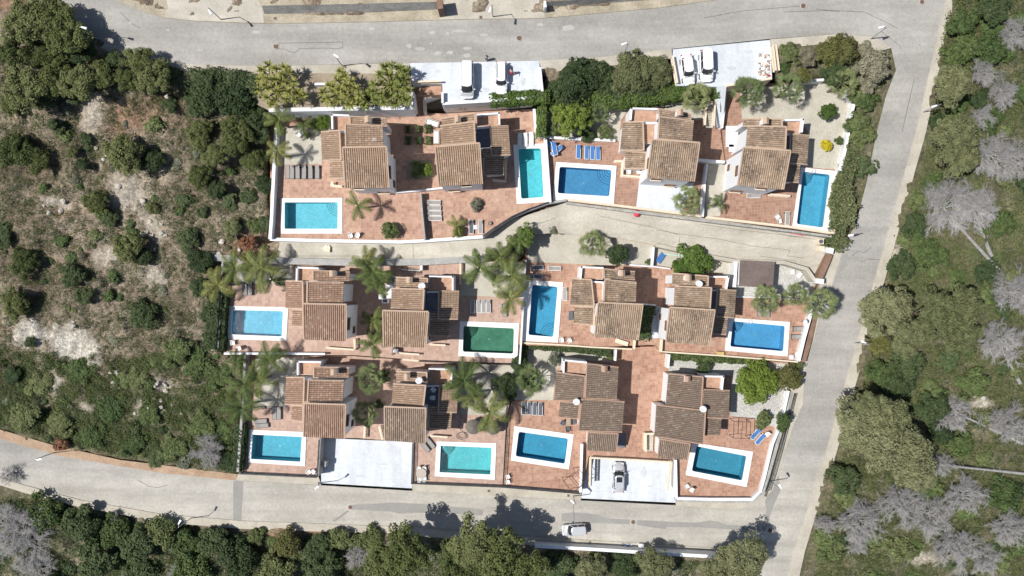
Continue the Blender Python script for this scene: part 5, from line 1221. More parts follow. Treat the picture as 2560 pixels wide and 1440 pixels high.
# ------------------------------------------------------------------ people
def person(label, u, v, z, face, top_mat, low_mat, skin, skirt=False, armout=.3):
    c = P(u, v, z); t = thing('person', label, 'person', c, face)
    J = [((0, 0, .95), .15), ((0, 0, 1.2), .14), ((0, 0, 1.38), .15), ((0, .01, 1.5), .06), ((0, .02, 1.62), .10), ((0, .02, 1.7), .09),
         ((-.10, 0, .85), .10), ((-.11, .03, .48), .065), ((-.11, -.02, .1), .045), ((-.11, .1, .04), .04), ((.10, 0, .85), .10), ((.11, .12, .48), .065), ((.11, .10, .1), .045), ((.11, .22, .04), .04),
         ((-.19, 0, 1.38), .06), ((-.27 - armout * .2, .04, 1.12), .045), ((-.28 - armout * .4, .18, .95), .032), ((-.28 - armout * .45, .25, .90), .03),
         ((.19, 0, 1.38), .06), ((.25, .02, 1.12), .045), ((.26, .14, .9), .032), ((.26, .2, .85), .03)]
    E = [(0, 1), (1, 2), (2, 3), (3, 4), (4, 5), (0, 6), (6, 7), (7, 8), (8, 9), (0, 10), (10, 11), (11, 12), (12, 13), (2, 14), (14, 15), (15, 16), (16, 17), (2, 18), (18, 19), (19, 20), (20, 21)]
    me = bpy.data.meshes.new('body'); me.from_pydata([j[0] for j in J], E, []); o = link('body', me, skin, t)
    o.modifiers.new('skin', 'SKIN')
    for i, j in enumerate(J): me.skin_vertices[0].data[i].radius = (j[1], j[1] * .85)
    me.skin_vertices[0].data[0].use_root = True
    sb = o.modifiers.new('sub', 'SUBSURF'); sb.levels = 1; sb.render_levels = 1
    MB().lathe((0, 0, .92), [(.16, 0), (.17, .08), (.155, .25), (.19, .44), (.20, .50), (.08, .58)], 14).build('shirt', top_mat, t, smooth=True)
    if skirt: MB().lathe((0, .02, .42), [(.27, 0), (.24, .2), (.17, .5), (.15, .55)], 14).build('skirt', low_mat, t, smooth=True)
    else:
        for s, y in ((-1, .0), (1, .06)): MB().lathe((s * .105, y, .1), [(.065, 0), (.08, .4), (.11, .8), (.1, .86)], 10).build('trouser_leg', low_mat, t, smooth=True)
    MB().lathe((0, 0, 1.56), [(.06, 0), (.105, .05), (.115, .12), (.09, .19), (.02, .225)], 12).build('hair', plain('hair_' + str(int(u)), (.05, .035, .02), .8), t, smooth=True)
    for s in (-1, 1): MB().lathe((s * .035, .105, 1.64), [(.008, 0), (.012, .01), (.004, .02)], 6).build('eye', M_plas, t)
M_skin = plain('skin', (.55, .36, .26), .6); M_pink = plain('pale_pink_cloth', (.62, .42, .42), .8); M_redc = plain('red_cloth', (.55, .06, .09), .8); M_gcl = plain('grey_cloth', (.34, .35, .37), .9); M_dcl = plain('dark_cloth', (.05, .055, .07), .9)
person('woman in a pale top and red skirt walking beside the white car', 1279, 184, 11.26, R(150), M_pink, M_redc, M_skin, True, .8)
person('person in grey with dark trousers standing at the kerb above the van', 1217, 150, wild(150) + .08, R(200), M_gcl, M_dcl, M_skin)

# ------------------------------------------------------------------ garden furniture
def lounger_proto(fab, frame, name='sun_lounger'):
    t = thing(name, 'x', 'sun lounger', (0, 0, 0)); f = MB()
    for s in (-1, 1): f.bar((s * .30, -.92, .32), (s * .30, .92, .32), .06)
    f.bar((-.3, -.92, .32), (.3, -.92, .32), .06).bar((-.3, .92, .32), (.3, .92, .32), .06); f.build('frame', frame, t)
    MB().prism([(-.27, -.9, .33), (.27, -.9, .33), (.27, .3, .33), (-.27, .3, .33)], [(-.27, -.9, .37), (.27, -.9, .37), (.27, .3, .37), (-.27, .3, .37)]).build('seat', fab, t)
    MB().prism([(-.27, .3, .33), (.27, .3, .33), (.27, .9, .50), (-.27, .9, .50)], [(-.27, .3, .37), (.27, .3, .37), (.27, .9, .54), (-.27, .9, .54)]).build('backrest', fab, t)
    for sx_ in (-1, 1):
        for y in (-.7, .6): MB().box((sx_ * .29, y, .15), (.05, .07, .32)).build('leg', frame, t)
        MB().lathe((sx_ * .34, .72, 0), [(.09, 0), (.1, .03), (.1, .06)], 10).build('wheel', M_plas, t)
    return t
def chair_proto(mat, low=True, name='garden_chair'):
    t = thing(name, 'x', 'chair', (0, 0, 0)); MB().box((0, 0, .40), (.52, .52, .06)).build('seat', mat, t)
    MB().prism([(-.26, .24, .42), (.26, .24, .42), (.26, .30, .42), (-.26, .30, .42)], [(-.24, .42, .88), (.24, .42, .88), (.24, .46, .88), (-.24, .46, .88)]).build('backrest', mat, t)
    for s in (-1, 1):
        MB().box((s * .28, 0, .60), (.06, .50, .04)).build('armrest', mat, t)
        for y in (-.22, .22): MB().box((s * .24, y, .19), (.045, .045, .38)).build('leg', mat, t)
    return t
PROTO = {}
def put(kind, u, v, z, ang, label, group=None):
    mk = {'grey': lambda: lounger_proto(M_fab, M_lamp), 'greyd': lambda: lounger_proto(M_fab, M_fabd), 'dark': lambda: lounger_proto(M_fabd, M_lamp), 'blue': lambda: lounger_proto(M_blue, M_lamp), 'wlounge': lambda: lounger_proto(M_plast, M_plast),
          'chair': lambda: chair_proto(M_plast), 'gchair': lambda: chair_proto(M_fabd)}[kind]
    if kind not in PROTO: PROTO[kind] = mk(); o = PROTO[kind]
    else: o = copy_tree(PROTO[kind])
    p = P(u, v, z + .35); o.location = (p.x, p.y, z + .01); o.rotation_euler = (0, 0, R(ang)); o['label'] = label
    if group: o['group'] = group
    elif 'group' in o: del o['group']
    return o
ORD = ['first', 'second', 'third', 'fourth', 'fifth', 'sixth']
def row(kind, pts, z, ang, what, group, frm='left'):
    for i, (u, v) in enumerate(pts): put(kind, u, v, z, ang + random.uniform(-1.5, 1.5), f'{ORD[i]} from the {frm} of {what}', group)
row('greyd', [(719, 430), (730, 430), (744, 430), (760, 430), (776, 430), (793, 430)], 7.5, 0, 'six grey loungers above the light blue pool', 'grey loungers above the light blue pool')
row('grey', [(1084, 506), (1085, 520), (1086, 533), (1087, 546)], 7.5, 90, 'four grey loungers along the thin dividing wall', 'grey loungers along the thin wall', 'top')
row('blue', [(1446, 379), (1467, 381), (1481, 382), (1495, 383)], 7.5, 0, 'four blue loungers above the deep blue pool', 'blue loungers above the deep blue pool')
row('wlounge', [(1300, 349), (1313, 349), (1328, 347)], 7.5, 0, 'three white loungers at the head of the narrow pool', 'white loungers at the narrow pool')
row('greyd', [(612, 722), (625, 722)], 4, 0, 'two grey loungers under palms left of the middle row', 'grey loungers under the palms')
row('grey', [(1182, 766), (1197, 766), (1209, 766), (1221, 766)], 4, 0, 'four grey loungers above the dark green pool', 'grey loungers above the green pool')
row('dark', [(1309, 1021), (1323, 1021), (1337, 1022), (1351, 1023)], 2, 0, 'four dark loungers above the tilted pool', 'dark loungers above the tilted pool')
row('greyd', [(686, 1033), (697, 1033)], 2, 0, 'upright grey loungers right of the lying pair', 'upright grey loungers by the corner pool')
row('greyd', [(651, 1053), (655, 1064)], 2, 93, 'two sideways grey loungers above the lower left pool', 'sideways grey loungers', 'top')
row('greyd', [(1062, 1116), (1075, 1107)], 2, 38, 'two slanting grey loungers left of the turquoise pool', 'slanting grey loungers')
row('blue', [(1889, 1085), (1901, 1098)], 2, -40, 'two slanting blue loungers in the lower right terrace', 'slanting blue loungers')
row('greyd', [(1998, 822), (1994, 842)], 4, 92, 'two sideways loungers right of the royal blue pool', 'sideways loungers by the royal blue pool', 'top')
row('greyd', [(1900, 776), (1919, 777)], 4, 0, 'two loungers under the left fan palms', 'loungers under the left fan palms')
put('dark', 1342, 669, 4, 92, 'dark lounger lying in shade above the upright middle pool'); put('grey', 1386, 671, 4, 88, 'grey lounger lying sideways in sun above the upright middle pool')
put('dark', 1340, 692, 4, 90, 'dark lounger in wall shade just above the upright pool coping'); put('grey', 1412, 735, 4, 0, 'single upright grey lounger right of the upright middle pool')
put('greyd', 1262, 775, 4, 0, 'single grey lounger half under a palm right of the four'); put('grey', 1201, 567, 7.5, 0, 'grey lounger with white frame near the lane bend railing')
put('dark', 1178, 567, 7.5, 0, 'dark lounger left of the small white table near the lane bend'); put('grey', 1969, 546, 7.5, -4, 'grey lounger beside the coping of the hedge side pool')
put('grey', 1884, 489, 7.5, 92, 'grey lounger against the wall of the fourth top villa')
for u, v, z, a, l in [(877, 590, 7.5, 20, 'left one of two white chairs below the light blue pool'), (894, 590, 7.5, -25, 'right one of two white chairs below the light blue pool'), (583, 858, 4, 10, 'upper white chair under the rippled pool corner'),
     (598, 871, 4, -60, 'lower white chair under the rippled pool corner'), (1404, 851, 4, 3, 'left white chair on the terrace below the first tilted villa'), (1424, 852, 4, 25, 'right white chair on the terrace below the first tilted villa'),
     (1980, 681, 4, -5, 'left white chair on the white gravel yard'), (1996, 689, 4, -35, 'right white chair on the white gravel yard'), (1992, 885, 4, 60, 'tilted white chair at the corner wall of the royal blue pool'), (1977, 894, 4, 0, 'straight white chair at the corner wall of the royal blue pool'),
     (773, 1180, 2, 35, 'larger white chair in the lower left corner terrace'), (783, 1179, 2, -40, 'smaller white chair in the lower left corner terrace'), (1270, 1192, 2, 20, 'upper white chair by the dark railing of the tilted pool'), (1270, 1205, 2, 15, 'lower white chair by the dark railing of the tilted pool'),
     (1717, 1216, 2, 30, 'left white chair in the lower right terrace corner'), (1728, 1225, 2, -35, 'right white chair in the lower right terrace corner'), (1943, 543, 7.5, 35, 'upper white chair near the hedge side pool'), (1949, 553, 7.5, 100, 'lower white chair near the hedge side pool'),
     (748, 338, 7.5, 40, 'white chair in the gravel garden under the top left palms'), (758, 331, 7.5, 10, 'smaller white chair beside the aloe under the top left palms'), (1738, 525, 7.5, -10, 'white chair under the fan palm on the white terrace'),
     (1085, 975, 5.46, 50, 'upper white chair on the slate roof deck'), (1084, 994, 5.46, 85, 'lower white chair on the slate roof deck'), (1571, 431, 7.5, 0, 'left white chair in the porch of the third top villa'), (1596, 431, 7.5, 15, 'right white chair in the porch of the third top villa'),
     (1916, 1086, 2, -50, 'small white chair beside the slanting blue loungers')]:
    put('chair', u, v, z, a, l)
for u, v, a, l in [(1406, 1058, -30, 'left dark chair by the brown roofed villa porch'), (1434, 1055, 90, 'right dark chair against the brown roofed villa'), (1419, 1071, 180, 'lower dark chair by the brown roofed villa porch')]: put('gchair', u, v, 2, a, l)
def table(label, u, v, z, sx_, sy_, mat, rnd=False, h=.72, ang=0):
    p = P(u, v, z + h); t = thing('garden_table', label, 'table', (p.x, p.y, z), R(ang))
    (MB().lathe((0, 0, h - .05), [(sx_ / 2, 0), (sx_ / 2, .05)], 24) if rnd else MB().box((0, 0, h - .02), (sx_, sy_, .05))).build('table_top', mat, t)
    for a in (-1, 1):
        for b in (-1, 1): MB().box((a * sx_ * .33, b * sy_ * .33, h / 2 - .03), (.05, .05, h - .04)).build('leg', mat, t)
table('small white table between two loungers near the lane bend', 1189, 568, 7.5, .5, .55, M_plast, h=.45)
table('round stone grey table in the corner by the turquoise pool', 1053, 1184, 2, 1.5, 1.5, M_sofa, True)
for u, v, a, l in [(1048, 1172, 0, 'upper left chair at the round table'), (1061, 1172, 0, 'upper right chair at the round table'), (1049, 1196, 180, 'lower left chair at the round table'), (1061, 1195, 180, 'lower right chair at the round table')]: put('chair', u, v, 2, a, l)
table('pale wooden table between three dark chairs', 1421, 1056, 2, .65, 1.1, M_wood)
table('dark massage table beside the small annex of the tilted villa', 1427, 789, 4, .6, 1.3, M_fabd, h=.6)
table('yellow folding table by the hedge under the royal blue pool', 1801, 884, 4, 1.1, .5, plain('ochre_cloth', (.52, .38, .15), .9), h=.5, ang=-3)
table('white cluttered table with crockery left of the fourth top villa', 1830, 341, 7.5, 1.7, 2.9, M_plast)
table('white sorting table under the wall beside the fourth top villa', 1833, 370, 7.5, 1.2, 1.0, M_plast)
for u, v, r_, l in [(1829, 335, .22, 'upper white basin on the cluttered table'), (1834, 338, .18, 'lower white basin on the cluttered table')]:
    p = P(u, v, 8.25); tag(MB().lathe((0, 0, 0), [(r_ * .6, 0), (r_, .12), (r_ * .9, .12), (r_ * .5, .02)], 16).build('basin', M_fab, None, tuple(p)) if False else MB().lathe(tuple(p), [(r_ * .6, 0), (r_, .12), (r_ * .9, .12), (r_ * .5, .02)], 16).build('basin', M_whitewall), l, 'basin')
for i, (u, v) in enumerate([(1826, 350), (1836, 352), (1829, 343), (1838, 345)]):
    p = P(u, v, 8.24); tag(MB().lathe(tuple(p), [(.05, 0), (.05, .14), (.02, .2), (.02, .26)], 8).build('bottle', [M_fabd, M_blue, M_fab, M_rust_ if False else M_fabd][i]), ['dark bottle low on the cluttered table', 'blue bottle low on the cluttered table', 'grey bottle mid table', 'dark bottle at the right edge of the cluttered table'][i], 'bottle')
# sofas, benches
def sofa(label, u, v, z, ang, L=1.9):
    p = P(u, v, z + .4); t = thing('garden_sofa', label, 'sofa', (p.x, p.y, z), R(ang)); MB().box((0, 0, .2), (L, .8, .4)).build('base', M_sofa, t, bevel=.03)
    MB().box((0, .36, .5), (L, .14, .45)).build('backrest', M_sofa, t)
    for s in (-1, 1): MB().box((s * (L / 2 - .07), 0, .42), (.14, .8, .35)).build('armrest', M_sofa, t)
    for s in (-.5, .5): MB().box((s * (L / 2 - .16), -.05, .45), (L / 2 - .18, .6, .12)).build('cushion', M_plast, t, bevel=.03)
sofa('outdoor sofa with white cushion above the clipped cube bushes', 1081, 307, 7.5, -18); sofa('outdoor sofa facing left beside the clipped cube bushes', 1091, 343, 7.5, -90)
t = thing('bench', 'cream stone bench slab below the first tilted villa', 'bench', P(1553, 855, 4), R(-18)); MB().box((0, 0, .42), (1.9, .6, .1)).build('seat', M_cream, t)
for s in (-.7, .7): MB().box((s, 0, .18), (.15, .5, .37)).build('leg', M_cream, t)
# stacked blue loungers
for i, (u, v, a, l) in enumerate([(1380, 368, 35, 'lower blue lounger of the jumbled pile'), (1392, 376, -48, 'crossed blue lounger of the jumbled pile'), (1386, 371, 10, 'topmost blue lounger of the jumbled pile')]):
    put('blue', u, v, 7.5 + i * .3, a, l)
# thatched parasols
for u, v, l in [(1182, 1069, 'left thatched parasol above the turquoise pool'), (1233, 1070, 'right thatched parasol above the turquoise pool')]:
    p = P(u, v, 4.1); t = thing('thatched_parasol', l, 'parasol', (p.x, p.y, 2.0)); MB().cyl((0, 0, 0), .05, 2.0, 8).build('pole', M_wood, t)
    MB().lathe((0, 0, 1.65), [(1.02, -.05), (1.05, .03), (.75, .28), (.35, .5), (.05, .62)], 24).build('thatch', M_thatch, t)
    n = 900; th = rng.random(n) * 6.28; rr = .15 + .95 * rng.random(n) ** .6; c = np.column_stack([np.cos(th) * rr, np.sin(th) * rr, 2.3 - rr * .62]); nn = np.column_stack([np.cos(th) * .5, np.sin(th) * .5, np.ones(n)]); V, F = quads_from(c, nn, .09 * np.ones(n), .35, .2)
    link('thatch_straws', npmesh('thatch_straws', V, F, M_thatch), None, t); MB().box((0, 0, .05), (.7, .7, .1)).build('base', M_side, t)
# round parasol base / lamp, gazebo frames, hose, hot tub, grill, rubble
p = P(1999, 804, 4); t = thing('garden_lamp', 'white round topped garden lamp post right of the royal blue pool', 'lamp', p); MB().cyl((0, 0, 0), .035, 2.0, 8).build('pole', M_pole, t); MB().lathe((0, 0, 1.9), [(.05, 0), (.3, .1), (.32, .18), (.15, .28)], 18).build('shade', M_lamp, t)
for (u, v, a, s, l) in [(1433, 1201, 40, 2.1, 'bare dark gazebo frame near the tilted pool corner'), (1850, 1072, -3, 2.4, 'bare square gazebo frame beside the brown roofed villa')]:
    p = P(u, v, 3.2); t = thing('gazebo_frame', l, 'frame', (p.x, p.y, 2), R(a)); h = s / 2
    m_ = MB()
    for x, y, x2, y2 in ((-h, -h, h, -h), (h, -h, h, h), (h, h, -h, h), (-h, h, -h, -h)): m_.bar((x, y, 2.1), (x2, y2, 2.1), .06)
    m_.bar((0, -h, 2.1), (0, h, 2.1), .05); m_.build('top_frame', M_dark, t)
    for x in (-h, h):
        for y in (-h, h): MB().bar((x, y, 0), (x, y, 2.1), .06).build('leg', M_dark, t)
pts = []
for i in range(40):
    a = i / 39 * 4.2 * math.pi; r_ = 11 + 3 * math.sin(a * .6); pts.append(P(1155 + r_ * math.cos(a), 1089 + r_ * .72 * math.sin(a), 2.05 + i * .002))
pts = [P(1150, 1025, 2.05), P(1151, 1045, 2.05), P(1146, 1068, 2.05)] + pts + [P(1152, 1100, 2.05)]
m_ = MB(); [m_.bar(a, b, .045) for a, b in zip(pts, pts[1:])]; tag(m_.build('garden_hose', M_fabd), 'black hose coiled on the paving above the turquoise pool', 'hose')
p = P(978, 702, 4.5); t = thing('hot_tub', 'square tub with a dark cover beside the second middle villa', 'hot tub', (p.x, p.y, 4), R(-12)); MB().box((0, 0, .35), (1.15, 1.5, .7)).build('shell', M_whitewall, t, bevel=.05); MB().box((0, 0, .73), (1.0, 1.35, .08)).build('cover', M_fabd, t, bevel=.03)
p = P(973, 731, 4.9); t = thing('water_tank', 'silvery ribbed tank unit on a white stand beside the villa', 'tank', (p.x, p.y, 4), 0); MB().box((0, 0, .25), (1.2, 2.0, .5)).build('stand', M_white, t); MB().box((0, 0, .68), (.8, 1.7, .36)).build('tank', M_lamp, t, bevel=.12)
for k in range(4): MB().box((0, -.6 + k * .4, .70), (.84, .05, .36)).build('rib', M_pole, t)
p = P(963, 752, 4.6); t = thing('barbecue', 'white masonry barbecue with flue beside the villa', 'barbecue', (p.x, p.y, 4)); MB().box((0, 0, .45), (.9, .7, .9)).build('base', M_white, t); MB().box((-.5, .55, .8), (.5, .8, 1.6)).build('flue', M_whitewall, t); MB().box((.05, 0, .92), (.6, .45, .04)).build('grill', M_fabd, t)
p = P(990, 876, 4.5); t = thing('gas_barbecue', 'white topped gas barbecue below the second middle villa', 'barbecue', (p.x, p.y, 4)); MB().box((0, 0, .4), (.7, .5, .8)).build('body', M_fabd, t); MB().box((0, 0, .87), (.72, .52, .14)).build('lid', M_lamp, t, bevel=.04)
p = P(1251, 764, 4.3); t = thing('side_table', 'small grey slatted box between loungers and palm', 'side table', (p.x, p.y, 4)); MB().box((0, 0, .2), (.42, .42, .36)).build('body', M_fab, t)
for k in range(3): MB().box((-.13 + k * .13, 0, .395), (.08, .4, .03)).build('slat', M_pole, t)
for u, v, l in [(1225, 558, 'round dark pot on the terrace near the lane bend'), (693, 710, 'left round pot beside the first middle villa'), (703, 710, 'right round pot beside the first middle villa'), (658, 1019, 'small grey pot at the edge of the gravel garden')]:
    z = 7.5 if v < 600 else (4 if v < 900 else 2); p = P(u, v, z + .3); t = thing('plant_pot', l, 'pot', (p.x, p.y, z)); MB().lathe((0, 0, 0), [(.18, 0), (.27, .3), (.27, .36), (.2, .36), (.18, .3)], 14).build('pot', M_fabd, t); MB().lathe((0, 0, .28), [(.19, 0), (.19, .03)], 12).build('earth', M_soil, t)
# cardboard, rubble, bins, AC units
for (u, v, s, z, mt, l) in [(820, 623, .9, wild(623) + .12, M_plast, 'white crumpled sheet lying on the lane'), (1605, 1357, 0, 0, None, '')]:
    if mt: p = P(u, v, z); t = thing('rubbish_pile', l, 'rubbish', p); [MB().box((random.uniform(-.5, .5), random.uniform(-.3, .3), .08 + k * .05), (random.uniform(.4, .9), random.uniform(.3, .6), .06), random.uniform(0, 3)).build('board' if k > 2 else 'sheet', M_cream if k > 2 else mt, t) for k in range(6)]
p = G(1568, 1362, .2); t = thing('rubbish_pile', 'blue and dark poles dumped on the lower pavement', 'rubbish', p); [MB().bar((random.uniform(-.8, 0), random.uniform(-.4, .4), .1), (random.uniform(.1, 1.0), random.uniform(-.4, .4), .12), .06).build('pole', random.choice([M_blue, M_fabd, M_lamp]), t) for k in range(9)]
p = G(1603, 1364, .6); t = thing('box', 'white box standing at the kerb weeds', 'box', (p.x, p.y, p.z - .4)); MB().box((0, 0, .3), (.8, .55, .6), -.1).build('body', M_plast, t, bevel=.02); MB().box((0, 0, .62), (.84, .59, .05), -.1).build('lid', M_lamp, t)
t = thing('rubble_heap', 'heap of building rubble and bags at the edge of the right parking pad', 'rubble', P(1912, 165, 11.25))
for k in range(70):
    q = P(random.uniform(1898, 1924), random.uniform(138, 192), 11.3) - t.location; MB().box((q.x, q.y, .08 + random.random() * .12), (random.uniform(.12, .5), random.uniform(.08, .35), random.uniform(.05, .25)), random.uniform(0, 3)).build('piece', random.choice([M_cream, M_white, M_terrad, M_plast, M_fab, M_red if k % 23 == 0 else M_wood]), t)
for u, v, l in [(2051, 604, 'air conditioning unit with round fan at the lane end'), (2053, 622, 'pale meter box below the air conditioning unit')]:
    z = wild(v) + .1; p = P(u, v, z + .8); t = thing('air_conditioner' if 'fan' in l else 'meter_box', l, 'air conditioner' if 'fan' in l else 'box', (p.x, p.y, z)); MB().box((0, 0, .5), (.8, .75, 1.0)).build('body', M_cream, t, bevel=.02)
    if 'fan' in l: MB().lathe((0, 0, 1.0), [(.30, 0), (.30, .04), (.25, .04), (.25, .01)], 20).build('fan_grille', M_fabd, t)
t = thing('folded_parasol', 'red folded cloth parasol lying by the lane wall', 'parasol', G(1592, 534, .4)); MB().lathe((0, 0, 0), [(.5, 0), (.42, .12), (.2, .3), (.03, .36)], 14).build('cloth', M_redc, t); MB().bar((-.9, .1, .05), (.9, -.1, .05), .05).build('pole', M_pole, t)
t = thing('kayak', 'small red sledge lying by the lane wall near the hedge', 'sledge', G(1990, 583, .3), R(-8)); MB().prism([(-.9, -.12, 0), (.8, -.2, 0), (1.0, 0, 0), (.8, .2, 0), (-.9, .12, 0)], [(-.9, -.18, .14), (.85, -.26, .14), (1.1, 0, .14), (.85, .26, .14), (-.9, .18, .14)]).build('hull', M_redc, t); MB().box((0, 0, .15), (.9, .25, .03)).build('seat', M_plast, t); t['category'] = 'sledge'; t.name = 'sledge'
t = thing('inflatable_mattress', 'blue air bed leaning by the sand yard wall', 'air bed', P(1651, 645, 4.1), R(-35)); [MB().box((k * .2 - .3, 0, .12), (.19, 1.5, .2)).build('tube', M_blue, t, bevel=.05) for k in range(4)]
t = thing('pole', 'long pale green pole lying on the sand yard', 'pole', P(1690, 640, 4.2)); MB().bar((-2.2, .35, 0), (2.2, -.15, 0), .16).build('pole_body', plain('pale_green_paint', (.42, .62, .55), .6), t)

# clipped cubes in the first courtyard
for i, (u, v, w_, row_, col_) in enumerate([(1018, 322, 18, 'upper', 'left'), (1044, 321, 16, 'upper', 'middle'), (1069, 321, 20, 'upper', 'right'), (1020, 350, 20, 'lower', 'left'), (1046, 350, 17, 'lower', 'middle'), (1069, 350, 20, 'lower', 'right')]):
    hh = w_ / 2; hedge(f'clipped cube bush, {row_} row, {col_} one of the courtyard block', [(u - hh * .38, v), (u + hh * .38, v)], w_ * .050, .9, 7.5, L_bush, 'cube_bush', .07, 190, 'bush', .02)
t = thing('planter', 'square planting bed with yellowish green shrubs between the two top left villas', 'planter', P(1049, 423, 7.5)); q = [P(u, v, 7.7) for u, v in [(1016, 400), (1081, 400), (1081, 448), (1016, 448)]][::-1]
MB().prism([p - Vector((0, 0, .3)) for p in q], q).build('bed', M_soil, t, t.location)
# ------------------------------------------------------------------ garden plants
HN = 'hedge'
hedge('bright green clipped hedge below the white family car', [(1232, 248), (1280, 245), (1330, 241), (1366, 240)], 1.75, 1.5, 10.4, None, dens=60)
hedge('bright green upright hedge right of the narrow terrace', [(1357, 248), (1355, 300), (1353, 338)], 1.25, 1.7, 8.6, None, dens=60)
hedge('long bright green hedge under the two wide dark bushes', [(1480, 248), (1560, 242), (1630, 236), (1690, 226)], 2.5, 1.6, 9.3, None, dens=55)
hedge('thin lower tier of the bright green hedge', [(1500, 258), (1570, 256), (1650, 248)], .9, 1.1, 8.2, None, dens=60)
hedge('bright green hedge below the white saloon', [(1690, 224), (1740, 227), (1790, 226)], 1.9, 1.2, 9.6, None, dens=55)
hedge('dark hedge row left of the middle gravel garden wall', [(1314, 862), (1400, 868), (1470, 874), (1525, 882)], 1.15, 1.3, 2.2, L_dark, dens=60)
hedge('dark hedge column below the murky pool corner', [(1308, 872), (1306, 905)], 1.3, 1.5, 2.2, L_dark, dens=60)
hedge('round topped dark hedge row above the white gravel garden', [(1678, 890), (1740, 894), (1815, 898), (1870, 902)], 1.0, 1.2, 2.2, L_bush, dens=60, lump=.35)
hedge('upper clipped bush box between the tilted villas', [(1612, 774), (1634, 776)], 1.3, .9, 4, L_dark, 'planting_box', dens=80); hedge('middle clipped bush box between the tilted villas', [(1616, 784), (1614, 818)], 1.7, .9, 4, L_dark, 'planting_box', dens=70); hedge('lower clipped bush box between the tilted villas', [(1613, 826), (1611, 846)], 1.7, .9, 4, L_bush, 'planting_box', dens=70)
hedge('long tall olive hedge along the side road', [(2133, 370), (2122, 420), (2108, 470), (2098, 500), (2103, 540), (2096, 575)], 2.3, 2.6, 6.3, L_pineR, dens=46, lump=.3, leaf=.12)
hedge('swollen middle of the roadside hedge', [(2112, 490), (2120, 520), (2116, 555)], 2.6, 2.7, 6.2, L_pineR, dens=46, lump=.3, leaf=.12)
hedge('spreading foot of the roadside hedge at the lane end', [(2075, 596), (2095, 600), (2112, 612)], 2.0, 2.0, 5.6, L_pineR, dens=50, lump=.3, leaf=.12)
hedge('dark shrub belt outside the left wall of the middle row', [(538, 690), (534, 780), (526, 872)], 1.9, 2.6, 3.4, L_dark, dens=45, lump=.4)
hedge('dark shrub belt inside the left wall of the middle row', [(562, 735), (557, 800), (553, 876)], .8, 1.4, 3.9, L_dark, dens=60, lump=.4)
hedge('dark shrub belt along the left wall of the bottom row', [(602, 1060), (597, 1120), (590, 1176)], 1.6, 2.2, 1.2, L_dark, dens=45, lump=.4)
hedge('dense dark clipped hedge block left of the yucca garden', [(478, 198), (540, 198), (600, 205), (640, 212)], 3.0, 2.2, 9.8, L_dark, dens=40, lump=.2)
B = lambda k, u, v, r, l, **kw: tree(k, u, v, r, l, name=kw.pop('name', 'shrub'), cat=kw.pop('cat', 'shrub'), **kw)
B('dark', 520, 225, 52, 'big dark rounded shrub mass left of the yucca garden', z=9.2, h=3.6); B('dark', 590, 245, 56, 'dark shrub mass reaching the yucca garden wall', z=9, h=3.6); B('dark', 640, 290, 46, 'dark shrub at the left end of the tall white wall', z=8, h=3.2); B('dark', 500, 260, 40, 'lower dark shrub left of the yucca garden', z=8.6, h=2.6)
yucca(700, 214, [(655, 175), (672, 165), (690, 172), (712, 168), (725, 182), (650, 200), (668, 196), (690, 200), (712, 205), (735, 205), (648, 225), (672, 222), (695, 228), (720, 230), (745, 232), (670, 245), (690, 250), (712, 248), (738, 250), (756, 240), (680, 262), (662, 214), (704, 188)], 'large yellow green yucca clump at the left of the yucca garden', 11.1, 2.8)
yucca(868, 222, [(852, 180), (862, 192), (842, 200), (826, 215), (808, 232), (822, 245), (836, 228), (850, 222), (866, 214), (880, 205), (890, 222), (868, 240), (848, 250), (832, 258), (815, 250), (886, 250), (900, 238), (905, 255), (875, 262)], 'loose branching yucca in the middle of the yucca garden', 11.1, 2.4)
yucca(978, 214, [(963, 168), (980, 165), (1000, 172), (1015, 180), (950, 185), (972, 188), (995, 195), (1012, 202), (935, 210), (955, 208), (978, 215), (1000, 220), (1022, 225), (928, 230), (950, 235), (975, 240), (998, 245), (1018, 250), (960, 255), (985, 258), (910, 265), (940, 250)], 'large yucca clump beside the van parking pad', 11.1, 2.8)
B('dark', 915, 240, 18, 'small dark bush between the two yucca clumps', z=11.1)
B('dark', 1440, 205, 62, 'wide dark bush mass right of the first parking pad', z=9.3, h=3.4); B('dark', 1410, 225, 45, 'dark bush at the corner of the first parking pad', z=9.0, h=3.0); B('dark', 1500, 190, 48, 'middle of the wide dark bushes under the upper pavement', z=9.6, h=2.6); B('olivepine', 1580, 185, 62, 'wide olive bush left of the right parking pad', z=9.5, h=3.4); B('olivepine', 1645, 180, 42, 'brownish olive bush touching the right parking pad balustrade', z=10, h=2.4); B('dark', 1540, 215, 42, 'dark low bush above the bright green hedge', z=9, h=2.6); B('dark', 1620, 205, 40, 'dark bush beside the bright green hedge', z=9.2, h=2.4)
B('fresh', 1432, 292, 54, 'rounded fresh green tree above the blue stacked loungers', cat='tree', name='garden_tree', z=7.5, h=4.2); B('hedgegreen', 1395, 262, 26, 'fresh green bush where the hedges meet', z=8, h=2.6); B('bush', 1385, 325, 20, 'grey green bush beside the upright hedge', z=7.5)
B('bush', 1515, 330, 22, 'dark green low bush left of the third top villa', z=7.5, h=1.5); B('dark', 1470, 335, 22, 'shaded bush under the fresh green tree', z=7.5, h=1.2)
palm(1500, 283, 27, 'blue green fan palm left of the third top villa', 2.6, 7.5, True); palm(1740, 245, 38, 'fan palm at the top of the pale steps', 2.6, 8.8, True)
palm(1868, 230, 40, 'leftmost fan palm of the top right gravel garden', 4.5, 7.6, True); palm(1972, 220, 38, 'middle fan palm of the top right gravel garden', 4.5, 7.6, True); palm(2105, 207, 40, 'rightmost fan palm of the top right gravel garden', 4.2, 7.6, True)
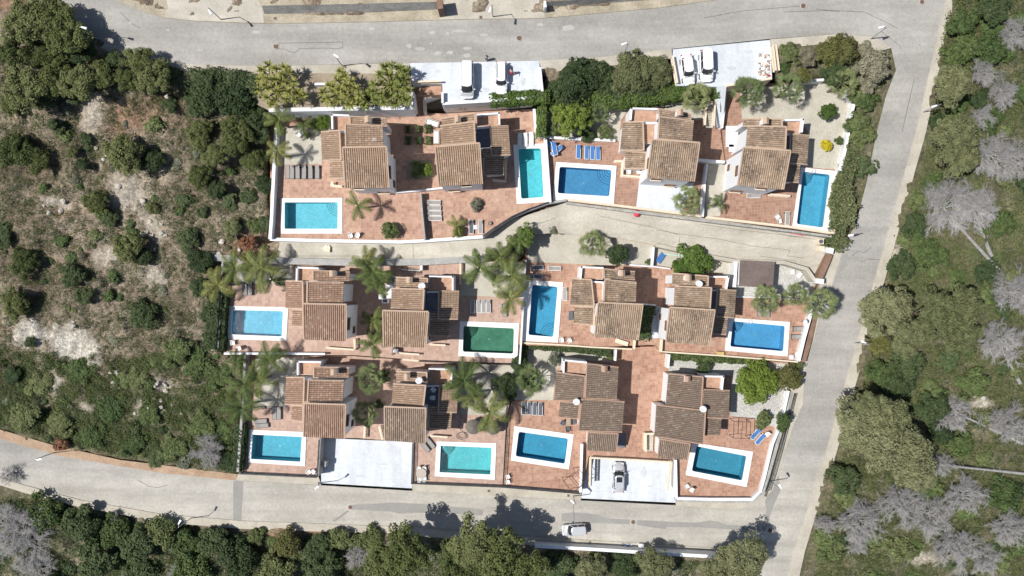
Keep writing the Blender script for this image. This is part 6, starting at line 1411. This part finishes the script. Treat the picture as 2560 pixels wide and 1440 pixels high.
palm(1718, 502, 36, 'fan palm on the white terrace by the dividing wall', 3.2, 7.5, True); palm(1795, 508, 22, 'small dark cycad palm in the narrow concrete yard', 1.8, 7.5, False, True)
B('hedgegreen', 2070, 280, 24, 'round bright green tree alone in the gravel garden', cat='tree', name='garden_tree', z=7.5, h=2.6); B('yellow', 2066, 362, 17, 'round bright yellow bush in the gravel garden', z=7.5, h=1.3); B('bush', 2098, 352, 12, 'small green bush on the white garden wall', z=7.5); B('bush', 2125, 312, 18, 'bush outside the white garden wall', z=8)
for (k, u, v, r, l) in [('bush', 1975, 130, 30, 'green bush next to the building rubble balustrade'), ('silver', 2022, 140, 30, 'pale silvery shrub on the upper corner bank'), ('rust', 2070, 130, 38, 'brownish green shrub on the upper corner bank'), ('rust', 2110, 120, 38, 'reddish olive shrub near the corner lamp'), ('silver', 2185, 165, 46, 'large pale silvery shrub at the street corner'), ('silver', 2160, 125, 24, 'small silvery shrub under the corner lamp'), ('dark', 2085, 180, 36, 'dark green shrub behind the rightmost fan palm'),
                        ('bush', 1960, 170, 20, 'low bush inside the rubble balustrade'), ('bush', 2195, 205, 18, 'small green shrub at the road edge under the silvery one'), ('bush', 2170, 250, 26, 'olive shrub on the bank beside the side road'), ('bush', 2150, 300, 26, 'second olive shrub on the bank beside the side road'), ('bush', 2155, 340, 24, 'third olive shrub on the bank beside the side road'), ('rust', 2010, 190, 22, 'brown scrub behind the white wall piece'), ('silver', 2170, 210, 28, 'silvery scrub below the large silvery shrub')]:
    B(k, u, v, r, l, z=wild(v) - .8)
B('bush', 1048, 424, 26, 'left shrub in the square planting bed', z=7.7, h=1.4, stretch=1.1); B('fresh', 1068, 424, 18, 'yellowish shrub in the square planting bed', z=7.7, h=1.5)
B('ball', 975, 577, 26, 'square clipped green bush at the bottom of the first terrace', z=7.5, h=1.6); B('sage', 1192, 514, 18, 'grey green square bush in the second terrace', z=7.5, h=1.0); B('fresh', 1145, 578, 16, 'yellow green bush in the second terrace corner', z=7.5, h=1.3); palm(1142, 565, 24, 'small palm in the second terrace corner', 1.4, 7.5, False, True)
B('fresh', 808, 306, 22, 'round green bush left of the first top villa', z=7.5, h=2.2); B('bush', 785, 315, 18, 'darker bush left of the first top villa', z=7.5, h=1.8); B('bush', 770, 338, 10, 'pale aloe beside the white chairs', z=7.5)
palm(895, 512, 32, 'feather palm standing on the first terrace paving', 3.6, 7.5, False, True); palm(697, 300, 32, 'feather palm in the top left corner garden', 4.2, 7.5); palm(694, 378, 30, 'yellowish feather palm on the left wall of the top terrace', 3.8, 7.5); palm(760, 310, 22, 'small feather palm beside the round green bush', 2.4, 7.5)
for (u, v, r, h, few, l) in [(588, 670, 36, 4, 0, 'yellowish palm at the corner of the grey wall in the middle row'), (655, 672, 48, 4.5, 0, 'large palm over the gravel garden of the middle row'), (545, 712, 40, 4, 0, 'yellow green palm outside the left wall of the middle row'), (618, 650, 24, 3.5, 0, 'small palm at the concrete wall'), (680, 700, 30, 3, 1, 'drooping palm above the pale loungers'),
     (1250, 640, 34, 4.5, 0, 'palm at the lane side of the right gravel garden'), (1200, 668, 40, 5, 0, 'left palm of the right gravel garden'), (1278, 690, 44, 5, 0, 'tall middle palm of the right gravel garden'), (1275, 745, 34, 4.5, 0, 'palm hanging over the single grey lounger'), (1300, 600, 26, 4, 0, 'palm under the dark green tree by the lane')]:
    palm(u, v, r, l, h, 4.0, False, bool(few))
palm(932, 680, 40, 'bushy yellow green palm between the first two middle villas', 4.5, 4.0); palm(918, 655, 34, 'rear stem of the bushy palm between the middle villas', 4.2, 4.0); palm(945, 705, 32, 'front stem of the bushy palm between the middle villas', 4.2, 4.0)
palm(935, 800, 28, 'upper palm in the planting bed between the middle villas', 3.6, 4.0); palm(932, 860, 30, 'lower palm in the planting bed between the middle villas', 3.8, 4.0); B('dark', 938, 800, 18, 'dark shrub in the bed between the middle villas', z=4, h=1.8); B('bush', 935, 840, 16, 'green shrub in the bed between the middle villas', z=4, h=1.6)
palm(926, 948, 38, 'upper fan palm between the first two bottom villas', 4.0, 2.0, True); palm(914, 1032, 34, 'lower fan palm between the first two bottom villas', 3.2, 2.0, True); B('dark', 960, 940, 18, 'dark shrub behind the upper fan palm', z=2, h=1.4); B('dark', 948, 1012, 14, 'dark shrub behind the lower fan palm', z=2, h=1.2)
for (u, v, r, h, few, l) in [(672, 900, 40, 5, 0, 'palm over the wall at the top of the bottom left garden'), (650, 950, 36, 4.5, 0, 'middle palm of the bottom left gravel garden'), (610, 960, 42, 5, 0, 'palm leaning over the left boundary wall'), (605, 1020, 40, 5, 0, 'lower palm on the left boundary wall'), (590, 905, 26, 4, 0, 'yellowish palm outside the bottom left garden'),
     (1160, 950, 46, 5, 0, 'large palm right of the second bottom villa'), (1225, 1030, 44, 5, 0, 'palm above the thatched parasols'), (1180, 990, 34, 4, 1, 'drooping palm beside the large one')]:
    palm(u, v, r, l, h, 2.0, False, bool(few))
B('bush', 690, 888, 18, 'bushy plant hanging over the rail under the rippled pool', z=2, h=3)
B('dark', 1262, 955, 34, 'dark cypress like shrub at the end of the right gravel garden', z=2, h=3.2); B('dark', 1295, 915, 26, 'dark shrub behind the broad leaved plant', z=2, h=2.6); B('dark', 1275, 985, 22, 'small dark shrub near the thin railing', z=2, h=2)
palm(1325, 950, 38, 'dark broad leaved banana plant left of the brown annex', 3.0, 2.0, True); B('dark', 1320, 955, 24, 'dark understorey of the banana plant', z=2, h=1.8)
B('sage', 1388, 900, 18, 'grey green tuft beside the walled roof patio', z=2, h=1.6); B('bush', 1523, 893, 11, 'small bush at the head of the long courtyard', z=2, h=1)
B('fresh', 1889, 951, 62, 'big round light green tree on the white gravel', cat='tree', name='garden_tree', z=2, h=3.4, flat=.85); B('rust', 1973, 943, 38, 'yellowish bronze tree beside the side road', cat='tree', name='garden_tree', z=2, h=3.2); B('bush', 1995, 915, 16, 'small bush above the bronze tree', z=2, h=2)
B('dark', 1760, 918, 22, 'dark bush at the walled patio above the teal pool villa', z=2, h=1.5); B('ball', 1908, 1048, 25, 'spotted green clipped bush above the blue loungers', z=2, h=1.5, stretch=1.15); B('ball', 1958, 1049, 22, 'round dark clipped ball bush on the corner wall', z=2, h=2.2); B('ball', 1955, 1069, 15, 'smaller dark ball bush below the round one', z=1.5, h=2)
B('hedgegreen', 1735, 655, 50, 'large fig tree with bright leaves by the lane', cat='tree', name='fig_tree', z=4, h=3.2); B('hedgegreen', 1700, 668, 24, 'left bough mass of the fig tree beside the tiles', z=4, h=3.0); B('dark', 1545, 635, 32, 'round dark conifer beside the grey fan palm', cat='tree', name='garden_tree', z=4, h=3.4)
palm(1482, 610, 36, 'grey green fan palm in the gravel strip by the lane', 3.0, 4.0, True); B('hedgegreen', 1312, 590, 30, 'bright green shrub at the lane bend', z=4.8, h=3.6); B('dark', 1290, 615, 30, 'dark tree foliage at the lane bend', z=4.5, h=3.6); B('sage', 1385, 575, 14, 'weeds at the lane bend wall', z=5.4, h=.8); B('bush', 1622, 655, 10, 'small round bush beside the sand yard wall', z=4)
palm(1912, 752, 36, 'left fan palm of the white gravel yard', 4.2, 4.0, True); palm(1988, 738, 30, 'middle fan palm leaning over the gravel yard wall', 4.4, 4.0, True); palm(2050, 762, 42, 'tall fan palm casting its shadow on the side road', 4.8, 4.0, True)
# ------------------------------------------------------------------ hillside trees, left
GP, GS = 'pines and big bushes on the hillside', 'small bushes on the stony hillside'
def T(k, u, v, r, l, **kw): return tree(k, u, v, r, l, name=kw.pop('name', 'pine_tree'), cat='tree', group=kw.pop('group', None), **kw)
LH = [('pine', 60, 60, 62, 'broad pine in the top left corner'), ('pine', 118, 45, 58, 'pine under the top left road bend'), ('pine', 165, 90, 60, 'tall pine casting its shadow onto the upper road'), ('dark', 205, 118, 44, 'dark tree beside the leaning street lamp'), ('pine', 35, 130, 48, 'pine below the corner pine on the left edge'),
      ('pine', 105, 130, 42, 'pine between the corner pines and the bare slope'), ('pine', 345, 150, 40, 'bright pine touching the upper road edge'), ('dark', 285, 150, 28, 'small dark tree left of the bright road edge pine'), ('pine', 385, 195, 48, 'pine below the upper pavement'), ('dark', 425, 190, 32, 'dark tree at the kerb left of the clipped hedge'),
      ('pine', 60, 215, 62, 'pine in the upper left scrub'), ('pine', 140, 195, 52, 'pine right of the upper left scrub pine'), ('pine', 195, 205, 50, 'pine in the centre of the upper left group'), ('pine', 255, 190, 40, 'pine at the top of the bare ridge'), ('dark', 110, 245, 44, 'shaded dark pine under the upper left group'), ('pine', 25, 260, 36, 'pine on the left edge below the group'), ('dark', 190, 240, 30, 'dark bush hanging at the bare slope head'), ('pine', 320, 200, 36, 'pine left of the road edge pine pair'),
      ('dark', 425, 262, 30, 'dark bush above the red brown scrub'), ('pine', 500, 335, 46, 'pine right of the red brown scrub'), ('pine', 590, 340, 60, 'large pine left of the top terrace wall'), ('dark', 650, 330, 40, 'dark pine against the top terrace wall'), ('pine', 540, 385, 40, 'pine below the large terrace side pine'), ('pine', 635, 400, 46, 'pine beside the gravel garden wall'), ('dark', 660, 460, 36, 'dark shrub along the top terrace wall, upper'), ('pine', 672, 500, 32, 'shrub along the top terrace wall beside the light blue pool'), ('dark', 665, 560, 26, 'dark shrub along the top terrace wall, lower'),
      ('dark', 130, 310, 20, 'small round bush on the stony path, upper'), ('bush', 145, 320, 22, 'round bush in the pale slope'), ('dark', 215, 348, 22, 'lone round bush right of the pale slope'), ('pine', 40, 375, 62, 'wide pine on the left edge mid height'), ('pine', 95, 400, 44, 'lower part pine of the left edge pair'), ('pine', 310, 385, 66, 'wide dark pine in the middle of the slope'), ('dark', 380, 400, 40, 'shaded right side tree of the wide slope pine'), ('pine', 180, 380, 20, 'small yellowish pine on the pale slope'), ('dark', 205, 410, 22, 'bush by the white rock ledge'),
      ('pine', 245, 505, 42, 'round pine on the rocky ledge'), ('dark', 275, 545, 32, 'dark bush under the rocky ledge pine'), ('pine', 500, 440, 42, 'pine pair upper on the brown slope'), ('dark', 540, 470, 34, 'pine pair lower on the brown slope'), ('pine', 380, 520, 22, 'small pine beside the white track'), ('dark', 508, 530, 22, 'round bush on the brown slope'), ('pine', 320, 620, 52, 'big pine below the white track'), ('dark', 360, 640, 34, 'shaded side bush of the big track pine'), ('dark', 470, 600, 40, 'dark bush left of the lane end'), ('dark', 500, 655, 48, 'dark tree at the end of the concrete wall'), ('bush', 580, 570, 34, 'grey green bush above the concrete wall'), ('dark', 620, 490, 30, 'bush left of the top terrace wall'), ('bush', 640, 560, 30, 'olive bush near the rusty soil'),
      ('dark', 15, 600, 30, 'dark bush on the left edge, middle'), ('pine', 60, 655, 46, 'pine right of the left edge, middle'), ('dark', 180, 690, 42, 'round dark pine in the dry slope'), ('dark', 215, 740, 34, 'dark bush under the round dark pine'), ('pine', 40, 760, 50, 'pine on the left edge above the chalk patch'), ('dark', 360, 790, 52, 'large round dark shrub in the dry slope'), ('dark', 500, 720, 36, 'dark shrub left of the middle row wall'), ('dark', 525, 790, 34, 'tall shrub along the middle row wall, upper'), ('dark', 530, 850, 34, 'tall shrub along the middle row wall, lower'), ('bush', 440, 880, 44, 'bush mass above the green slope'), ('dark', 495, 910, 48, 'dark shrub mass left of the bottom gardens'), ('dark', 550, 940, 40, 'shrub against the bottom left wall, upper'),
      ('dark', 370, 1035, 40, 'round dark bush on the green slope'), ('bush', 200, 925, 44, 'green bush under the chalk patch'), ('bush', 100, 960, 44, 'green bush in the lower left slope'), ('dark', 30, 940, 30, 'dark bush on the left edge, lower'), ('bush', 340, 950, 40, 'green bush in the middle of the lower slope'), ('bush', 280, 1020, 46, 'wide green bush in the lower slope'), ('bush', 60, 1040, 46, 'bush near the lower street, left'), ('bush', 150, 1060, 40, 'bush near the lower street, second from left'), ('dark', 430, 1120, 42, 'dark bush above the lower street kerb'), ('bush', 500, 1060, 44, 'brownish bush left of the corner pool terrace'), ('dark', 390, 1150, 30, 'dark leafy bush at the lower street kerb'), ('dark', 560, 1150, 34, 'shrub at the foot of the bottom left wall'), ('bush', 560, 1080, 40, 'shrub against the bottom left wall, lower'), ('bush', 330, 1110, 40, 'yellow green bush above the lower street'), ('bush', 230, 1090, 42, 'bush on the green slope above the dirt verge'), ('dark', 75, 855, 20, 'dark tuft between the two chalk patches')]
for k, u, v, r, l in LH:
    low = v > 860; rr2 = r * (.95 if v < 235 else .80 if not low else .86)
    kk = k if not (low and k == 'dark' and r > 38) else 'bush'
    if k == 'pine': T(k, u, v, rr2, l, h=rr2 * .058 * (1.5 if v < 235 else 1.15))
    else: B(kk, u, v, rr2, l, h=rr2 * .058 * (.55 if low else .9), flat=.55 if low else .9)
B('red', 622, 608, 24, 'rust red dry bush above the concrete wall'); B('red', 150, 1112, 20, 'dry reddish bush above the dirt verge')
# ------------------------------------------------------------------ right hand woodland and lower strip
RH = [('olivepine', 2385, 345, 62, 'large olive pine right of the upper verge lamp'), ('olivepine', 2400, 395, 50, 'lower lobe pine of the large olive pine'), ('olivepine', 2380, 215, 52, 'olive pine in the upper right scrub'), ('bush', 2395, 55, 40, 'bright green bush at the top of the right scrub'), ('dark', 2480, 10, 50, 'dark tree on the top right edge'), ('bush', 2420, 110, 40, 'green bush below the top right corner'), ('bush', 2350, 140, 34, 'bush beside the upper end of the verge'), ('bush', 2480, 120, 40, 'green bush near the yellow flowers'), ('dark', 2335, 300, 26, 'dark bush under the upper verge lamp'), ('bush', 2300, 500, 32, 'dark green strip bush beside the verge'), ('dark', 2270, 560, 34, 'dark bush beside the verge, middle'), ('bush', 2330, 460, 30, 'yellow green bush by the verge'),
      ('olivepine', 2215, 775, 68, 'large olive pine beside the lower verge lamp, left'), ('olivepine', 2345, 790, 62, 'middle olive pine of the central right group'), ('olivepine', 2400, 775, 60, 'right olive pine of the central right group'), ('olivepine', 2400, 835, 50, 'lower right olive pine of the central group'), ('olivepine', 2270, 840, 48, 'lower olive pine of the central group'), ('dark', 2240, 665, 40, 'dark green bush above the central pines'), ('bush', 2330, 640, 44, 'green bush above the central pines'), ('rust', 2200, 860, 34, 'brownish bush at the lower verge lamp'), ('dark', 2270, 900, 44, 'dark green bush below the central pines'), ('bush', 2200, 930, 40, 'bush at the verge below the brownish one'),
      ('olivepine', 2140, 1055, 62, 'left crown of the big lower right pine'), ('olivepine', 2210, 1040, 62, 'upper crown of the big lower right pine'), ('olivepine', 2200, 1110, 68, 'middle crown of the big lower right pine'), ('olivepine', 2270, 1130, 66, 'right crown of the big lower right pine'), ('olivepine', 2290, 1185, 50, 'lowest crown of the big lower right pine'), ('olivepine', 2165, 1010, 36, 'topmost crown of the big lower right pine'), ('dark', 2250, 960, 44, 'dark bush above the big pine'), ('dark', 2330, 1020, 44, 'dark thicket right of the big pine'), ('dark', 2350, 1080, 34, 'lower dark thicket right of the big pine'), ('dark', 2110, 1190, 44, 'dark bush below the big pine'), ('bush', 2440, 960, 44, 'green bush right of the dark thicket'), ('bush', 2400, 1110, 36, 'yellow green bush beside the fallen trunk'), ('bush', 2500, 1230, 44, 'yellow green bush on the lower right edge'), ('bush', 2080, 1370, 40, 'bush at the very bottom near the side road'), ('bush', 2250, 1370, 44, 'yellowish bush at the bottom right'), ('dark', 2470, 680, 36, 'dark bush on the right edge, middle'), ('bush', 2500, 560, 40, 'green bush beside the big dead tree'), ('bush', 2480, 300, 34, 'bush between dead trees, upper right'), ('bush', 2520, 440, 30, 'bush on the right edge, upper'), ('dark', 2450, 250, 26, 'dark bush between grey trees'),
      ('pine', 1015, 1375, 62, 'pine under the lower street, left of the dark shadow'), ('pine', 960, 1410, 56, 'lower left pine of the bottom group'), ('pine', 1180, 1360, 56, 'pine touching the lower pavement'), ('pine', 1240, 1385, 66, 'large pine at the bottom centre'), ('pine', 1150, 1420, 60, 'lowest pine of the bottom centre'), ('pine', 1310, 1420, 50, 'pine at the left end of the white parapet'), ('olivepine', 1640, 1412, 50, 'pine poking over the white parapet'), ('olivepine', 1860, 1400, 62, 'pine at the bottom of the street corner, left'), ('olivepine', 1800, 1425, 50, 'lowest pine at the street corner'), ('olivepine', 1480, 1425, 44, 'olive bush below the white parapet'), ('dark', 1560, 1410, 34, 'dark bush below the white parapet'), ('dark', 1400, 1415, 40, 'dark tree under the parked hatchback'),
      ('bush', 110, 1280, 40, 'yellow green bush under the lower pavement, left'), ('dark', 200, 1310, 42, 'dark bush below the lower pavement, second from left'), ('bush', 280, 1330, 40, 'bush below the lower pavement, third from left'), ('dark', 345, 1360, 44, 'dark shaded bush in the lower left strip'), ('bush', 400, 1335, 36, 'brownish bush under the lower lamp'), ('bush', 460, 1360, 38, 'olive bush below the lower lamp'), ('dark', 540, 1350, 38, 'dark bush in the bottom strip'), ('dark', 600, 1395, 50, 'dark pine in the bottom strip'), ('bush', 640, 1340, 22, 'small bush by the red soil'), ('rust', 720, 1360, 34, 'brown bush on the red soil'), ('dark', 800, 1370, 36, 'dark green bush right of the red soil'), ('bush', 850, 1345, 30, 'bush under the street repair'), ('dark', 810, 1420, 44, 'dark bush at the bottom edge left of the grey tree'), ('bush', 920, 1345, 30, 'light bush at the pavement left of the pines'), ('bush', 480, 1420, 44, 'bush on the bottom edge, left part'), ('dark', 240, 1400, 46, 'dark bush on the bottom edge near the grey trees'), ('bush', 690, 1420, 40, 'bush on the bottom edge, middle'), ('dark', 350, 1430, 40, 'dark bush on the very bottom edge')]
for k, u, v, r, l in RH:
    if 'pine' in k: T(k, u, v, r, l, h=(9.5 if v > 1340 and u < 1320 else 8.5 if v > 1380 and u > 1780 else r * .058 * 1.9 if v > 1300 else 8.0 if v > 650 else 6.0))
    else:
        edge = float(np.interp(v, [-70, 0, 110, 330, 600, 830, 1130, 1270, 1380], [2420, 2392, 2362, 2315, 2240, 2176, 2092, 2045, 2012])) + r * .8
        r_ = r * (1.0 if u > 1990 else 1.2); B(k, max(u, edge) if u > 1990 else u, v, r_, l, h=r_ * .058 * (.9 if u > 1990 else 1.1))
for (u, v, r, b, s, l) in [(2365, 520, 68, (2500, 680), 1.0, 'left half of the big grey dead tree with a long fallen trunk'), (2440, 520, 66, (2480, 640), 1.0, 'right half of the big grey dead tree'), (2480, 385, 56, None, 1, 'grey dead tree above the big fallen one'), (2535, 400, 50, None, 1, 'grey dead tree on the right edge above the middle'), (2510, 230, 44, None, 1.3, 'grey dead tree in the upper right'), (2460, 180, 36, None, 1.3, 'small grey dead tree in the upper right scrub'), (2540, 80, 40, None, 1, 'grey dead tree in the top right corner'), (2460, 285, 34, None, 1.2, 'small grey dead tree beside the olive pine'),
     (2500, 850, 60, (2560, 960), 1, 'grey dead tree right of the central pines'), (2540, 730, 56, (2640, 735), 1, 'grey dead tree on the right edge, middle'), (2390, 1030, 50, (2560, 1110), 1, 'grey dead tree with trunk running to the lower right'), (2520, 1060, 48, None, 1, 'grey dead tree on the right edge below the middle'), (2355, 1165, 34, (2600, 1190), 1.2, 'small dead tree with a very long pale fallen trunk'), (2145, 1300, 54, None, 1, 'rounded grey dead tree near the side road'), (2065, 1310, 34, None, 1.5, 'narrow grey dead tree beside the verge'), (2250, 1260, 52, None, 1, 'grey dead tree in the lower right group, left'),
     (2330, 1290, 52, None, 1, 'grey dead tree in the lower right group, centre'), (2410, 1240, 50, (2540, 1250), 1, 'grey dead tree in the lower right group, upper right'), (2390, 1370, 56, None, 1, 'grey dead tree at the bottom right, centre'), (2150, 1355, 34, None, 1, 'small round grey dead tree below the rounded one'), (2520, 1320, 44, None, 1, 'grey dead tree on the lower right edge'), (2470, 1400, 40, None, 1, 'grey dead tree in the bottom right corner'), (2340, 480, 24, None, 1, 'tiny grey dead shrub by the verge'),
     (55, 1330, 74, None, 1, 'large grey dead tree in the bottom left corner'), (90, 1425, 60, None, 1, 'lower grey dead tree in the bottom left corner'), (892, 1395, 32, None, 1.2, 'small grey dead tree left of the bottom pines'), (445, 1425, 24, None, 1, 'small grey dead bush on the bottom edge'), (520, 1130, 40, None, 1, 'tangled bare bush near the corner pool wall'), (15, 1190, 24, None, 1, 'grey bare bush on the lower street edge'), (280, 1300, 22, None, 1.3, 'thin grey bare shrub in the lower left strip')]:
    dead(u, v, r, l, b, stretch=s)
# ------------------------------------------------------------------ scrub filling the wild ground
WILD = [([(-90, 120), (240, 130), (330, 160), (470, 180), (560, 240), (670, 290), (672, 600), (500, 640), (545, 660), (540, 870), (590, 890), (588, 1180), (300, 1140), (130, 1100), (-90, 1050)], 135, 0),
        ([(2370, 0), (2650, -40), (2650, 1500), (2030, 1500), (2060, 1300), (2110, 1130), (2190, 830), (2260, 590), (2330, 330)], 95, 1),
        ([(-90, 1250), (60, 1245), (400, 1320), (600, 1335), (1000, 1345), (1340, 1378), (1800, 1405), (1870, 1500), (-90, 1500)], 50, 2), ([(2140, 230), (2190, 240), (2150, 420), (2130, 400)], 5, 1), ([(1370, 190), (1500, 170), (1670, 150), (1670, 220), (1400, 240)], 6, 0)]
big = [(u, v, r) for _, u, v, r, _ in LH + RH]
NAMED = [(u, v, r, l) for _, u, v, r, l in LH + RH]; USED = {}
def near_label(what, u, v):
    best = None
    for a, b, r, l in sorted(NAMED, key=lambda q: (q[0] - u) ** 2 + (q[1] - v) ** 2)[:14]:
        dx, dy = u - a, v - b; dr = ('right of' if dx > 0 else 'left of') if abs(dx) > abs(dy) else ('below' if dy > 0 else 'above')
        for pre in ('', 'second ', 'third '):
            s_ = f'{pre}{what} {dr} the {l}'
            if len(s_.split()) <= 16 and s_ not in USED: USED[s_] = 1; return s_
    return what + ' on the wild slope'
lab = {'small': ('low olive bush on the wild slope', 'low olive bushes on the wild slope'), 'smalldark': ('low dark bush on the wild slope', 'low dark bushes on the wild slope'), 'smallsage': ('low grey green bush on the wild slope', 'low grey green bushes on the wild slope')}
rr_ = random.Random(5)
for poly, n, kind in WILD:
    xs = [p[0] for p in poly]; ys = [p[1] for p in poly]; c_ = 0; tries = 0
    while c_ < n and tries < n * 30:
        tries += 1; u, v = rr_.uniform(min(xs), max(xs)), rr_.uniform(min(ys), max(ys))
        if not inpoly(np.array([u]), np.array([v]), poly)[0]: continue
        if any((u - a) ** 2 + (v - b) ** 2 < (r * .6) ** 2 for a, b, r in big): continue
        j, i = int(np.argmin(abs(vs_ - v))), int(np.argmin(abs(us - u)))
        if chalk[j, i] > .3: continue
        k = rr_.choice(['small', 'small', 'smalldark', 'smallsage'] if kind != 1 else ['small', 'small', 'smalldark'])
        r = rr_.choice([6, 8, 10, 13, 17, 21] if kind == 0 else [18, 22, 28, 34]); zg = ground_z(u, v); rm = r * .058; p = P(u, v, zg)
        t = thing('low_bush', near_label(('tiny ' if r < 9 else 'small ' if r < 15 else 'broad low ') + {'small': 'olive', 'smalldark': 'dark', 'smallsage': 'grey green'}[k] + ' bush', u, v), 'bush', p, rr_.uniform(0, 6.28), lab[k][1]); o = link('foliage', rr_.choice(CR[k]), None, t); o.scale = (rm, rm * rr_.uniform(.8, 1.1), rm * rr_.uniform(.5, .8)); c_ += 1
def tufts(name, poly, n, mat, s=(.10, .26), seed=1, avoid_chalk=True):
    r = np.random.default_rng(seed); xs = [p[0] for p in poly]; ys = [p[1] for p in poly]
    u = r.uniform(min(xs), max(xs), n); v = r.uniform(min(ys), max(ys), n); k = inpoly(u, v, poly)
    dn = smooth_noise(u + 500, v + 500, 26, seed + 40) * .6 + smooth_noise(u + 500, v + 500, 11, seed + 41) * .4; k &= dn > .40
    u, v = u[k], v[k]; i = np.clip(np.searchsorted(us, u), 1, len(us) - 1); j = np.clip(np.searchsorted(vs_, v), 1, len(vs_) - 1)
    if avoid_chalk: m_ = (chalk[j, i] < .35) & ~hard[j, i]; u, v, i, j = u[m_], v[m_], i[m_], j[m_]
    z = Z[j, i]; q = 13; sz = r.uniform(*s, len(u)); c = np.stack([(u - 1280) * (HC - z) / FP, -(v - 720) * (HC - z) / FP, z], 1)
    d_ = r.normal(0, 1, (len(u), q, 3)); d_[..., 2] = abs(d_[..., 2]) * .8; cc = (c[:, None] + d_ * sz[:, None, None] * .9).reshape(-1, 3); V, F = quads_from(cc, (d_ * .4 + [0, 0, .7]).reshape(-1, 3), np.repeat(sz, q) * .29, .7, .5, r)
    return tag(link(name, npmesh(name, V, F, mat)), {'dry_scrub': 'dry olive scrub covering the left hillside', 'grass': 'green undergrowth covering the right woodland', 'weeds': 'green undergrowth below the lower street'}.get(name, name), 'scrub' if name != 'grass' else 'undergrowth', None, 'stuff')
tufts('dry_scrub', WILD[0][0], 26000, L_tuft, seed=3)
o = tufts('scrub', WILD[0][0], 17000, L_dark, (.08, .32), 23); o['label'] = 'low dark green scrub patches on the left hillside'
o = tufts('scrub', WILD[0][0], 6000, L_sage, (.10, .26), 33); o['label'] = 'grey green thyme scrub on the left hillside'
o = tufts('scrub', WILD[1][0], 18000, L_dark, (.12, .36), 27); o['label'] = 'dark green undergrowth in the right woodland'
o = tufts('scrub', WILD[1][0], 9000, L_tuft, (.12, .3), 29); o['label'] = 'dry olive undergrowth in the right woodland'
o = tufts('scrub', WILD[2][0], 20000, L_dark, (.14, .40), 35); o['label'] = 'dark undergrowth below the lower street'; tufts('grass', WILD[1][0], 36000, L_tuftg, (.12, .34), 4); tufts('weeds', WILD[2][0], 13000, L_tuftg, (.14, .32), 6)
o = tufts('green_scrub', [(-90, 860), (300, 900), (420, 880), (590, 980), (588, 1175), (300, 1135), (130, 1095), (-90, 1040)], 15000, L_tuftg, (.14, .36), 8); o['label'] = 'green grass and scrub on the lower left slope'
o = tufts('kerb_weeds', [(0, 1088), (150, 1130), (400, 1172), (590, 1196), (590, 1203), (400, 1186), (150, 1144), (0, 1100)], 4500, L_tuftg, (.05, .14), 9, False); o['label'] = 'weeds along the kerb of the lower street'
o = tufts('kerb_weeds', [(60, 1210), (400, 1281), (600, 1298), (600, 1306), (400, 1289), (60, 1218)], 3500, L_tuftg, (.05, .12), 12, False); o['label'] = 'weeds along the far kerb of the lower street'
# loose rocks on the slope
RK = []
for k in range(3):
    bm = bmesh.new(); bmesh.ops.create_icosphere(bm, subdivisions=2, radius=1)
    r3 = random.Random(k)
    for x in bm.verts: x.co *= r3.uniform(.75, 1.15); x.co.z *= .6
    m_ = bpy.data.meshes.new('boulder'); bm.to_mesh(m_); bm.free(); m_.materials.append(M_rock); RK.append(m_)
for i in range(70):
    cl = rr_.choice([(395, 965), (405, 1025), (285, 935), (150, 515), (230, 400), (415, 600), (300, 480), (200, 800), (360, 560), (560, 620), (450, 240), (2440, 1000)])
    u, v = cl[0] + rr_.gauss(0, 26), cl[1] + rr_.gauss(0, 18)
    o = bpy.data.objects.new('boulder', RK[i % 3]); C.objects.link(o); s = rr_.uniform(.15, .5); o.location = G(u, v); o.location.z = ground_z(u, v) + .1; o.scale = (s, s * rr_.uniform(.6, 1), s); o.rotation_euler = (0, 0, rr_.uniform(0, 6)); tag(o, near_label(('little' if s < .28 else 'larger') + ' pale boulder', u, v), 'rock', 'limestone boulders on the slope')
